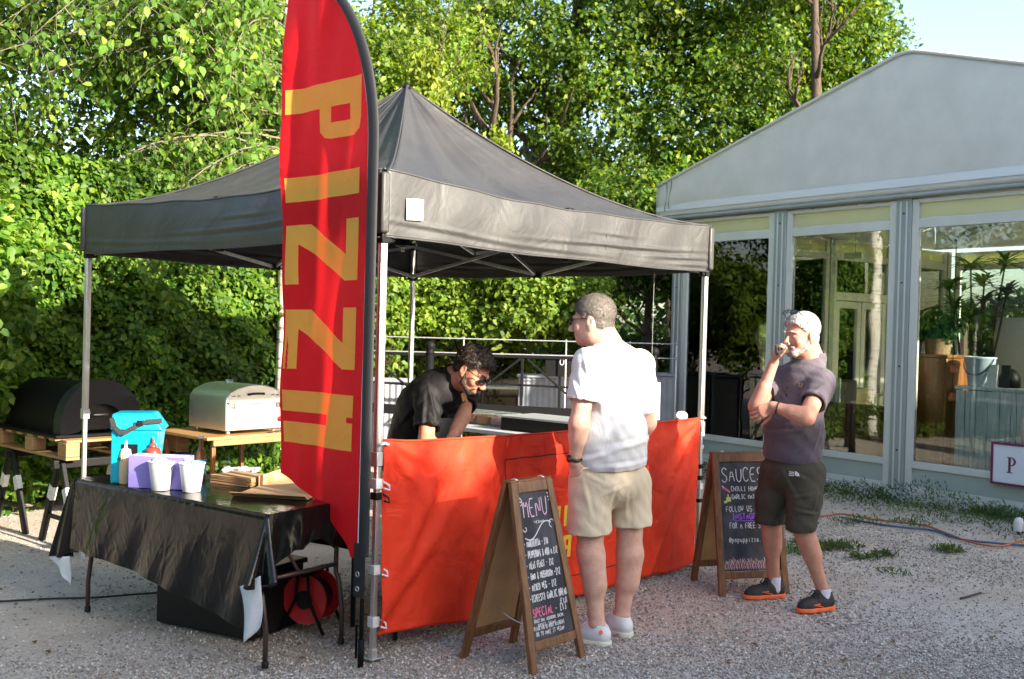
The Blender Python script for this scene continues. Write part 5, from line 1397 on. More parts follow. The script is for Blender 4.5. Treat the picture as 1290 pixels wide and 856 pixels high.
def build_cloth():
    t = thing('tablecloth', 'glossy black plastic tablecloth hanging unevenly over the folding table', 'tablecloth', TCc, TROT)
    hx, hy = TLn / 2 + .006, TW / 2 + .006; Z = .742
    mb = MB(); mb.grid(lambda u, v: Vector((-hx + 2 * hx * u, -hy + 2 * hy * v, Z + .0012 * math.sin(u * 23) * math.sin(v * 9) + .001 * math.sin(u * 60 + v * 30))), 60, 24)
    mb.build('cloth_top', MT['pcloth'], t, smooth=True)
    rr = random.Random(12)
    wrk = [(rr.uniform(0, 1), rr.uniform(0, 1), rr.uniform(-.7, .7), rr.uniform(.004, .010), rr.uniform(.02, .10), rr.uniform(.001, .003)) for _ in range(230)]
    def crinkle(u, v, a=1.0):
        s = 0
        for (cu, cv, an, w, l, am) in wrk:
            du, dv = (u - cu) * 1.55, (v - cv) * .5
            p = du * math.cos(an) + dv * math.sin(an); q = -du * math.sin(an) + dv * math.cos(an)
            if abs(p) < w * 3 and abs(q) < l * 2: s += am * math.exp(-(p / w) ** 2 - (q / l) ** 2)
        return s * a
    def drop(u): return .385 + .155 * u - .02 * math.sin(u * 5)
    def front(u, v):
        z = Z - .001 - drop(u) * v
        y = -hy - .004 - .02 * v + .010 * math.sin(u * 17 + v * 2) * v + .006 * math.sin(u * 43 + v * 5) * v - crinkle(u, v, v ** .5) - .03 * v * v * (u < .06) * 0
        x = -hx + 2 * hx * u + .01 * v * (u - .5)
        if v < .04: y += .004
        return Vector((x, y, z))
    mb = MB(); mb.grid(front, 260, 90); mb.build('front_drop', MT['pcloth'], t, smooth=True)
    def endr(u, v):
        dz = (.20 + .03 * math.sin(u * 8 + 1) + .015 * math.sin(u * 21)) * v
        x = hx + .003 + .012 * v + .010 * math.sin(u * 19 + v * 3) * v + .005 * math.sin(u * 41) * v
        return Vector((x, -hy + 2 * hy * u, Z - .001 - dz))
    mb = MB(); mb.grid(endr, 70, 24); mb.build('end_drop', MT['pcloth'], t, smooth=True)
    def endl(u, v):
        dz = .30 * v
        x = -hx - .003 - .015 * v - .008 * math.sin(u * 15 + v * 3) * v
        return Vector((x, -hy + 2 * hy * u, Z - .001 - dz))
    mb = MB(); mb.grid(endl, 50, 20); mb.build('end_drop', MT['pcloth'], t, smooth=True)
    def backd(u, v): return Vector((-hx + 2 * hx * u, hy + .004 + .02 * v + .008 * math.sin(u * 23) * v, Z - .001 - .28 * v))
    mb = MB(); mb.grid(backd, 60, 12); mb.build('back_drop', MT['pcloth'], t, smooth=True)
    # gathered corner folds: black cone of cloth, ending in a pale turned-up flap
    def cornerR(u, v):
        a = -PI / 2 + (PI / 2) * u
        r_ = .012 + .085 * v * (1 + .5 * math.sin(u * 3 * PI) * v)
        return Vector((hx + r_ * math.cos(a), -hy + r_ * math.sin(a) * 1.0 - .02 * v, Z - .004 - (.30 + .02 * math.sin(u * 4)) * v))
    mb = MB(); mb.grid(cornerR, 18, 16); mb.build('corner_fold', MT['pcloth'], t, smooth=True, solid=.0015)
    def flapR(u, v):
        p0 = Vector((hx - .01, -hy - .115, .515 - .04 * u)); 
        top = Vector((-.035 + .135 * u, 0, .0 + .085 * u)); 
        w = .135 - .055 * v
        x = hx - .055 + w * u + .045 * v; z = .415 + .09 * u - .255 * v - .02 * u * (1 - v) 
        if v > .8: z += .02 * (u - .5) ** 2
        return Vector((x, -hy - .105 + .012 * math.sin(u * 5 + v * 4) + .015 * u, z))
    mb = MB(); mb.grid(flapR, 10, 16); mb.build('turned_flap', MT['pcloth_under'], t, smooth=True, solid=.0015)
    def cornerL(u, v):
        x = -hx - .015 - (.19 * v) * (1 - u); z = Z - .004 - (.455 - .02 * u) * v
        y = -hy - .01 - .02 * v * (1 - u) + .02 * math.sin(u * 9) * v
        return Vector((x + .015 * u, y, z))
    mb = MB(); mb.grid(cornerL, 16, 16); mb.build('corner_fold', MT['pcloth'], t, smooth=True, solid=.0015)
    def flapL(u, v):
        # a hanging triangle: wide at the top, pointed at the bottom right
        x = -hx - .20 + .18 * u + .13 * v * (1 - u) * 1.0 ; z = .278 + .03 * u - (.03 + .14 * (u * .8 + .2)) * v
        return Vector((x, -hy - .03 + .02 * u + .01 * math.sin(u * 6 + v * 3), z))
    mb = MB(); mb.grid(flapL, 10, 10); mb.build('turned_flap', MT['pcloth_under'], t, smooth=True, solid=.0015)
build_cloth()

# black crate under the table
t = thing('black_crate', 'large black box on the ground under the table', 'box', TT(.02, .12, 0), TROT + .15)
mb = MB(); mb.box((0, 0, .17), (.66, .42, .33)); mb.build('body', MT['black_plastic'], t, bevel=.012)
mb = MB(); mb.box((0, 0, .345), (.69, .45, .03)); mb.build('lid', MT['black_plastic'], t, bevel=.008)
for x in (-.34, .34):
    mb = MB(); mb.box((x, 0, .26), (.02, .14, .03)); mb.build('handle', MT['black_plastic'], t, bevel=.005)
# cable reel
c = gp(398, 778)
t = thing('cable_reel', 'red cable reel with black frame on the ground behind the table leg', 'cable reel', Vector((-1.03, 5.55, 0)), -.35)
MX = Matrix.Translation((0, 0, .175)) @ Matrix.Rotation(PI / 2, 4, 'X')
for y in (-.075, .075):
    mb = MB(); mb.lathe([(.04, -.004), (.12, -.006), (.125, -.012), (.13, -.006), (.13, .006), (.12, .004), (.04, .006)], (0, 0, 0), 32, M=Matrix.Translation((0, y, .175)) @ Matrix.Rotation(PI / 2, 4, 'X')); mb.build('disc', MT['red_plastic'], t, smooth=True, angle=35)
mb = MB(); mb.lathe([(.075, -.065), (.09, -.06), (.085, -.03), (.092, -.01), (.086, .02), (.092, .045), (.075, .065)], n=24, M=MX); mb.build('cable_coil', MT['rubber'], t, smooth=True)
mb = MB(); mb.lathe([(.045, -.10), (.05, -.085), (.05, .085), (.045, .09)], n=20, M=MX); mb.build('hub', MT['black_plastic'], t, smooth=True, angle=40)
for y in (-.10, .10):
    mb = MB(); mb.tube([(-.13, y, .008), (-.04, y, .18), (-.03, y, .31), (.03, y, .31), (.04, y, .18), (.13, y, .008)], .009, 8); mb.build('stand', MT['black_iron'], t, smooth=True)
mb = MB(); mb.tube([(0, -.10, .312), (0, .10, .312)], .016, 10); mb.build('handle', MT['black_plastic'], t, smooth=True)
# cables on the ground
def cable(name, label, pts, r_, m, cat='cable'):
    P = [Vector(p) for p in pts]; out = []
    for i in range(len(P) - 1):
        p0, p1, p2, p3 = P[max(i - 1, 0)], P[i], P[i + 1], P[min(i + 2, len(P) - 1)]
        for k in range(8):
            q = k / 8; out.append(.5 * ((2 * p1) + (p2 - p0) * q + (2 * p0 - 5 * p1 + 4 * p2 - p3) * q * q + (3 * p1 - p0 - 3 * p2 + p3) * q ** 3))
    out.append(P[-1])
    out = [Vector((p.x, p.y, p.z + float(gz(p.x, p.y)) - .004)) for p in out]
    o = MB().tube(out, r_, 8).build(name, m, smooth=True); return tagit(o, label, cat)
cable('power_cable', 'black power cable lying on the ground across to the left edge', [gp(-60, 760, .012), gp(0, 757, .012), gp(60, 754, .012), gp(120, 752, .012), gp(180, 747, .012), gp(260, 742, .012), gp(340, 738, .012), (-1.15, 5.7, .012)], .006, MT['rubber'])
cable('orange_hose', 'orange cable trailing along the foot of the marquee', [gp(u, v, .02) for u, v in ((1010, 655), (1040, 650), (1062, 648), (1095, 654), (1130, 658), (1165, 662), (1195, 672), (1225, 682), (1260, 686), (1292, 678), (1330, 672))], .008, mat('orange_rubber', (.36, .10, .05), .6), 'cable')
cable('blue_hose', 'dark blue hose beside the orange cable at the marquee foot', [gp(u, v, .016) for u, v in ((1060, 652), (1090, 658), (1130, 664), (1175, 668), (1210, 678), (1250, 682), (1300, 686))], .009, mat('blue_rubber', (.05, .08, .18), .5), 'hose')
o = cable('twig', 'thin dark stick lying on the gravel at the right', [gp(1210, 755, .01), gp(1222, 752, .014), gp(1236, 748, .01)], .007, MT['bark'], 'stick')
# small white ground spotlight
p = gp(1283, 672)
t = thing('ground_spotlight', 'small white spotlight low on the ground at the right edge', 'light fitting', p)
mb = MB(); mb.lathe([(.04, .02), (.042, .09), (.03, .125), (.01, .135)], n=16); mb.build('housing', MT['white_plastic'], t, smooth=True, angle=50)
mb = MB(); mb.tube([(0, 0, -.02), (0, 0, .03)], .012, 8); mb.build('spike', MT['black_plastic'], t, smooth=True)

# ---------------------------------------------------------------- things on the table
TZ = .7435
def cooler():
    _c = tcoord(gp(131, 606, .74)); p = TT(_c[0] + .135, _c[1] + .12, TZ)
    t = thing('cool_box', 'turquoise cool box with a black carrying strap on the left end of the table', 'cool box', p, .18)
    W, D, H = .25, .22, .285
    mb = MB()
    mb.add([(-W / 2, -D / 2, 0), (W / 2 - .03, -D / 2, 0), (W / 2 - .03, D / 2, 0), (-W / 2, D / 2, 0), (-W / 2, -D / 2, H), (W / 2 + .0, -D / 2, H), (W / 2 + .0, D / 2, H), (-W / 2, D / 2, H)],
           [(3, 2, 1, 0), (4, 5, 6, 7), (0, 1, 5, 4), (1, 2, 6, 5), (2, 3, 7, 6), (3, 0, 4, 7)])
    mb.build('body', MT['teal'], t, bevel=.008)
    mb = MB(); a, b_ = H + .002, H + .095
    mb.add([(-W / 2 - .005, -D / 2 - .01, a), (W / 2 + .02, -D / 2 - .01, a), (W / 2 + .02, D / 2 + .01, a), (-W / 2 - .005, D / 2 + .01, a), (-W / 2, -D / 2 + .01, b_ - .005), (W / 2 - .04, -D / 2 + .02, b_), (W / 2 - .04, D / 2 - .02, b_), (-W / 2, D / 2 - .01, b_ - .005)],
           [(3, 2, 1, 0), (4, 5, 6, 7), (0, 1, 5, 4), (1, 2, 6, 5), (2, 3, 7, 6), (3, 0, 4, 7)])
    mb.build('lid', MT['teal'], t, bevel=.010)
    mb = MB(); q = [(-W / 2 + .004, -D / 2 - .016, H + .07), (-W / 2 + .02, -D / 2 - .022, H + .02), (-W / 2 + .06, -D / 2 - .024, H - .015), (-W / 2 + .12, -D / 2 - .022, H + .02), (-W / 2 + .175, -D / 2 - .016, H + .05), (W / 2 + .01, -D / 2 - .005, H + .055)]
    for a, b2 in zip(q[:-1], q[1:]): mb.bar(a, b2, .026, .005, up=(0, 1, 0))
    mb.build('strap', MT['webbing'], t, bevel=.001)
    mb = MB(); mb.box((-W / 2 + .15, -D / 2 - .024, H + .043), (.034, .010, .03)); mb.build('buckle', MT['black_plastic'], t, bevel=.003)
    mb = MB(); mb.box((-.03, -D / 2 - .002, .17), (.085, .004, .085)); mb.build('sticker', MT['black_paint'], t)
cooler()
def bottle(name, label, x, y, prof, m, cap, capm, extra=None, cat='bottle'):
    t = thing(name, label, cat, TT(x, y, TZ), TROT)
    mb = MB(); mb.lathe(prof, n=24); mb.build('body', m, t, smooth=True, angle=50)
    mb = MB(); mb.lathe(cap, n=20); mb.build('cap', capm, t, smooth=True, angle=50)
    if extra: extra(t)
    return t
MT['aioli'] = mat('cream_bottle', (.52, .40, .22), .4)
MT['ketchup'] = mat('red_brown_bottle', (.27, .05, .03), .35)
def aiolitxt(t):
    M = Matrix(((1, 0, 0, -.026), (0, 0, -1, -.0345), (0, 1, 0, .125), (0, 0, 0, 1)))
    mb = MB(); ribbon(mb, strokes('AIOLI', 0, 0, .018, .052, 2, jit=.02), .003, M); mb.build('printed_lettering', MT['black_paint'], t)
pa = tcoord(gp(155, 611, .74)); pk = (pa[0] + .10, pa[1] + .09)
bottle('sauce_bottle', 'cream squeeze bottle marked AIOLI beside the turquoise cool box', pa[0] - .01, pa[1] + .02, [(.030, 0), (.033, .006), (.033, .155), (.028, .172), (.014, .18)], MT['aioli'],
       [(.028, .1725), (.027, .185), (.012, .19), (.009, .21), (.004, .235)], MT['white_plastic'], aiolitxt)
bottle('sauce_bottle', 'red-brown squeeze bottle behind the lilac napkin box', pk[0], pk[1] + .02, [(.038, 0), (.042, .01), (.042, .17), (.036, .19), (.016, .20)], MT['ketchup'], [(.020, .2005), (.018, .215), (.007, .222), (.003, .255)], MT['ketchup'])
# lilac holder behind the cups
pb = tcoord(gp(163, 613, .74))
t = thing('napkin_holder', 'lilac box behind the two white cups on the table', 'box', TT(pb[0] + .155, pb[1] + .085, TZ), TROT + .50)
for (c, d) in (((0, -.055, .085), (.31, .006, .17)), ((0, .055, .085), (.31, .006, .17)), ((-.152, 0, .085), (.006, .103, .17)), ((.152, 0, .085), (.006, .103, .17)), ((0, 0, .003), (.298, .103, .006))):
    mb = MB(); mb.box(c, d); mb.build('side_panel' if d[2] > .05 else 'base', MT['lavender'], t, bevel=.002)
o = MB()
for i in range(9): o.box((0, -.045 + i * .0105, .085), (.27, .004, .165 + .006 * math.sin(i * 2)), Euler((0, .01 * math.sin(i * 3), 0)))
o = o.build('napkins', MT['paper'], t); tagit(o, kind='stuff')
def cup(label, u, v, seed):
    p = gp(u, v, .745); x, y = tcoord(p)
    t = thing('white_cup', label, 'cup', TT(x, y + .045, TZ), TROT, 'white paper cups on the stall table')
    mb = MB(); mb.lathe([(.044, 0), (.046, .002), (.064, .142), (.068, .145), (.068, .150), (.063, .150), (.044, .008)], n=32); mb.build('body', MT['white_plastic'], t, smooth=True, angle=40)
    r = random.Random(seed); mb = MB()
    for i in range(9):
        a = r.uniform(0, 6.28); q = r.uniform(0, .035)
        cx, cy = q * math.cos(a), q * math.sin(a)
        mb.grid(lambda uu, vv, cx=cx, cy=cy, a=a, i=i: Vector((cx + (uu - .5) * .05 * math.cos(a), cy + (uu - .5) * .05 * math.sin(a) + .01 * math.sin(vv * 5 + i), .125 + .045 * vv * (1 - abs(uu - .5)) + .008 * math.sin(uu * 7 + i))), 5, 4)
    mb.build('tissue', MT['paper'], t, smooth=True, solid=.001)
cup('white cup stuffed with tissue, nearer the cool box', 193, 618, 1)
cup('white cup stuffed with tissue, nearer the flag', 232, 620, 2)
MT['bottle_brown'] = mat('brown_glass', (.10, .035, .015), .1, spec=.7)
MT['can_blue'] = mat('blue_label', (.02, .22, .42), .35)
def lab(t):
    mb = MB(); mb.lathe([(.0306, .03), (.0306, .11)], n=20, caps=False); mb.build('label', MT['can_blue'], t, smooth=True)
x, y = tcoord(gp(243, 604, .745))
bottle('beer_bottle', 'brown glass bottle with a blue label behind the right-hand cup', x, y + .05, [(.030, 0), (.030, .13), (.013, .18), (.012, .225)], MT['bottle_brown'], [(.0135, .226), (.0135, .238)], MT['alu'], lab)
# flattened pizza boxes: a stack, and an open one
def stack():
    p = gp(300, 609, .745)
    t = thing('cardboard_stack', 'stack of flattened brown pizza boxes on the table', 'cardboard', Vector((p.x, p.y, TZ)) + TY * .03, TROT + .12)
    r = random.Random(4)
    for i in range(11):
        mb = MB(); mb.box((r.uniform(-.006, .006), r.uniform(-.006, .006), .003 + i * .0042), (.27, .20, .0036), Euler((0, 0, r.uniform(-.03, .03)))); mb.build('sheet', MT['cardboard'], t)
stack()
def openbox():
    p = gp(385, 612, .745)
    t = thing('pizza_box', 'open empty brown pizza box behind the cardboard stack', 'pizza box', Vector((p.x, p.y, TZ)) + TY * .06 - TX * .05, TROT + .45)
    W = .40; h = .055
    mb = MB(); mb.box((0, 0, .003), (W, W, .004)); mb.build('base', MT['cardboard_in'], t)
    for (c, d, e) in (((0, W / 2, h / 2 + .003), (W, .004, h), (0, 0, 0)), ((-W / 2, 0, h / 2 + .003), (.004, W - .01, h), (0, 0, 0)), ((W / 2, 0, h / 2 + .003), (.004, W - .01, h), (0, 0, 0))):
        mb = MB(); mb.box(c, d); mb.build('side_flap', MT['cardboard_in'], t)
    mb = MB(); mb.box((0, -W / 2 - .16, .004), (W, .31, .004), Euler((.0, 0, 0))); mb.build('lid', MT['cardboard_in'], t)
    mb = MB(); mb.box((0, -W / 2 - .335, .0), (W, .045, .004), Euler((-.5, 0, 0))) ; mb.build('lid_flap', MT['cardboard'], t, loc=(0, 0, .016))
openbox()
MT['film'] = mat('clear_film', (.85, .87, .9), .15, trans=.6, ior=1.2, bump=.3, bscale=20)
p = gp(283, 600, .745)
t = thing('plastic_wrap', 'crumpled clear plastic wrap behind the cardboard stack', 'plastic wrap', Vector((p.x, p.y, TZ)) + TY * .12)
rr = random.Random(3); mb = MB()
for k in range(4):
    a0 = rr.uniform(0, 6); mb.grid(lambda u, v, a0=a0, k=k: Vector(((u - .5) * .17 + .02 * math.sin(v * 7 + a0), (v - .5) * .10 + .015 * math.sin(u * 9 + a0), .012 + .03 * (.5 + .5 * math.sin(u * 11 + a0) * math.cos(v * 8 + a0 * 2)))), 16, 12)
mb.build('film', MT['film'], t, smooth=True)

# ---------------------------------------------------------------- timber table with steel pizza oven
def oven_table():
    t = thing('timber_table', 'plywood-topped table carrying the steel pizza oven', 'table', F_, TH)
    mb = MB(); mb.box((1.16, 3.05, .785), (.80, .72, .022)); mb.build('tabletop', MT['ply'], t, bevel=.003)
    mb = MB(); mb.box((1.18, 2.70, .752), (.74, .03, .042)); mb.build('front_rail', MT['wood_pale'], t, bevel=.003)
    mb = MB(); mb.box((1.18, 3.38, .752), (.74, .03, .042)); mb.build('back_rail', MT['wood_pale'], t, bevel=.003)
    for x in (.84, 1.5):
        for y in (2.74, 3.36):
            mb = MB(); mb.box((x, y, .365), (.03, .03, .73)); mb.build('leg', MT['mahogany'], t, bevel=.003)
oven_table()
def steel_oven():
    o = TL(1.20, 3.00, .797)
    t = thing('steel_pizza_oven', 'domed stainless steel pizza oven on the timber table', 'oven', o, TH)
    W, D, hs, ht = .50, .50, .235, .335; z0 = .03
    def prof(n=14, w=W, s=0):
        P = [(-w / 2, z0), (w / 2, z0), (w / 2, z0 + hs)]
        for i in range(1, n):
            x = w / 2 - w * i / n; P.append((x, z0 + hs + (ht - hs) * (1 - (2 * x / w) ** 2) ** .62))
        P.append((-w / 2, z0 + hs)); return P
    MF = lambda y: Matrix(((1, 0, 0, 0), (0, 0, 1, y), (0, 1, 0, 0), (0, 0, 0, 1)))
    mb = MB(); mb.prism(prof(), -D / 2 + .03, D / 2, MF(0)); mb.build('shell', MT['steel'], t, bevel=.004)
    mb = MB(); mb.prism(prof(w=W + .012), -D / 2 - .004, -D / 2 + .029, MF(0)); mb.build('front_frame', MT['steel'], t, bevel=.006)
    mb = MB(); mb.box((0, -D / 2 - .012, z0 + .105), (W - .03, .014, .175)); mb.build('door', MT['steel'], t, bevel=.004)
    mb = MB(); mb.box((0, -D / 2 - .022, z0 + .205), (W + .0, .022, .016)); mb.build('door_lip', MT['steel'], t, bevel=.004)
    mb = MB(); mb.tube([(-.07, -D / 2 - .008, z0 + .262), (-.05, -D / 2 - .035, z0 + .27), (.05, -D / 2 - .035, z0 + .27), (.07, -D / 2 - .008, z0 + .262)], .008, 8); mb.build('handle', MT['dark_steel'], t, smooth=True)
    for x in (-.19, -.15, .15, .19):
        mb = MB(); mb.box((x, -D / 2 - .006, z0 + .255), (.022, .006, .006)); mb.build('vent_slot', MT['dark_steel'], t)
    for x in (-.21, -.195, .17, .185, .20):
        mb = MB(); mb.box((x, -D / 2 - .026, z0 + .175), (.004, .006, .035)); mb.build('hinge_pin', MT['dark_steel'], t)
    mb = MB(); mb.lathe([(.021, 0), (.021, .012), (.014, .024), (.005, .026)], n=18, M=Matrix.Translation((.205, -D / 2 - .019, z0 + .075)) @ Matrix.Rotation(PI / 2, 4, 'X')); mb.build('knob', MT['red_plastic'], t, smooth=True, angle=40)
    for x in (-.2, .2):
        for y in (-.2, .2):
            mb = MB(); mb.tube([(x, y, 0), (x, y, .032)], .016, 10); mb.build('foot', MT['steel'], t, smooth=True)
    mb = MB(); mb.tube([(0, .1, ht + .0), (0, .1, ht + .05)], .03, 14); mb.build('chimney_stub', MT['steel'], t, smooth=True)
steel_oven()
t = thing('tongs', 'pair of dark metal tongs on the timber table in front of the oven', 'tongs', TL(1.42, 2.72, .80), TH + .2)
for s in (-1, 1):
    mb = MB(); mb.bar((-.15, s * .004, .006), (.12, s * .022, .012), .012, .004); mb.box((.14, s * .022, .010), (.05, .022, .004)); mb.build('arm', MT['dark_steel'], t, bevel=.001)
# ---------------------------------------------------------------- black oven on pallet and trestles
def black_oven():
    t = thing('black_pizza_oven', 'large black barrel-shaped pizza oven with an arched mouth at the left', 'oven', TL(.40, 3.62, .775), TH)
    MT['oven_front'] = mat('charcoal_oven_front', (.022, .022, .026), .45, spec=.4)
    MF = Matrix(((1, 0, 0, 0), (0, 0, 1, 0), (0, 1, 0, 0), (0, 0, 0, 1)))
    def arch(w, h, n=22, z0=0.0, p=.5):
        return [(w * .5, z0)] + [(w * .5 * math.cos(a), z0 + h * (.10 + .90 * math.sin(a) ** .85)) for a in [PI * i / n for i in range(1, n)]] + [(-w * .5, z0)]
    mb = MB(); mb.prism(list(reversed(arch(.56, .37))), .02, .90, MF); mb.build('barrel', MT['black_paint'], t, smooth=True, angle=35)
    # front flange ring with the mouth
    O = arch(.62, .40); I = arch(.34, .20, z0=.02)
    mb = MB(); n = len(O)
    for y0, y1 in ((-.10, .018),):
        vs = [(x, y0, z) for x, z in O] + [(x, y0, z) for x, z in I] + [(x, y1, z) for x, z in O] + [(x, y1 + .06, z) for x, z in I]
        fs = []
        for i in range(n - 1):
            fs += [(i, i + 1, n + i + 1, n + i), (2 * n + i, 2 * n + i + 1, i + 1, i), (n + i, n + i + 1, 3 * n + i + 1, 3 * n + i)]
        mb.add(vs, fs)
    mb.build('arched_front', MT['oven_front'], t, smooth=True, angle=35)
    mb = MB(); mb.prism(list(reversed(arch(.34, .20, z0=.025))), -.03, -.012, MF); mb.build('mouth_door', MT['dark_steel'], t)
    mb = MB(); mb.box((0, .44, -.002), (.72, 1.16, .02)); mb.build('base_plate', MT['black_paint'], t, bevel=.003)
    mb = MB(); mb.tube([(-.05, -.045, .13), (-.05, -.08, .14), (.05, -.08, .14), (.05, -.045, .13)], .008, 8); mb.build('handle', MT['steel'], t, smooth=True)
black_oven()
def pallet():
    t = thing('wooden_pallet', 'pale wooden pallet under the black oven', 'pallet', TL(.52, 3.86, .62), TH)
    for y in (-.48, -.30, -.12, .06, .24, .42, .60):
        mb = MB(); mb.box((0, y, .132), (.95, .10, .018)); mb.build('deck_plank', MT['wood_pale'], t, bevel=.003)
    for x in (-.43, 0, .43):
        for y in (-.47, .06, .60):
            mb = MB(); mb.box((x, y, .073), (.10, .13, .10)); mb.build('block', MT['wood_pale'], t, bevel=.004)
        mb = MB(); mb.box((x, .065, .011), (.10, 1.2, .02)); mb.build('bottom_plank', MT['wood_pale'], t, bevel=.003)
pallet()
MT['stripe'] = mat('white_reflective_tape', (.7, .7, .68), .4, col2=(.45, .45, .44), scale=30, stretch=(1, 1, 4))
for i, (a, b_) in enumerate(((.30, 3.45), (.30, 4.25))):
    t = thing('trestle', ['black folding trestle with white reflective tape, nearer the table', 'black folding trestle with white reflective tape, at the left edge'][i], 'trestle', TL(a, b_, 0), TH, 'trestles under the pallet')
    mb = MB(); mb.box((.2, 0, .585), (1.0, .06, .06)); mb.build('beam', MT['black_plastic'], t, bevel=.006)
    for x in (-.24, .62):
        for s in (-1, 1):
            mb = MB(); mb.bar((x, s * .02, .60), (x, s * .27, .0), .055, .035, up=(1, 0, 0)); lg = mb.build('leg', MT['black_plastic'], t, bevel=.006)
            A = Vector((x, s * .02, .60)); Bq = Vector((x, s * .27, 0)); mb = MB(); mb.bar(A.lerp(Bq, .30), A.lerp(Bq, .46), .058, .038, up=(1, 0, 0)); mb.build('reflective_tape', MT['stripe'], lg)
        mb = MB(); mb.box((x, 0, .20), (.02, .36, .03)); mb.build('spreader', MT['black_plastic'], t, bevel=.003)
# black-wrapped thing between trestle and table: an upright gas bottle cover
c = gp(150, 705)
# ---------------------------------------------------------------- back table in the gazebo
def back_table():
    t = thing('serving_table', 'grey-topped folding table along the back of the gazebo', 'table', F_, TH)
    mb = MB(); mb.box((3.09, 1.50, .79), (.56, 2.6, .035)); mb.build('tabletop', mat('grey_table_top', (.50, .52, .55), .35), t, bevel=.008)
    for x in (2.88, 3.30):
        for y in (.45, 2.55):
            mb = MB(); mb.tube([(x, y, 0), (x, y, .775)], .014, 8); mb.build('leg', MT['brown_tube'], t, smooth=True)
    for y in (.45, 2.55):
        mb = MB(); mb.tube([(2.88, y, .3), (3.30, y, .3)], .011, 8); mb.build('crossbar', MT['brown_tube'], t, smooth=True)
back_table()
MT['clear'] = mat('clear_tub', (.80, .88, .86), .12, trans=.92, ior=1.08)
MT['tomato'] = mat('tomato_toppings', (.50, .09, .02), .5, col2=(.25, .12, .02), scale=40, bump=.6, bscale=60)
MT['green_top'] = mat('green_toppings', (.16, .22, .12), .6, col2=(.35, .38, .28), scale=40, bump=.6, bscale=60)
MT['pink_top'] = mat('pink_toppings', (.55, .16, .2), .5, col2=(.65, .4, .4), scale=40, bump=.6, bscale=60)
for i, (b_, m, lb) in enumerate(((2.50, 'green_top', 'clear tub of green toppings nearest the bending man'), (2.34, 'tomato', 'clear tub of chopped tomato toppings'), (2.18, 'tomato', 'clear tub of orange-red toppings beside the pink one'), (2.02, 'pink_top', 'clear tub of pink toppings next to the black case'))):
    t = thing('food_tub', lb, 'tub', TL(3.18, b_, .8085), TH, 'clear tubs of pizza toppings')
    mb = MB(); mb.box((0, 0, .05), (.24, .14, .095), taper=(1.04, 1.04)); mb.build('tub', MT['clear'], t, bevel=.008)
    mb = MB(); mb.box((0, 0, .042), (.215, .12, .07)); mb.build('toppings', MT[m], t, bevel=.01)
    mb = MB(); mb.box((0, 0, .103), (.262, .152, .008)); mb.build('lid', MT['clear'], t, bevel=.003)
t = thing('black_case', 'low black case with a pale lid edge on the back table', 'case', TL(3.14, 1.45, .8085), TH)
mb = MB(); mb.box((0, 0, .05), (.42, .78, .10)); mb.build('body', MT['black_plastic'], t, bevel=.006)
mb = MB(); mb.box((0, 0, .1075), (.43, .79, .012)); mb.build('lid', MT['alu_dull'], t, bevel=.003)
# dough work table where the bending man works
t = thing('work_table', 'black work table behind the counter banner', 'table', F_, TH)
mb = MB(); mb.box((1.15, .34, .80), (1.9, .44, .03)); mb.build('tabletop', MT['steel'], t, bevel=.004)
for x in (.3, 2.0):
    for y in (.17, .51):
        mb = MB(); mb.tube([(x, y, 0), (x, y, .785)], .014, 8); mb.build('leg', MT['dark_steel'], t, smooth=True)
# crumpled white bag on the ledge at the right leg, and the paper notice
t = thing('white_bag', 'crumpled white bag resting by the right gazebo leg on the banner top', 'bag', TL(2.80, .05, 1.035), TH)
mb = MB(); mb.grid(lambda u, v: Vector((.065 * math.cos(2 * PI * u) * math.sin(PI * v) * (1 + .2 * math.sin(u * 25)), .035 * math.sin(2 * PI * u) * math.sin(PI * v), .022 - .03 * math.cos(PI * v) + .006 * math.sin(u * 31 + v * 9))), 24, 10, closed_u=True); mb.build('bag', MT['paper'], t, smooth=True)
t = thing('paper_notice', 'narrow white notice with red print hanging right of the customer in white', 'notice', (0, 0, 0))
a = at(824, 482, 7.2); b_ = at(824, 529, 7.2)
mb = MB(); mb.grid(lambda u, v: Vector((a.x - .035 + .08 * u, 7.2 + .004 * math.sin(v * 5), a.z + (b_.z - a.z) * v)), 4, 10); sh = mb.build('sheet', MT['paper'], t, solid=.001)
mb = MB()
for k in range(4): mb.box((a.x - .02 + .006 * (k % 2), 7.195, b_.z + .05 + .022 * k), (.045, .002, .012), Euler((0, .5, 0)))
mb.build('red_print', MT['red_plastic'], t)
mb = MB(); mb.tube([(a.x - .02, 7.2, a.z), (a.x - .02, 7.2, 2.05)], .0015, 4); mb.build('string', MT['alu_dull'], t)

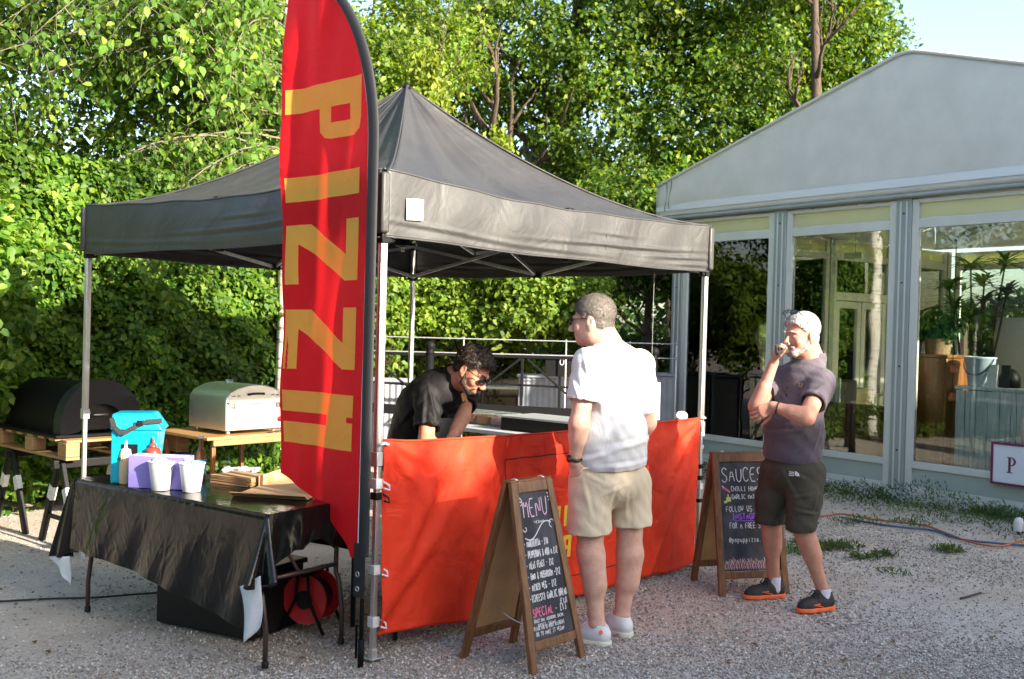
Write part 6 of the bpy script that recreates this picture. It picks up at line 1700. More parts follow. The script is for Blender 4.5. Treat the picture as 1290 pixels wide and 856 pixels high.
# ---------------------------------------------------------------- weeds, grass tufts
def weeds():
    g = np.random.default_rng(15); P = []; N_ = []; S = []
    def tuft(x, y, n, r_, h):
        a = g.uniform(0, 6.283, n); q = g.random(n) ** .6 * r_
        for i in range(n):
            P.append((x + q[i] * math.cos(a[i]), y + q[i] * math.sin(a[i]) * .8, g.random() * h)); N_.append((g.normal() * .5, -.6, .8)); 
    # along the plinth
    for s in np.arange(-3.3, 3.0, .055):
        hgt = .05 + .14 * abs(math.sin(s * 3.7)) * g.random() + (.10 if 0.0 < s < .9 or -2.0 < s < -.9 else 0)
        p = ML(s, -.10 - .12 * g.random()); tuft(p.x, p.y, int(10 + 40 * g.random()), .10, hgt)
    # scattered patches on the gravel
    for (u, v, n, r_, h) in ((1060, 692, 260, .17, .05), (1040, 695, 200, .14, .05), (1115, 702, 120, .10, .045), (1090, 706, 120, .1, .03), (1195, 694, 260, .14, .05), (1010, 690, 160, .16, .04), (1000, 700, 100, .14, .03), (1080, 660, 160, .25, .06), (1150, 662, 120, .2, .05), (1130, 725, 50, .15, .02), (1270, 655, 220, .18, .16), (1240, 650, 200, .15, .1), (1000, 665, 160, .2, .08), (870, 700, 30, .1, .02)):
        p = gp(u, v); tuft(p.x, p.y, int(n * .8), r_, h * .6)
    # low scruffy strip
    for i in range(3500):
        s = g.uniform(-3.3, 2.2); p = ML(s, -.15 - abs(g.normal(0, .42))); P.append((p.x, p.y, g.random() * .03)); N_.append((0, 0, 1))
    P = np.array(P); P[:, 2] += gz(P[:, 0], P[:, 1])
    o = leaf_cloud('weeds', P, np.array(N_), .040, LM['grass'], None, 3, True, droop=-1.3, rand=.8, narrow=.36)
    tagit(o, 'weeds and grass tufts growing along the marquee foot and in the gravel', 'weeds', kind='stuff')
weeds()
def litter():
    # fallen leaves on the yard
    g = np.random.default_rng(44); n = 260
    y = 4.5 + 6 * g.random(n); x = g.uniform(-.5, .5, n) * y
    P = np.stack([x, y, gz(x, y) + .008], -1)
    m = leaf_mat('fallen_leaf', (.12, .06, .02), (.22, .12, .04), (.30, .20, .06), .1)
    o = leaf_cloud('fallen_leaves', P, np.tile([0, 0, 3.0], (n, 1)), .03, m, None, 4, True, rand=.4, droop=0)
    tagit(o, 'dry fallen leaves scattered on the yard', 'leaves', kind='stuff')
litter()
# ================================================================ people
class Field:
    """signed-distance volume built from blended capsules and ellipsoids, turned into one continuous mesh"""
    def __init__(s, lo, hi, h):
        s.lo = np.array(lo, float); s.h = h
        s.n = np.ceil((np.array(hi) - s.lo) / h).astype(int) + 1
        s.D = np.full(s.n, 1.0, np.float32)
    def _blk(s, lo, hi, pad):
        a = np.maximum(((np.array(lo) - pad - s.lo) / s.h).astype(int), 0)
        b = np.minimum(((np.array(hi) + pad - s.lo) / s.h).astype(int) + 2, s.n)
        if np.any(b <= a): return None
        sl = tuple(slice(int(a[i]), int(b[i])) for i in range(3))
        g = [s.lo[i] + s.h * np.arange(a[i], b[i]) for i in range(3)]
        X, Y, Z = np.meshgrid(*g, indexing='ij', sparse=True)
        return sl, X, Y, Z
    def _merge(s, sl, d, k, sub=False):
        D = s.D[sl]
        if sub:
            h = np.clip(.5 - .5 * (D + d) / k, 0, 1) if k > 0 else None
            s.D[sl] = (D * (1 - h) + (-d) * h + k * h * (1 - h)) if k > 0 else np.maximum(D, -d)
        else:
            if k > 0:
                h = np.clip(.5 + .5 * (D - d) / k, 0, 1)
                s.D[sl] = D * (1 - h) + d * h - k * h * (1 - h)
            else: s.D[sl] = np.minimum(D, d)
    def cone(s, a, b, ra, rb, k=.02, sub=False, flat=None):
        a = np.array(a, float); b = np.array(b, float); R = max(ra, rb)
        q = s._blk(np.minimum(a, b) - R, np.maximum(a, b) + R, k + .03)
        if q is None: return
        sl, X, Y, Z = q; ba = b - a; L2 = (ba ** 2).sum() + 1e-12
        t = np.clip(((X - a[0]) * ba[0] + (Y - a[1]) * ba[1] + (Z - a[2]) * ba[2]) / L2, 0, 1)
        px, py, pz = X - a[0] - t * ba[0], Y - a[1] - t * ba[1], Z - a[2] - t * ba[2]
        if flat is not None:   # flat=(axis, factor): squash along an axis
            ax = np.array(flat[0], float); ax /= np.linalg.norm(ax); dd = px * ax[0] + py * ax[1] + pz * ax[2]; f = flat[1] - 1
            px = px + f * dd * ax[0]; py = py + f * dd * ax[1]; pz = pz + f * dd * ax[2]
        d = np.sqrt(px ** 2 + py ** 2 + pz ** 2) - (ra + (rb - ra) * t)
        s._merge(sl, d, k, sub)
    def ell(s, c, r, R=None, k=.02, sub=False):
        c = np.array(c, float); r = np.array(r, float); m = r.max()
        q = s._blk(c - m, c + m, k + .03)
        if q is None: return
        sl, X, Y, Z = q; x, y, z = X - c[0], Y - c[1], Z - c[2]
        if R is not None:
            x, y, z = (R[0][0] * x + R[0][1] * y + R[0][2] * z), (R[1][0] * x + R[1][1] * y + R[1][2] * z), (R[2][0] * x + R[2][1] * y + R[2][2] * z)
        k0 = np.sqrt((x / r[0]) ** 2 + (y / r[1]) ** 2 + (z / r[2]) ** 2); k1 = np.sqrt((x / r[0] ** 2) ** 2 + (y / r[1] ** 2) ** 2 + (z / r[2] ** 2) ** 2) + 1e-9
        d = k0 * (k0 - 1) / k1
        s._merge(sl, d, k, sub)
    def cut(s, p, n, lo=None, hi=None, k=.004):
        """remove everything on the +n side of the plane through p (inside the optional box)"""
        n = np.array(n, float); n /= np.linalg.norm(n)
        if lo is None: lo = s.lo; hi = s.lo + s.h * s.n
        q = s._blk(lo, hi, 0)
        if q is None: return
        sl, X, Y, Z = q
        d = (X - p[0]) * n[0] + (Y - p[1]) * n[1] + (Z - p[2]) * n[2]
        s.D[sl] = np.maximum(s.D[sl], d)
    def like(s):
        o = Field.__new__(Field); o.lo, o.h, o.n = s.lo.copy(), s.h, s.n.copy(); o.D = np.full(s.n, 1.0, np.float32); return o
    def join(s, o, k):
        h = np.clip(.5 + .5 * (s.D - o.D) / k, 0, 1); s.D = s.D * (1 - h) + o.D * h - k * h * (1 - h)
    def noise(s, f, amp):
        g = [s.lo[i] + s.h * np.arange(s.n[i]) for i in range(3)]
        X, Y, Z = np.meshgrid(*g, indexing='ij', sparse=True)
        s.D += (amp * f(X, Y, Z)).astype(np.float32)
    def arrays(s):
        D = s.D; n = np.array(D.shape)
        D[0] = D[-1] = 1; D[:, 0] = D[:, -1] = 1; D[:, :, 0] = D[:, :, -1] = 1
        ins = D < 0
        c = np.zeros(n - 1, np.int8)
        for dx in (0, 1):
            for dy in (0, 1):
                for dz in (0, 1): c += ins[dx:n[0] - 1 + dx, dy:n[1] - 1 + dy, dz:n[2] - 1 + dz]
        act = (c > 0) & (c < 8); I = np.argwhere(act)
        idx = np.full(n - 1, -1, np.int32); idx[act] = np.arange(len(I))
        off = np.array([[a, b, d] for a in (0, 1) for b in (0, 1) for d in (0, 1)])
        val = np.stack([D[I[:, 0] + o[0], I[:, 1] + o[1], I[:, 2] + o[2]] for o in off], 1)
        acc = np.zeros((len(I), 3)); cnt = np.zeros(len(I))
        for i in range(8):
            for j in range(i + 1, 8):
                if np.abs(off[i] - off[j]).sum() != 1: continue
                m = (val[:, i] < 0) != (val[:, j] < 0); a = val[m, i]; b = val[m, j]; t = a / (a - b)
                acc[m] += off[i] + t[:, None] * (off[j] - off[i]); cnt[m] += 1
        V = s.lo + s.h * (I + acc / cnt[:, None]); F = []
        for ax in range(3):
            sh = [slice(None)] * 3; s2 = [slice(None)] * 3; sh[ax] = slice(0, -1); s2[ax] = slice(1, None)
            A = ins[tuple(sh)]; Bq = ins[tuple(s2)]; E = np.argwhere(A != Bq)
            u, v = [(1, 2), (2, 0), (0, 1)][ax]
            ok = (E[:, u] > 0) & (E[:, v] > 0); E = E[ok]
            flip = ~A[tuple(E.T)]
            def g(du, dv): e = E.copy(); e[:, u] -= du; e[:, v] -= dv; return idx[tuple(e.T)]
            q = np.stack([g(1, 1), g(0, 1), g(0, 0), g(1, 0)], 1); q[flip] = q[flip][:, ::-1]; F.append(q)
        return V, np.concatenate(F)
    def build(s, name, m, parent, smooth_it=0, rel=(0, 0, 0), disp=None):
        V, F = s.arrays()
        if smooth_it:
            e = np.concatenate([F[:, [0, 1]], F[:, [1, 2]], F[:, [2, 3]], F[:, [3, 0]]])
            for _ in range(smooth_it):
                S = np.zeros_like(V); C = np.zeros(len(V))
                for a, b in ((0, 1), (1, 0)):
                    for k in range(3): S[:, k] += np.bincount(e[:, a], V[e[:, b], k], len(V))
                    C += np.bincount(e[:, a], minlength=len(V))
                V = V * .5 + .5 * S / C[:, None]
        if disp is not None:
            n = np.zeros_like(V); f = np.cross(V[F[:, 2]] - V[F[:, 0]], V[F[:, 3]] - V[F[:, 1]])
            for k in range(4):
                for a in range(3): n[:, a] += np.bincount(F[:, k], f[:, a], len(V))
            n /= np.linalg.norm(n, axis=1, keepdims=True) + 1e-9
            V = V + n * disp(V, n)[:, None]
        return np_mesh(name, V - np.array(rel), F.ravel(), np.full(len(F), 4), m, parent)

def skin_mat(name, col, col2, red=(.55, .16, .12)):
    m = mat(name, col, .48, col2=col2, scale=22, bump=.28, bscale=120, sss=.12, spec=.35, detail=8, contrast=(.4, .62))
    return m
MT['skin_pale'] = skin_mat('fair_skin', (.60, .365, .285), (.545, .30, .23))
MT['skin_ruddy'] = skin_mat('ruddy_skin', (.49, .255, .18), (.44, .20, .14))
MT['skin_tan'] = skin_mat('tanned_skin', (.46, .235, .145), (.38, .17, .10))
def shirt_mat(name, c, c2, rough=.85, fold=.5, fs=9, sheen=.08):
    return mat(name, c, rough, col2=c2, scale=6, bump=.2, bscale=500, spec=.2, sheen=sheen, wob=(fs, fold, .02), stretch=(1, 1, .55))
MT['tee'] = shirt_mat('white_cotton', (.66, .65, .65), (.62, .61, .615))
MT['polo'] = shirt_mat('plum_grey_pique', (.108, .090, .108), (.094, .078, .094))
MT['polo_tip'] = mat('navy_tipping', (.02, .015, .03), .8)
MT['black_shirt'] = shirt_mat('black_cotton', (.007, .007, .008), (.010, .0095, .010), rough=.6, sheen=0)
MT['khaki'] = shirt_mat('beige_chino', (.62, .52, .38), (.58, .48, .345))
MT['olive'] = shirt_mat('dark_olive_cotton', (.062, .057, .042), (.050, .046, .035), sheen=0)
MT['greyshorts'] = shirt_mat('grey_cotton', (.12, .115, .10), (.10, .095, .085))
MT['hair_grey'] = mat('grey_brown_hair', (.15, .125, .105), .6, col2=(.10, .082, .068), scale=90, stretch=(1, 1, .25), bump=.25, bscale=220)
MT['hair_white'] = mat('white_hair', (.66, .64, .61), .6, col2=(.55, .53, .50), scale=110, stretch=(1, 1, .22), bump=.25, bscale=220, contrast=(.4, .6))
MT['hair_black'] = mat('black_brown_hair', (.028, .018, .013), .42, col2=(.055, .035, .024), scale=50, bump=.9, bscale=110)
MT['beard_black'] = mat('dark_stubble', (.045, .028, .02), .7, col2=(.09, .05, .035), scale=120, bump=.8, bscale=200)
MT['lens'] = mat('dark_lens', (.008, .008, .01), .06, spec=.9, coat=.5)
MT['eye'] = mat('eye_white', (.6, .57, .54), .2)
MT['iris'] = mat('iris', (.06, .04, .03), .2)
MT['trainer_white'] = mat('white_trainer', (.66, .66, .68), .5, col2=(.58, .58, .62), scale=12, bump=.15, bscale=90)
MT['sole_cream'] = mat('cream_sole', (.60, .60, .50), .5)
MT['trainer_black'] = mat('black_mesh_trainer', (.018, .017, .017), .7, col2=(.035, .033, .033), scale=30, bump=.5, bscale=260)
MT['orange_sole'] = mat('orange_foam', (.75, .13, .035), .5)
MT['sock'] = mat('white_sock', (.58, .56, .66), .9, bump=.4, bscale=250)
MT['watch'] = mat('black_watch', (.015, .012, .014), .35)
MT['gold'] = mat('gold_thread', (.60, .38, .12), .6)

def axes(fwd, up=(0, 0, 1)):
    f = Vector(fwd).normalized(); u = Vector(up); u = (u - f * u.dot(f)).normalized(); r = f.cross(u)
    return r, f, u          # right, forward, up
class HeadFrame:
    def __init__(s, c, fwd, up, sc=1.0): s.c = Vector(c); s.r, s.f, s.u = axes(fwd, up); s.s = sc
    def P(s, x, y, z): return s.c + (s.r * x + s.f * y + s.u * z) * s.s
    @property
    def R(s): return [tuple(s.r), tuple(s.f), tuple(s.u)]
def add_head(F, H, neck, jaw=1.0, nose=1.0, full=1.0, nr=.058):
    s = H.s; R = H.R
    def E(c, r, k=.012, sub=False): F.ell(H.P(*c), [q * s for q in r], R, k * s, sub)
    def Cn(a, b, ra, rb, k=.010, sub=False): F.cone(H.P(*a), H.P(*b), ra * s, rb * s, k * s, sub)
    E((0, -.018, .032), (.075, .094, .084), .0)
    E((0, .022, -.018), (.064 * full, .068, .080), .02)
    E((0, .026, -.070), (.052 * jaw, .055, .038), .02)
    Cn((-.042 * jaw, .0, -.065), (-.012, .060, -.096), .020, .018, .018); Cn((.042 * jaw, .0, -.065), (.012, .060, -.096), .020, .018, .018)
    E((0, .068, -.092), (.022, .018, .018), .016)
    for x in (-1, 1):
        E((x * .040, .058, -.030), (.024 * full, .024, .026), .018)
        Cn((x * .012, .086, .022), (x * .046, .070, .020), .0085, .007, .012)
        E((x * .031, .094, -.002), (.0165, .016, .0105), .010, True)
        E((x * .0305, .0735, -.003), (.0125, .0125, .0115), .003)
        # ear: shell with hollow
        E((x * .077, -.012, -.008), (.010, .021, .032), .006); E((x * .088, -.010, -.006), (.007, .011, .017), .004, True); E((x * .074, -.004, -.036), (.008, .010, .012), .006)
        E((x * .011 * nose, .100, -.040), (.0085, .010, .008), .006)
    Cn((0, .085, .008), (0, .110 * (1 + .02 * nose), -.034), .0085, .0125 * nose, .010)
    Cn((-.020, .080, -.062), (.020, .080, -.062), .0085, .0085, .008); Cn((-.017, .079, -.074), (.017, .079, -.074), .0085, .0085, .007)
    Cn((-.024, .094, -.068), (.024, .094, -.068), .0022, .0022, .003, True)
    F.cone(H.P(0, -.028, -.045), neck, nr * s, nr * 1.12 * s, .03 * s)
    F.cone(H.P(0, .0, -.075), Vector(neck) + H.f * .02, .045 * s, .06 * s, .03 * s)

def add_hand(F, w, d, pn, side, curl=(.5, .5, .5, .5), thumb=.5, sc=1.0, spread=.12):
    """w wrist, d direction of the palm, pn palm normal (the way the palm faces), side +1: thumb on the d x pn side"""
    w = Vector(w); d = Vector(d).normalized(); pn = Vector(pn); pn = (pn - d * pn.dot(d)).normalized(); x = d.cross(pn).normalized() * side
    def P(a, b, c): return w + (d * a + x * b + pn * c) * sc
    for b in (-.026, -.009, .009, .026):
        F.cone(P(.012, b * .7, 0), P(.082 - abs(b) * .25, b * 1.05, -.002), .0135 * sc, .0118 * sc, .012)
    F.cone(P(.01, .02, .006), P(.05, .034, .010), .014 * sc, .012 * sc, .012)
    Ls = (.070, .080, .075, .058)
    for i, b in enumerate((.027, .009, -.010, -.027)):
        p = P(.084 - (abs(b) * .3 if b > 0 else abs(b) * .45), b * 1.05, -.001); a = curl[i] * .55; L = Ls[i] * sc
        fx = x * (b / .027) * spread
        r_ = (.0092, .0085, .0078, .0068) if i < 3 else (.0082, .0075, .0068, .006)
        for k, fr in enumerate((.44, .31, .25)):
            dd = ((d + fx).normalized() * math.cos(a) + pn * math.sin(a)); q = p + dd * L * fr
            F.cone(p, q, r_[k] * sc, r_[k + 1] * sc, .003); p = q; a += curl[i] * .95
    p = P(.025, .032, .008); a = thumb
    for k, (L, r0, r1) in enumerate(((.040, .0125, .0108), (.032, .0105, .0092), (.026, .0092, .0075))):
        dd = (d * math.cos(.75 - .25 * k) + x * math.sin(.75 - .25 * k) * (1 - a * .5) + pn * (a * .9)).normalized(); q = p + dd * L * sc
        F.cone(p, q, r0 * sc, r1 * sc, .005); p = q

def add_arm(F, sh, el, wr_, r=(.052, .044, .042, .026), k=.02):
    sh, el, wr_ = Vector(sh), Vector(el), Vector(wr_)
    F.cone(sh, el, r[0], r[1], k); F.cone(el, wr_, r[2], r[3], k)
    F.cone(el.lerp(wr_, .08), el.lerp(wr_, .42), r[2] * 1.06, r[2] * .92, k)
def add_leg(F, hip, kn, an, r=(.090, .062, .050, .036), back=(0, -1, 0), k=.03):
    hip, kn, an = Vector(hip), Vector(kn), Vector(an); b = Vector(back).normalized()
    F.cone(hip, kn, r[0], r[1], k); F.cone(kn, an, r[1] * .90, r[3], k)
    F.cone(kn.lerp(an, .10) + b * .012, kn.lerp(an, .45) + b * .020, r[2] * 1.02, r[2] * .90, k * 1.6)      # calf
    F.ell(an + Vector((0, 0, .0)), (r[3] * 1.08, r[3] * 1.05, .03), None, .012)

def strand_mat(src, lo, hi):
    m = MT[src].copy(); m.name = src + '_strand'; nt = m.node_tree; N = nt.nodes; L = nt.links
    g = N.new("ShaderNodeNewGeometry"); cr = N.new("ShaderNodeValToRGB"); cr.color_ramp.elements[0].color = (*lo, 1); cr.color_ramp.elements[1].color = (*hi, 1)
    L.new(g.outputs["Random Per Island"], cr.inputs[0]); L.new(cr.outputs[0], N["Principled BSDF"].inputs["Base Color"])
    return m
MT['beard_white'] = mat('grey_white_beard', (.50, .43, .38), .75, col2=(.38, .26, .21), scale=90, bump=.6, bscale=200)
SM = {'hair_grey': strand_mat('hair_grey', (.09, .075, .062), (.19, .165, .14)), 'hair_white': strand_mat('hair_white', (.60, .58, .55), (.78, .76, .73)), 'hair_black': strand_mat('hair_black', (.006, .004, .003), (.05, .032, .020)),
      'beard_white': strand_mat('beard_white', (.44, .40, .37), (.66, .63, .60)), 'beard_black': strand_mat('beard_black', (.012, .008, .006), (.06, .04, .03))}
def strands(F, H, o, mname, tuft, tl, seed, rel, jitter=.6, curly=False):
    V, Fc = F.arrays(); s = H.s; c = H.c
    r = np.random.default_rng(seed); fi = r.integers(0, len(Fc), tuft)
    P = V[Fc[fi]].mean(1); n = np.cross(V[Fc[fi][:, 2]] - V[Fc[fi][:, 0]], V[Fc[fi][:, 3]] - V[Fc[fi][:, 1]]); n /= np.linalg.norm(n, axis=1, keepdims=True) + 1e-9
    ok = ((P - np.array(c)) * n).sum(1) > .02 * s
    P = P[ok]; n = n[ok]; k = len(P)
    flow = np.array(H.f) * .7 * (0 if curly else 1) + r.normal(size=(k, 3)) * jitter - np.array(H.u) * .25
    flow -= n * (flow * n).sum(1, keepdims=True); flow /= np.linalg.norm(flow, axis=1, keepdims=True) + 1e-9
    sd = np.cross(flow, n); w = .0014
    l = tl * (.5 + r.random((k, 1)))
    A = P - sd * w; B = P + sd * w; C_ = P + flow * l * .95 + n * l * .14
    M1 = P + flow * l * .5 + n * l * .16
    vv = np.stack([A, B, M1 + sd * w * .8, C_, M1 - sd * w * .8], 1).reshape(-1, 3)
    ff = (np.array([0, 1, 2, 3, 4])[None] + (np.arange(k) * 5)[:, None]).ravel()
    so = np_mesh('hair_strands', vv - np.array(rel), ff, np.full(k, 5), SM[mname], o); tagit(so, kind='stuff')
def hair_cap(H, hl, thick, mname, parent, seed=0, h=.005, curly=0.0, frontz=.062, tuft=1600, tl=.016, jitter=.5, extra=None, rel=(0, 0, 0)):
    """short hair: thickened scalp volume bounded by a hairline, plus fine tufts"""
    s = H.s; c = H.c
    F = Field(c - Vector((.17, .17, .17)), c + Vector((.17, .17, .19)), h)
    g = [F.lo[i] + F.h * np.arange(F.n[i]) for i in range(3)]
    X, Y, Z = np.meshgrid(*g, indexing='ij')
    d = np.stack([X - c.x, Y - c.y, Z - c.z], -1)
    L = (d @ np.array(H.R).T) / s; x, y, z = L[..., 0], L[..., 1], L[..., 2]
    def ed(cx, cy, cz, rx, ry, rz):
        a, b, e = (x - cx), (y - cy), (z - cz)
        k0 = np.sqrt((a / rx) ** 2 + (b / ry) ** 2 + (e / rz) ** 2); k1 = np.sqrt((a / rx ** 2) ** 2 + (b / ry ** 2) ** 2 + (e / rz ** 2) ** 2) + 1e-9
        return k0 * (k0 - 1) / k1
    D = ed(0, -.018, .034, .0755, .0945, .0845)
    D2 = ed(0, -.030, -.02, .066, .070, .075)
    D = np.minimum(D, D2)
    th = thick * (1 + hl.get('top', .3) * np.clip(z / .1, 0, 1) + hl.get('front', 0) * np.clip(y / .08, 0, 1) * np.clip(z / .09, 0, 1))
    th = th * np.clip((z + .085) / .07, .25, 1)
    nz = np.sin(x * 210 + 3 * np.sin(y * 120)) * np.sin(y * 190 + 2 * np.sin(z * 150)) * np.sin(z * 170 + x * 60)
    D = D - th - (.0004 + curly) * nz - curly * .8 * np.sin(x * 95 + y * 60) * np.sin(y * 105 - z * 80)
    zl = np.interp(y, hl['y'], hl['z']) + hl.get('peak', 0) * np.clip(1 - np.abs(x) / .04, 0, 1) * (y > .04)
    D = np.maximum(D, (zl - z) * .8)
    # leave the ears free
    ear = np.sqrt(((np.abs(x) - .08) / .030) ** 2 + ((y + .008) / .029) ** 2 + ((z + .006) / .038) ** 2) - 1
    D = np.maximum(D, -ear * .02)
    F.D = (D * s).astype(np.float32)
    o = F.build('hair', MT[mname], parent, 1, rel)
    V, Fc = F.arrays()
    strands(F, H, o, mname, tuft, tl, seed, rel, jitter, bool(curly))
    return o
def folds(dirs):
    """sum of soft directional cloth folds; dirs: (origin, along, across, width, length, amp)"""
    D = [(np.array(o), np.array(Vector(a).normalized()), np.array(Vector(c).normalized()), w, l, am) for o, a, c, w, l, am in dirs]
    def f(V, n):
        s = np.zeros(len(V))
        for o, a, c, w, l, am in D:
            d = V - o; p = d @ a; q = d @ c
            s += am * np.exp(-(p / l) ** 2) * (np.exp(-(q / w) ** 2) - .7 * np.exp(-((q - 1.6 * w) / w) ** 2))
        s += .0018 * np.sin(V[:, 0] * 41 + V[:, 2] * 17) * np.sin(V[:, 1] * 37 - V[:, 2] * 23) + .0012 * np.sin(V[:, 2] * 70 + V[:, 0] * 60 + V[:, 1] * 50)
        return s
    return f
def glasses(H, parent, y=.103, z=.0, tiltz=0.0, w=.058, lm='lens', rel=(0, 0, 0), on_head=False):
    rel = Vector(rel)
    par = None
    def P(a, b, c):
        if on_head:   # pushed up on the hair: rotated back
            an = .95; b2 = b * math.cos(an) - c * math.sin(an); c2 = b * math.sin(an) + c * math.cos(an)
            return H.P(a, b2 + on_head[0], c2 + on_head[1]) - rel
        return H.P(a, b, c) - rel
    mb = MB()
    for x in (-1, 1):
        mb.tube([P(x * .062, y - .012, z + .010), P(x * .076, y - .045, z + .010), P(x * .080, -.005, z + .006), P(x * .079, -.030, z - .014)], [.0028, .0026, .0024, .002], 6)
    mb.tube([P(-.012, y + .001, z + .008), P(0, y + .004, z + .011), P(.012, y + .001, z + .008)], .0022, 6)
    for x in (-1, 1):
        loop = [P(x * (.034 + .027 * math.cos(a) * (1 + .05 * math.sin(a))), y - .010 * abs(.034 + .027 * math.cos(a)) / .06 + 0, z + .018 * math.sin(a) + .001) for a in [2 * PI * i / 18 for i in range(18)]]
        mb.tube(loop, .0022, 5, closed=True)
    fr = mb.build('sunglasses', MT['black_plastic'], parent, smooth=True); tagit(fr, kind='stuff') if False else None
    for x in (-1, 1):
        mb = MB()
        def ln(u, v, x=x):
            a = 2 * PI * u; rr = v
            xx = x * (.034 + .0265 * rr * math.cos(a)); return P(xx, y - .010 * abs(xx) / .06 + .003 * (1 - rr * rr), z + .0175 * rr * math.sin(a) + .001)
        mb.grid(ln, 20, 5, closed_u=True); mb.build('lens', MT[lm], fr, smooth=True)
    return fr
def shoe(parent, heel, toe, z0, upper, sole, name='shoe', W=.046, L=None, hgt=.075, stripe=None, laces=None, rel=(0, 0, 0), high=.0):
    heel = Vector((heel[0], heel[1], z0)); toe = Vector((toe[0], toe[1], z0)); d = (toe - heel); L = L or d.length; d.normalize(); x = Vector((d.y, -d.x, 0)); u = Vector((0, 0, 1)); rel = Vector(rel)
    def P(a, b, c): return heel + d * a + x * b + u * c
    lo = Vector((min(heel.x, toe.x) - .12, min(heel.y, toe.y) - .12, z0 - .02)); hi = Vector((max(heel.x, toe.x) + .12, max(heel.y, toe.y) + .12, z0 + .20))
    F = Field(lo, hi, .004)
    F.cone(P(.045, 0, .05), P(.10, 0, .052), W * .82, W * .92, .0); F.cone(P(.10, 0, .052), P(L * .72, .004, .035), W * .90, W * .88, .03); F.cone(P(L * .70, .004, .034), P(L - .045, 0, .03), W * .90, W * .66, .03)
    F.cone(P(.045, 0, .06), P(.062, 0, hgt + .020 + high), W * .78, W * .84, .03); F.cone(P(.085, 0, hgt + .005), P(.125, 0, hgt + .012), W * .55, W * .40, .03); F.cone(P(.075, 0, .075), P(L * .55, 0, .058), W * .62, W * .50, .03)
    F.cut(P(0, 0, .022), (0, 0, -1)); F.cut(P(.03, 0, hgt + .012 + high), (-.25 * d.x, -.25 * d.y, 1))
    F.cone(P(.075, 0, hgt + .055 + high), P(.070, 0, hgt - .02), W * .86, W * .70, .004, True)
    sh = F.build(name, MT[upper], parent, 1, rel)
    F = Field(lo, hi, .004)
    F.cone(P(.042, 0, .014), P(.12, 0, .014), W * .98, W * .90, .0); F.cone(P(.12, 0, .014), P(L * .72, .004, .012), W * .88, W * 1.04, .03); F.cone(P(L * .70, .004, .012), P(L - .042, 0, .018), W * 1.04, W * .80, .03)
    F.cut(P(0, 0, .002), (0, 0, -1)); F.cut(P(0, 0, .028), (0, 0, 1)); F.cut(P(0, 0, .027), (-.05 * d.x, -.05 * d.y, 1))
    F.build('sole', MT[sole], sh, 1, rel)
    if laces:
        mb = MB()
        for i in range(5):
            a = .118 + i * .020; c = hgt + .016 - i * .0105
            mb.tube([P(a, -.020, c - .004) - rel, P(a + .006, 0, c + .006) - rel, P(a + .002, .020, c - .004) - rel], .0028, 5)
        mb.tube([P(.118, .0, hgt + .024) - rel, P(.135, .03, hgt + .016) - rel, P(.15, .044, hgt - .012) - rel], .0028, 5); mb.tube([P(.118, .0, hgt + .024) - rel, P(.135, -.03, hgt + .016) - rel, P(.15, -.044, hgt - .012) - rel], .0028, 5)
        o = mb.build('laces', MT[laces], sh, smooth=True); tagit(o, kind='stuff')
    if stripe:
        for sd in (-1, 1):
            mb = MB(); Wd = W * .93
            mb.tube([P(.105, sd * (Wd + .0015), .030) - rel, P(.14, sd * (Wd * 1.0), .040) - rel, P(.18, sd * (Wd * .98), .048) - rel], [.003, .004, .003], 6, flat=1)
            mb.tube([P(.09, sd * (Wd * .93), .052) - rel, P(.14, sd * (Wd * .96), .050) - rel, P(.185, sd * (Wd * .97), .047) - rel], [.002, .0045, .002], 6); mb.build('side_stripe', MT[stripe], sh, smooth=True)
    return sh
HL_SHORT = dict(y=[-.13, -.06, -.035, -.02, .012, .03, .05, .08, .12], z=[-.062, -.058, -.035, -.005, -.012, .028, .040, .064, .066], top=.5)

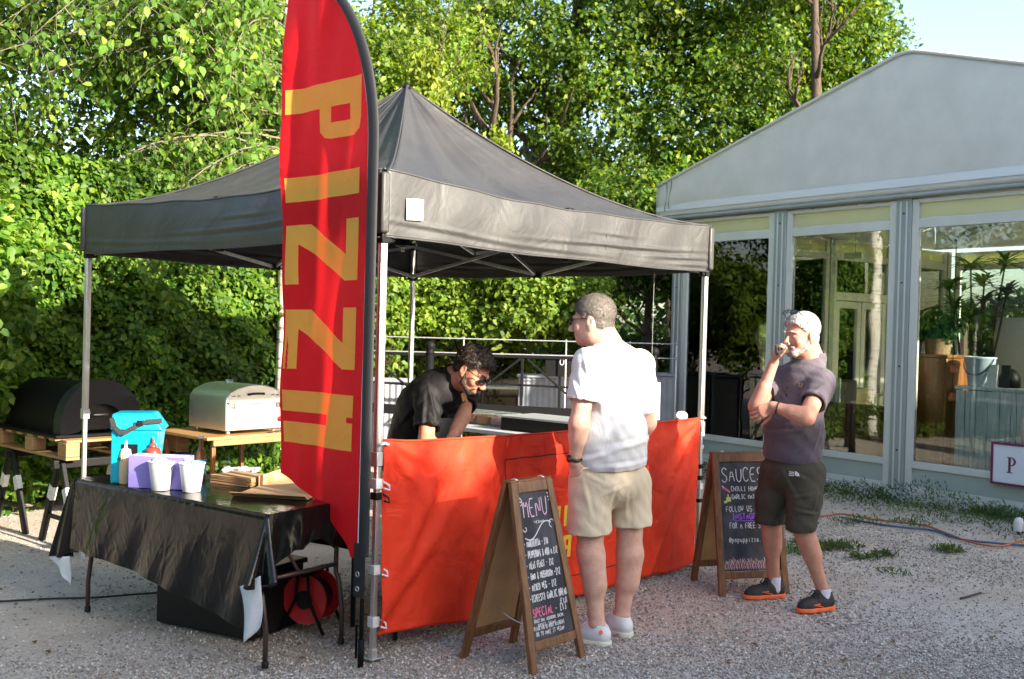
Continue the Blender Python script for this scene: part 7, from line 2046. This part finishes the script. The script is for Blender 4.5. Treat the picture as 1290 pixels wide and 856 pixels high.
# ---------------------------------------------------------------- customer in white
def person_white():
    base = Vector((.55, 5.52, 0))
    t = thing('person', 'heavyset man in white T-shirt and beige shorts seen from behind, hand in pocket, sunglasses on', 'person', base)
    rel = tuple(base)
    fwd = Vector((-.75, .66, 0)).normalized(); lf = Vector((-fwd.y, fwd.x, 0)); bk = -fwd
    aL, aR = Vector((.482, 5.415, .10)), Vector((.630, 5.594, .10))
    kL, kR = at(743, 694, 5.46), at(793, 694, 5.62)
    pel = at(767, 600, 5.56); hL = at(744, 612, 5.49); hR = at(793, 612, 5.64)
    sL, sR = at(742, 458, 5.40), at(805, 460, 5.70)
    eL, wL = at(730, 532, 5.36), at(724, 581, 5.42)
    eR, wR = at(815, 532, 5.80), at(800, 560, 6.02)
    nk = at(763, 436, 5.56); ch = at(770, 480, 5.55); be = at(768, 548, 5.56)
    H = HeadFrame(at(746, 404, 5.53), Vector((-.93, .34, -.10)), (-.05, 0, 1), 1.10)
    F = Field((.05, 5.05, -.02), (1.02, 6.25, 1.92), .0055)
    F.cone(pel, ch, .12, .115, .04); F.cone(ch, nk, .11, .072, .05); F.cone(sL, sR, .055, .055, .04)
    add_leg(F, hL, kL, aL, (.085, .068, .060, .041), bk); add_leg(F, hR, kR, aR, (.085, .068, .060, .041), bk)
    add_arm(F, sL, eL, wL, (.055, .050, .049, .031)); add_arm(F, sR, eR, wR, (.055, .050, .049, .031))
    add_hand(F, wL, Vector((.10, .12, -1)), lf * -1, 1, (.5, .5, .5, .5))
    add_hand(F, wR, Vector((-.75, .5, -.3)), (0, 0, -1), 1, (.6, .6, .7, .8))
    add_head(F, H, nk, 1.12, 1.05, 1.08, .066)
    F.cone(H.P(0, -.05, -.055), nk + bk * .02, .055, .07, .03)
    for a, hh, d in ((aL, (.50, 5.405), (-.87, .5)), (aR, (.645, 5.56), (-.72, .69))):
        F.cone(a, Vector((hh[0], hh[1], .05)) + Vector((d[0], d[1], 0)) * .05, .038, .036, .02)
    b = F.build('body', MT['skin_pale'], t, 1, rel)
    hair_cap(H, dict(HL_SHORT, top=.6, front=.5), .007, 'hair_grey', b, 1, rel=rel, tuft=9000, tl=.014, jitter=.4)
    glasses(H, b, y=.106, z=.002, rel=rel)
    # T-shirt
    T = Field((.05, 5.05, .78), (1.05, 6.05, 1.60), .0055)
    R = [tuple(lf * -1), tuple(fwd), (0, 0, 1)]
    sp = Vector((0, 0, 1))
    T.ell(be + fwd * .01, (.225, .205, .22), R, 0); T.ell(ch + Vector((0, 0, .015)), (.225, .165, .20), R, .07)
    T.cone(sL + Vector((0, 0, .0)), sR, .078, .078, .05); T.cone(ch, nk - sp * .005, .12, .072, .06)
    hemc = at(768, 586, 5.56); T.ell(hemc + Vector((0, 0, .03)), (.213, .185, .14), R, .05)
    T2 = T; T = T2.like()
    T.cone(sL, sL.lerp(eL, .66), .080, .088, 0); T.cone(sR, sR.lerp(eR, .66), .080, .088, 0)
    dL = (eL - sL).normalized(); dR = (eR - sR).normalized()
    cL = sL.lerp(eL, .64); cR = sR.lerp(eR, .62)
    T.cut(cL, dL, cL - Vector((.15, .14, .15)), cL + Vector((.085, .045, .1))); T.cut(cR, dR, cR - Vector((.03, .04, .15)), cR + Vector((.15, .15, .1)))
    T.cone(cL - dL * .03, cL + dL * .1, .070, .074, .003, True); T.cone(cR - dR * .03, cR + dR * .1, .070, .074, .003, True)
    T2.join(T, .035); T = T2
    T.cone(nk + Vector((0, 0, .012)) - fwd * -.004, nk + Vector((0, 0, .2)), .076, .10, .004, True)
    hz = hemc.z - .005
    T.cut((hemc.x, hemc.y, hz), (.05, .05, -1)); T.ell(hemc - Vector((0, 0, .06)), (.20, .17, .10), R, .004, True)
    px = lambda u, v: at(u, v, 5.45)
    fo = folds([(px(738, 470), (0.1, 0, -1), (1, 0, .2), .012, .10, .010), (px(756, 500), (.15, 0, -1), (1, 0, .15), .016, .12, .010), (px(770, 520), (.3, 0, -1), (1, 0, .3), .02, .10, .009),
                (px(745, 575), (1, 0, .35), (-.35, 0, 1), .014, .14, .009), (px(790, 560), (1, 0, .18), (-.18, 0, 1), .016, .13, .010), (px(785, 585), (1, 0, .1), (-.1, 0, 1), .012, .12, .008), (px(800, 500), (.4, 0, -1), (1, 0, .4), .02, .12, .008), (px(724, 490), (.5, 0, -1), (1, 0, .4), .010, .06, .007), (px(765, 455), (1, 0, -.5), (.5, 0, 1), .012, .08, .006)])
    T.build('t_shirt', MT['tee'], t, 2, rel, fo)
    # shorts
    S = Field((.10, 5.1, .44), (1.02, 6.0, 1.0), .0055)
    S.ell(pel + Vector((0, 0, -.02)), (.195, .178, .15), R, 0)
    for h_, k_, sg in ((hL, kL, 1), (hR, kR, -1)):
        q = h_.lerp(k_, .90) + Vector((0, 0, .0)) + lf * (.012 * sg)
        S.cone(h_ + Vector((0, 0, .02)), q - (k_ - h_) * .05, .118, .112, .035)
        S.cone(h_.lerp(k_, .6), q, .108, .116, .03)
    zc = at(747, 668, 5.47).z; S.cut((pel.x, pel.y, zc), (.03, .05, -1))
    for h_, k_, sg in ((hL, kL, 1), (hR, kR, -1)):
        q = h_.lerp(k_, .92) + lf * (.012 * sg)
        S.cone(q + Vector((0, 0, .03)), q - Vector((0, 0, .12)), .096, .104, .003, True)
    S.cut(Vector((0, 0, pel.z + .055)), (0, 0, 1))
    fs = folds([(px(738, 625), (.25, 0, -1), (1, 0, .25), .012, .09, .007), (px(765, 640), (-.2, 0, -1), (1, 0, -.2), .012, .10, .008), (px(745, 600), (1, 0, -.5), (.5, 0, 1), .012, .07, .006), (px(790, 640), (.1, 0, -1), (1, 0, .1), .013, .09, .006), (px(775, 615), (1, 0, .4), (-.4, 0, 1), .012, .07, .005)])
    so = S.build('shorts', MT['khaki'], t, 2, rel, fs)
    mb = MB(); a = at(727, 600, 5.335) - base; mb.tube([a, at(735, 590, 5.33) - base, at(741, 590, 5.35) - base], .004, 6); mb.build('pocket_welt', MT['khaki'], so, smooth=True)
    # watch
    w = eL.lerp(wL, .93); d = (wL - eL).normalized(); x = d.orthogonal().normalized(); y = d.cross(x)
    mb = MB(); mb.tube([w + (x * math.cos(q) + y * math.sin(q)) * .035 - base for q in [2 * PI * i / 24 for i in range(24)]], .0085, 8, closed=True); wt = mb.build('watch', MT['watch'], t, smooth=True)
    mb = MB(); c = w + Vector((-.030, -.020, 0)) - base; mb.lathe([(.019, -.005), (.021, 0), (.019, .006)], n=20, M=Matrix.Translation(c) @ Vector((-.8, -.5, .2)).to_track_quat('Z', 'Y').to_matrix().to_4x4()); mb.build('watch_face', MT['lens'], wt, smooth=True)
    shoe(t, (.548, 5.378), (.292, 5.522), .0, 'trainer_white', 'sole_cream', W=.050, laces='paper', rel=rel, hgt=.092)
    shoe(t, (.675, 5.545), (.485, 5.730), .0, 'trainer_white', 'sole_cream', W=.050, laces='paper', rel=rel, hgt=.092)
    mb = MB(); c = at(757, 797, 5.352) - base; mb.lathe([(.011, -.001), (.011, .002)], n=12, M=Matrix.Translation(c) @ Vector((.3, -.9, .1)).to_track_quat('Z', 'Y').to_matrix().to_4x4()); mb.build('shoe_patch', MT['orange_sole'], t)
person_white()

# ---------------------------------------------------------------- man with the phone
def person_phone():
    base = Vector((1.78, 6.32, 0)); rel = tuple(base)
    t = thing('person', 'white-haired bearded man in plum polo shirt and dark shorts, arm folded, phone at his mouth', 'person', base)
    fwd = Vector((-.78, -.62, 0)).normalized(); lf = Vector((-fwd.y, fwd.x, 0)); bk = -fwd
    R = [tuple(lf * -1), tuple(fwd), (0, 0, 1)]
    aR, aL = Vector((1.668, 6.478, .11)), Vector((1.898, 6.208, .11))
    kR, kL = at(970, 652, 6.42), at(1009, 660, 6.19)
    pel = at(998, 590, 6.33); hR = at(978, 600, 6.40); hL = at(1018, 600, 6.26)
    sR, sL = at(984, 478, 6.46), at(1035, 482, 6.22)
    eR, wR = at(953, 513, 6.22), at(975, 456, 6.20)
    eL, wL = at(1016, 526, 5.98), at(974, 512, 6.06)
    nk = at(1022, 453, 6.36); ch = at(1010, 492, 6.34); be = at(1002, 540, 6.32)
    H = HeadFrame(at(1009, 422, 6.31), Vector((-.90, -.42, -.12)), (.03, 0, 1), 1.08)
    F = Field((1.10, 5.75, -.02), (2.28, 6.85, 1.92), .0052)
    F.cone(pel, be, .12, .13, .04); F.cone(be, ch, .12, .11, .04); F.cone(ch, nk, .10, .055, .05); F.cone(sL, sR, .050, .050, .04)
    add_leg(F, hL, kL, aL, (.085, .060, .052, .037), bk); add_leg(F, hR, kR, aR, (.085, .060, .052, .037), bk)
    add_arm(F, sL, eL, wL, (.054, .049, .048, .030)); add_arm(F, sR, eR, wR, (.052, .046, .045, .029))
    # left hand rests at the right elbow; right hand holds the phone to the mouth
    add_hand(F, wL, Vector((-.8, .2, -.45)), Vector((.2, .9, .1)), 1, (.35, .4, .45, .5), .3, 1.02)
    hd = Vector((.10, -.18, 1)); add_hand(F, wR, hd, Vector((.9, -.25, .1)), -1, (1.15, 1.2, 1.25, 1.3), .55, 1.02)
    add_head(F, H, nk, 1.05, 1.15, 1.0, .062)
    F.cone(H.P(0, -.050, -.05), nk, .047, .052, .03)
    for a, hh, d in ((aR, (1.745, 6.50), (-.93, -.3)), (aL, (1.965, 6.235), (-.92, -.38))):
        F.cone(a, Vector((hh[0], hh[1], .05)) + Vector((d[0], d[1], 0)) * .06, .036, .034, .02)
    b = F.build('body', MT['skin_ruddy'], t, 1, rel)
    hl = dict(y=[-.13, -.06, -.035, -.02, .012, .03, .045, .07, .12], z=[-.062, -.054, -.028, .004, .018, .040, .054, .078, .084], top=.9, front=1.4)
    hair_cap(H, hl, .0055, 'hair_white', b, 2, rel=rel, tuft=9000, tl=.016, jitter=.5)
    # beard
    B = Field(H.c - Vector((.16, .16, .19)), H.c + Vector((.16, .16, .06)), .0045)
    s = H.s
    def Cn(a, c, ra, rb, k=.012, sub=False): B.cone(H.P(*a), H.P(*c), ra * s, rb * s, k, sub)
    for x in (-1, 1):
        Cn((x * .069, .000, -.022), (x * .056, .014, -.066), .007, .013, .01); Cn((x * .052, .020, -.070), (x * .018, .064, -.094), .0185, .0195, .016)
        Cn((x * .034, .058, -.060), (x * .022, .070, -.084), .010, .0125, .012); Cn((x * .005, .091, -.053), (x * .026, .078, -.062), .0065, .007, .006)
    Cn((-.012, .068, -.096), (.012, .068, -.096), .0215, .0215, .014)
    B.ell(H.P(0, .090, -.067), (.017 * s, .013 * s, .007 * s), H.R, .003, True)
    B.noise(lambda X, Y, Z: np.sin(X * 240 + Y * 130) * np.sin(Z * 230 + Y * 90) * np.sin(Y * 260), .0014)
    be_ = B.build('beard', MT['beard_white'], b, 1, rel); strands(B, H, be_, 'beard_white', 4200, .009, 5, rel)
    for x in (-1, 1):
        mb = MB(); mb.tube([H.P(x * .014, .098, .024) - base, H.P(x * .030, .093, .030) - base, H.P(x * .047, .078, .024) - base], [.003, .004, .002], 6); mb.build('eyebrow', MT['hair_white'], b, smooth=True)
        mb = MB(); mb.lathe([(.001, -.003), (.0055, 0), (.001, .003)], n=12, caps=False, M=Matrix.Translation(H.P(x * .031, .0835, -.004) - base) @ H.f.to_track_quat('Z', 'Y').to_matrix().to_4x4()); mb.build('eye', MT['iris'], b, smooth=True)
    glasses(H, b, rel=rel, on_head=(.010, .070), y=.092, z=-.012)
    # phone
    pc = wR + hd.normalized() * .085 + Vector((.030, -.012, -.004)) - base
    mb = MB(); mb.box((0, 0, 0), (.010, .135, .066)); ph = mb.build('phone', MT['lens'], None, bevel=.004)
    ph.location = pc + base; ph.rotation_euler = Vector((.72, .68, .12)).to_track_quat('Y', 'Z').to_euler(); tagit(ph, 'dark phone held at the mouth of the bearded man', 'phone')
    # polo shirt
    T = Field((1.30, 5.85, .76), (2.30, 6.80, 1.56), .0052)
    T.ell(be + fwd * .015, (.190, .165, .21), R, 0); T.ell(ch + Vector((0, 0, .01)), (.200, .135, .17), R, .07)
    T.cone(sL, sR, .074, .072, .05); T.cone(ch, nk + bk * .012 + Vector((0, 0, .005)), .12, .084, .06)
    hemc = at(998, 578, 6.33); T.ell(hemc + Vector((0, 0, .03)), (.185, .155, .13), R, .05)
    dL = (eL - sL).normalized(); dR = (eR - sR).normalized(); cL = sL.lerp(eL, .60); cR = sR.lerp(eR, .58)
    T2 = T; T = T2.like()
    T.cone(sL, sL.lerp(eL, .62), .074, .078, 0); T.cone(sR, sR.lerp(eR, .60), .072, .072, 0)
    T.cut(cL, dL, cL - Vector((.12, .2, .14)), cL + Vector((.10, .03, .08))); T.cut(cR, dR, cR - Vector((.16, .14, .14)), cR + Vector((.02, .06, .06)))
    T.cone(cL - dL * .03, cL + dL * .1, .064, .066, .003, True); T.cone(cR - dR * .03, cR + dR * .1, .060, .062, .003, True)
    T2.join(T, .03); T = T2
    T.cone(nk + Vector((0, 0, .008)), nk + Vector((0, 0, .2)), .072, .09, .004, True)
    T.cone(nk + fwd * .06 + Vector((0, 0, -.005)), nk + fwd * .12 + Vector((0, 0, -.07)), .022, .012, .004, True)
    T.cut(hemc + Vector((0, 0, -.012)), (-.05, .06, -1)); T.ell(hemc - Vector((0, 0, .06)), (.17, .14, .10), R, .004, True)
    px = lambda u, v: at(u, v, 6.18)
    fo = folds([(px(985, 545), (1, 0, .2), (-.2, 0, 1), .012, .10, .006), (px(1015, 560), (.7, 0, .6), (-.6, 0, .7), .012, .10, .008), (px(1030, 545), (.3, 0, 1), (1, 0, -.3), .012, .10, .008), (px(1040, 560), (.3, 0, 1), (1, 0, -.3), .010, .09, .007), (px(990, 500), (.6, 0, -1), (1, 0, .6), .010, .05, .006), (px(1020, 490), (1, 0, .5), (-.5, 0, 1), .010, .06, .006), (px(975, 560), (.2, 0, 1), (1, 0, -.2), .012, .09, .005)])
    po = T.build('polo_shirt', MT['polo'], t, 2, rel, fo)
    # collar: a folded band standing round the neck
    C = Field(nk - Vector((.16, .16, .08)), nk + Vector((.16, .16, .10)), .004)
    C.cone(nk + bk * .004 - Vector((0, 0, .01)), nk + bk * .002 + Vector((0, 0, .035)), .085, .078, 0); C.cone(nk - Vector((0, 0, .08)), nk + Vector((0, 0, .15)), .074, .072, .003, True)
    C.cut(nk + Vector((0, 0, .042)), (-.0, -.0, 1)); C.cut(nk - Vector((0, 0, .02)) + fwd * .02, (0, 0, -1))
    C.cone(nk + fwd * .075 - Vector((0, 0, .03)), nk + fwd * .085 + Vector((0, 0, .06)), .018, .03, .004, True)
    C.build('collar', MT['polo'], po, 1, rel)
    def ringm(cen, d, r_, w, m, nm, par):
        x = d.orthogonal().normalized(); y = d.cross(x); mb = MB()
        mb.tube([cen + (x * math.cos(q) + y * math.sin(q)) * r_ - base for q in [2 * PI * i / 28 for i in range(28)]], w, 6, closed=True); return mb.build(nm, MT[m], par, smooth=True)
    ringm(cL - dL * .006, dL, .0745, .0032, 'polo_tip', 'sleeve_tipping', po); ringm(cL - dL * .018, dL, .0755, .002, 'polo_tip', 'sleeve_tipping', po)
    # placket buttons and chest emblem
    for i in range(3):
        p = ch + fwd * (.140 + .006 * i) + Vector((0, 0, .065 - .045 * i)) - base
        mb = MB(); mb.lathe([(.006, 0), (.005, .003)], n=10, M=Matrix.Translation(p) @ fwd.to_track_quat('Z', 'Y').to_matrix().to_4x4()); mb.build('button', MT['polo_tip'], po)
    e = ch + fwd * .128 + lf * .085 + Vector((0, 0, .04)) - base; ux = lf.copy()
    for s_ in (-1, 1):
        mb = MB(); mb.tube([e + fwd * .004 + ux * s_ * .011 * math.sin(q) + Vector((0, 0, -.011 * math.cos(q))) for q in [i * .42 for i in range(7)]], .0022, 5); mb.build('wreath_emblem', MT['gold'], po, smooth=True)
    # wrist band
    ringm(eL.lerp(wL, .86), (wL - eL).normalized(), .034, .004, 'watch', 'wristband', t)
    # shorts
    S = Field((1.35, 5.9, .40), (2.25, 6.8, .98), .0052)
    S.ell(pel + Vector((0, 0, -.02)), (.175, .155, .15), R, 0)
    for h_, k_ in ((hL, kL), (hR, kR)):
        q = h_.lerp(k_, 1.02)
        S.cone(h_ + Vector((0, 0, .02)), h_.lerp(k_, .6), .105, .100, .035); S.cone(h_.lerp(k_, .5), q, .098, .092, .03)
    zR = at(967, 660, 6.42).z; zL = at(1010, 671, 6.18).z
    S.cut((pel.x, pel.y, (zR * .5 + zL * .5)), (.10, .05, -1))
    for h_, k_ in ((hL, kL), (hR, kR)):
        q = h_.lerp(k_, .98); S.cone(q + Vector((0, 0, .03)), q - Vector((0, 0, .12)), .078, .088, .003, True)
    S.cut(Vector((0, 0, pel.z + .075)), (0, 0, 1))
    pq = lambda u, v: at(u, v, 6.16)
    fs = folds([(pq(1010, 625), (1, 0, .25), (-.25, 0, 1), .012, .07, .008), (pq(1015, 645), (1, 0, -.15), (.15, 0, 1), .010, .07, .008), (pq(1025, 630), (.2, 0, 1), (1, 0, -.2), .010, .06, .007), (pq(995, 610), (.5, 0, -1), (1, 0, .5), .012, .08, .007), (pq(965, 630), (.2, 0, -1), (1, 0, .2), .012, .08, .006), (pq(1005, 600), (1, 0, -.4), (.4, 0, 1), .012, .06, .006)])
    so = S.build('shorts', MT['olive'], t, 2, rel, fs)
    # small white emblem on the thigh: three nested quarter arcs and three bars
    o3 = on(1001, 597, hL + fwd * .105 + lf * .02, fwd) - base; o3 = at(1000, 597, 6.105) - base
    ex = Vector((.93, -.36, -.05)).normalized(); ez = Vector((0, -.1, 1)).normalized(); en = ez.cross(ex) * 1
    Mx = Matrix(((ex.x, ez.x, -en.x, o3.x), (ex.y, ez.y, -en.y, o3.y), (ex.z, ez.z, -en.z, o3.z), (0, 0, 0, 1)))
    mb = MB()
    for rr_ in (.008, .016, .024): mb.tube([Mx @ Vector((.006 + rr_ * math.cos(q), rr_ * math.sin(q) - .012, .002)) for q in [PI / 2 * i / 6 for i in range(7)]], .0028, 5)
    for k in range(3): mb.bar(Mx @ Vector((-.028, -.012 + .010 * k, .002)), Mx @ Vector((.002, -.012 + .010 * k, .002)), .004, .003)
    em = mb.build('printed_emblem', MT['paper'], so); tagit(em, kind='stuff')
    # socks and trainers
    for a, hh, d, toe in ((aR, (1.745, 6.50), (-.93, -.3), (1.462, 6.417)), (aL, (1.968, 6.238), (-.92, -.38), (1.715, 6.125))):
        K = Field(Vector((hh[0] - .2, hh[1] - .15, 0)), Vector((hh[0] + .12, hh[1] + .12, .22)), .0045)
        m0 = Vector((hh[0], hh[1], .06)) + Vector((d[0], d[1], 0)) * .078
        top = Vector((a.x, a.y, .0)) + Vector((0, 0, a.z + .035))
        K.cone(m0, top, .047, .043, 0); K.cut((0, 0, a.z + .022), (0, 0, 1)); K.build('sock', MT['sock'], t, 1, rel)
        shoe(t, hh, toe, 0, 'trainer_black', 'orange_sole', W=.045, stripe='orange_sole', laces='black_plastic', rel=rel, hgt=.098)
person_phone()

# ---------------------------------------------------------------- man bending over the work table
def person_vendor():
    base = Vector((-.60, 6.34, 0)); rel = tuple(base)
    t = thing('person', 'dark-haired bearded man in black shirt and sunglasses bending over behind the banner', 'person', base)
    fwd = Vector((.75, -.66, 0)).normalized(); lf = Vector((-fwd.y, fwd.x, 0)); rt = -lf
    pel = at(516, 570, 6.36); mid = at(533, 515, 6.24); nk = at(572, 476, 6.08); ch = at(556, 492, 6.13)
    sR, sL = at(540, 497, 5.98), at(588, 494, 6.27)
    eR, wR = at(537, 556, 5.84), at(572, 580, 5.72)
    eL, wL = at(584, 524, 6.08), at(562, 566, 5.86)
    H = HeadFrame(at(596, 468, 6.0), Vector((.70, -.46, -.55)), (.42, -.10, .86), 1.08)
    F = Field((-1.05, 5.4, -.02), (.22, 6.85, 1.72), .0056)
    F.cone(pel, mid, .11, .11, .05); F.cone(mid, ch, .11, .10, .05); F.cone(ch, nk, .075, .058, .04); F.cone(sL, sR, .052, .052, .03)
    hp = [pel + lf * .09 - Vector((0, 0, .05)), pel + rt * .09 - Vector((0, 0, .05))]
    for h_, s_ in zip(hp, (1, -1)):
        k_ = Vector((h_.x, h_.y, .48)) + fwd * .04 + lf * .03 * s_; a_ = Vector((h_.x, h_.y, .09)) + lf * .04 * s_
        add_leg(F, h_, k_, a_, (.085, .060, .052, .036), -fwd)
        F.cone(a_, Vector((a_.x, a_.y, .05)), .036, .036, .02)
    add_arm(F, sR, eR, wR, (.050, .045, .043, .028)); add_arm(F, sL, eL, wL, (.048, .042, .040, .027))
    add_hand(F, wR, Vector((.6, -.35, -.35)), (0, 0, -1), -1, (.5, .5, .5, .5)); add_hand(F, wL, Vector((.45, -.6, -.4)), (0, 0, -1), 1, (.4, .5, .5, .6))
    add_head(F, H, nk, 1.0, 1.1, .97, .058)
    b = F.build('body', MT['skin_tan'], t, 1, rel)
    hl = dict(y=[-.13, -.06, -.035, -.02, .012, .03, .045, .07, .12], z=[-.055, -.050, -.025, .0, -.012, .030, .046, .066, .070], top=.7, front=1.0)
    hair_cap(H, dict(hl, front=.7, top=.6), .012, 'hair_black', b, 3, rel=rel, tuft=5200, tl=.017, jitter=1.0, curly=.0035)
    B = Field(H.c - Vector((.18, .18, .18)), H.c + Vector((.18, .18, .10)), .0045); s = H.s
    def Cn(a, c, ra, rb, k=.012, sub=False): B.cone(H.P(*a), H.P(*c), ra * s, rb * s, k, sub)
    for x in (-1, 1):
        Cn((x * .070, .002, -.012), (x * .056, .014, -.066), .006, .014, .01); Cn((x * .052, .020, -.070), (x * .018, .064, -.094), .016, .018, .014)
        Cn((x * .032, .060, -.062), (x * .020, .072, -.084), .010, .011, .01); Cn((x * .005, .090, -.052), (x * .026, .078, -.062), .0058, .006, .005)
    Cn((-.012, .068, -.094), (.012, .068, -.094), .020, .020, .012)
    B.ell(H.P(0, .089, -.067), (.017 * s, .013 * s, .007 * s), H.R, .003, True)
    B.noise(lambda X, Y, Z: np.sin(X * 260 + Y * 130) * np.sin(Z * 250 + Y * 90) * np.sin(Y * 280), .0009)
    bb = B.build('beard', MT['beard_black'], b, 1, rel); strands(B, H, bb, 'beard_black', 3800, .006, 6, rel)
    glasses(H, b, y=.104, z=.0, rel=rel)
    for x in (-1, 1):
        mb = MB(); mb.tube([H.P(x * .014, .097, .024) - base, H.P(x * .030, .091, .029) - base, H.P(x * .047, .076, .023) - base], [.003, .0038, .002], 6); mb.build('eyebrow', MT['hair_black'], b, smooth=True)
    # shirt
    ax = (nk - pel).normalized()
    R3 = [tuple(rt), tuple(ax.cross(rt) * -1), tuple(ax)]
    T = Field((-1.05, 5.5, .80), (.15, 6.75, 1.55), .0054)
    T.cone(pel, mid, .155, .165, 0); T.ell(mid.lerp(ch, .6), (.205, .145, .19), R3, .06); T.cone(sL, sR, .080, .082, .05); T.cone(ch, nk + ax * .015, .125, .078, .05)
    dR = (eR - sR).normalized(); dL = (eL - sL).normalized(); cR = sR.lerp(eR, .74); cL = sL.lerp(eL, .62)
    T2 = T; T = T2.like()
    T.cone(sR, sR.lerp(eR, .78), .076, .080, 0); T.cone(sL, sL.lerp(eL, .66), .070, .070, 0)
    T.cut(cR, dR, cR - Vector((.10, .14, .12)), cR + Vector((.10, .06, .06))); T.cut(cL, dL, cL - Vector((.04, .16, .10)), cL + Vector((.12, .10, .06)))
    T.cone(cR - dR * .03, cR + dR * .1, .062, .066, .003, True); T.cone(cL - dL * .03, cL + dL * .1, .056, .058, .003, True)
    T2.join(T, .03); T = T2
    T.cone(nk + ax * .03, nk + ax * .2, .066, .08, .004, True)
    px = lambda u, v: at(u, v, 5.95)
    fo = folds([(px(545, 505), (.3, 0, -1), (1, 0, .3), .010, .08, .009), (px(555, 515), (.5, 0, -1), (1, 0, .5), .010, .09, .009), (px(535, 520), (0, 0, -1), (1, 0, 0), .012, .09, .008), (px(568, 520), (1, 0, .9), (-.9, 0, 1), .010, .08, .009), (px(575, 530), (1, 0, .5), (-.5, 0, 1), .010, .07, .008), (px(515, 520), (.8, 0, 1), (1, 0, -.8), .014, .12, .007), (px(548, 532), (.6, 0, -1), (1, 0, .6), .009, .06, .007)])
    so = T.build('shirt', MT['black_shirt'], t, 2, rel, fo)
    C = Field(nk - Vector((.15, .15, .10)), nk + Vector((.15, .15, .12)), .004)
    C.cone(nk - ax * .005, nk + ax * .028, .083, .078, 0); C.cone(nk - ax * .09, nk + ax * .15, .072, .070, .003, True); C.cut(nk + ax * .036, ax); C.cut(nk - ax * .02, -ax)
    C.cone(nk + fwd * .07 - Vector((0, 0, .06)), nk + fwd * .09 + Vector((0, 0, .03)), .022, .03, .004, True); C.build('collar', MT['black_shirt'], so, 1, rel)
    mb = MB(); e = at(583, 507, 5.99) - base; mb.grid(lambda u, v: e + Vector((.030 * u - .012 * v, -.012 * u, .045 * v + .012 * math.sin(u * 3))), 4, 5); mb.build('printed_emblem', MT['gold'], so, solid=.002)
    S = Field((-1.05, 5.9, .36), (0, 6.85, 1.02), .0062)
    S.ell(pel - Vector((0, 0, .03)), (.165, .145, .15), [tuple(rt), tuple(fwd), (0, 0, 1)], 0)
    for h_, s_ in zip(hp, (1, -1)):
        k_ = Vector((h_.x, h_.y, .46)) + fwd * .04 + lf * .03 * s_; S.cone(h_, k_, .105, .095, .03); S.cone(k_ + Vector((0, 0, .02)), k_ - Vector((0, 0, .12)), .08, .09, .003, True)
    S.cut((0, 0, .47), (0, 0, -1)); S.build('shorts', MT['greyshorts'], t, 2, rel)
    ap = MB(); ap.grid(lambda u, v: at(548, 528, 6.02) - base + rt * (.12 - .26 * u) + Vector((.0, 0, -.35 * v)) + fwd * (.03 * math.sin(u * 7 + v * 3) + .02), 12, 14); ap.build('apron', MT['greyshorts'], t, smooth=True, solid=.002)
    for h_, s_ in zip(hp, (1, -1)):
        a_ = Vector((h_.x, h_.y, .0)) + lf * .04 * s_; hh = a_ - fwd * .06; tt = a_ + fwd * .22
        shoe(t, (hh.x, hh.y), (tt.x, tt.y), 0, 'trainer_black', 'sole_cream', W=.045, laces='paper', rel=rel)
person_vendor()
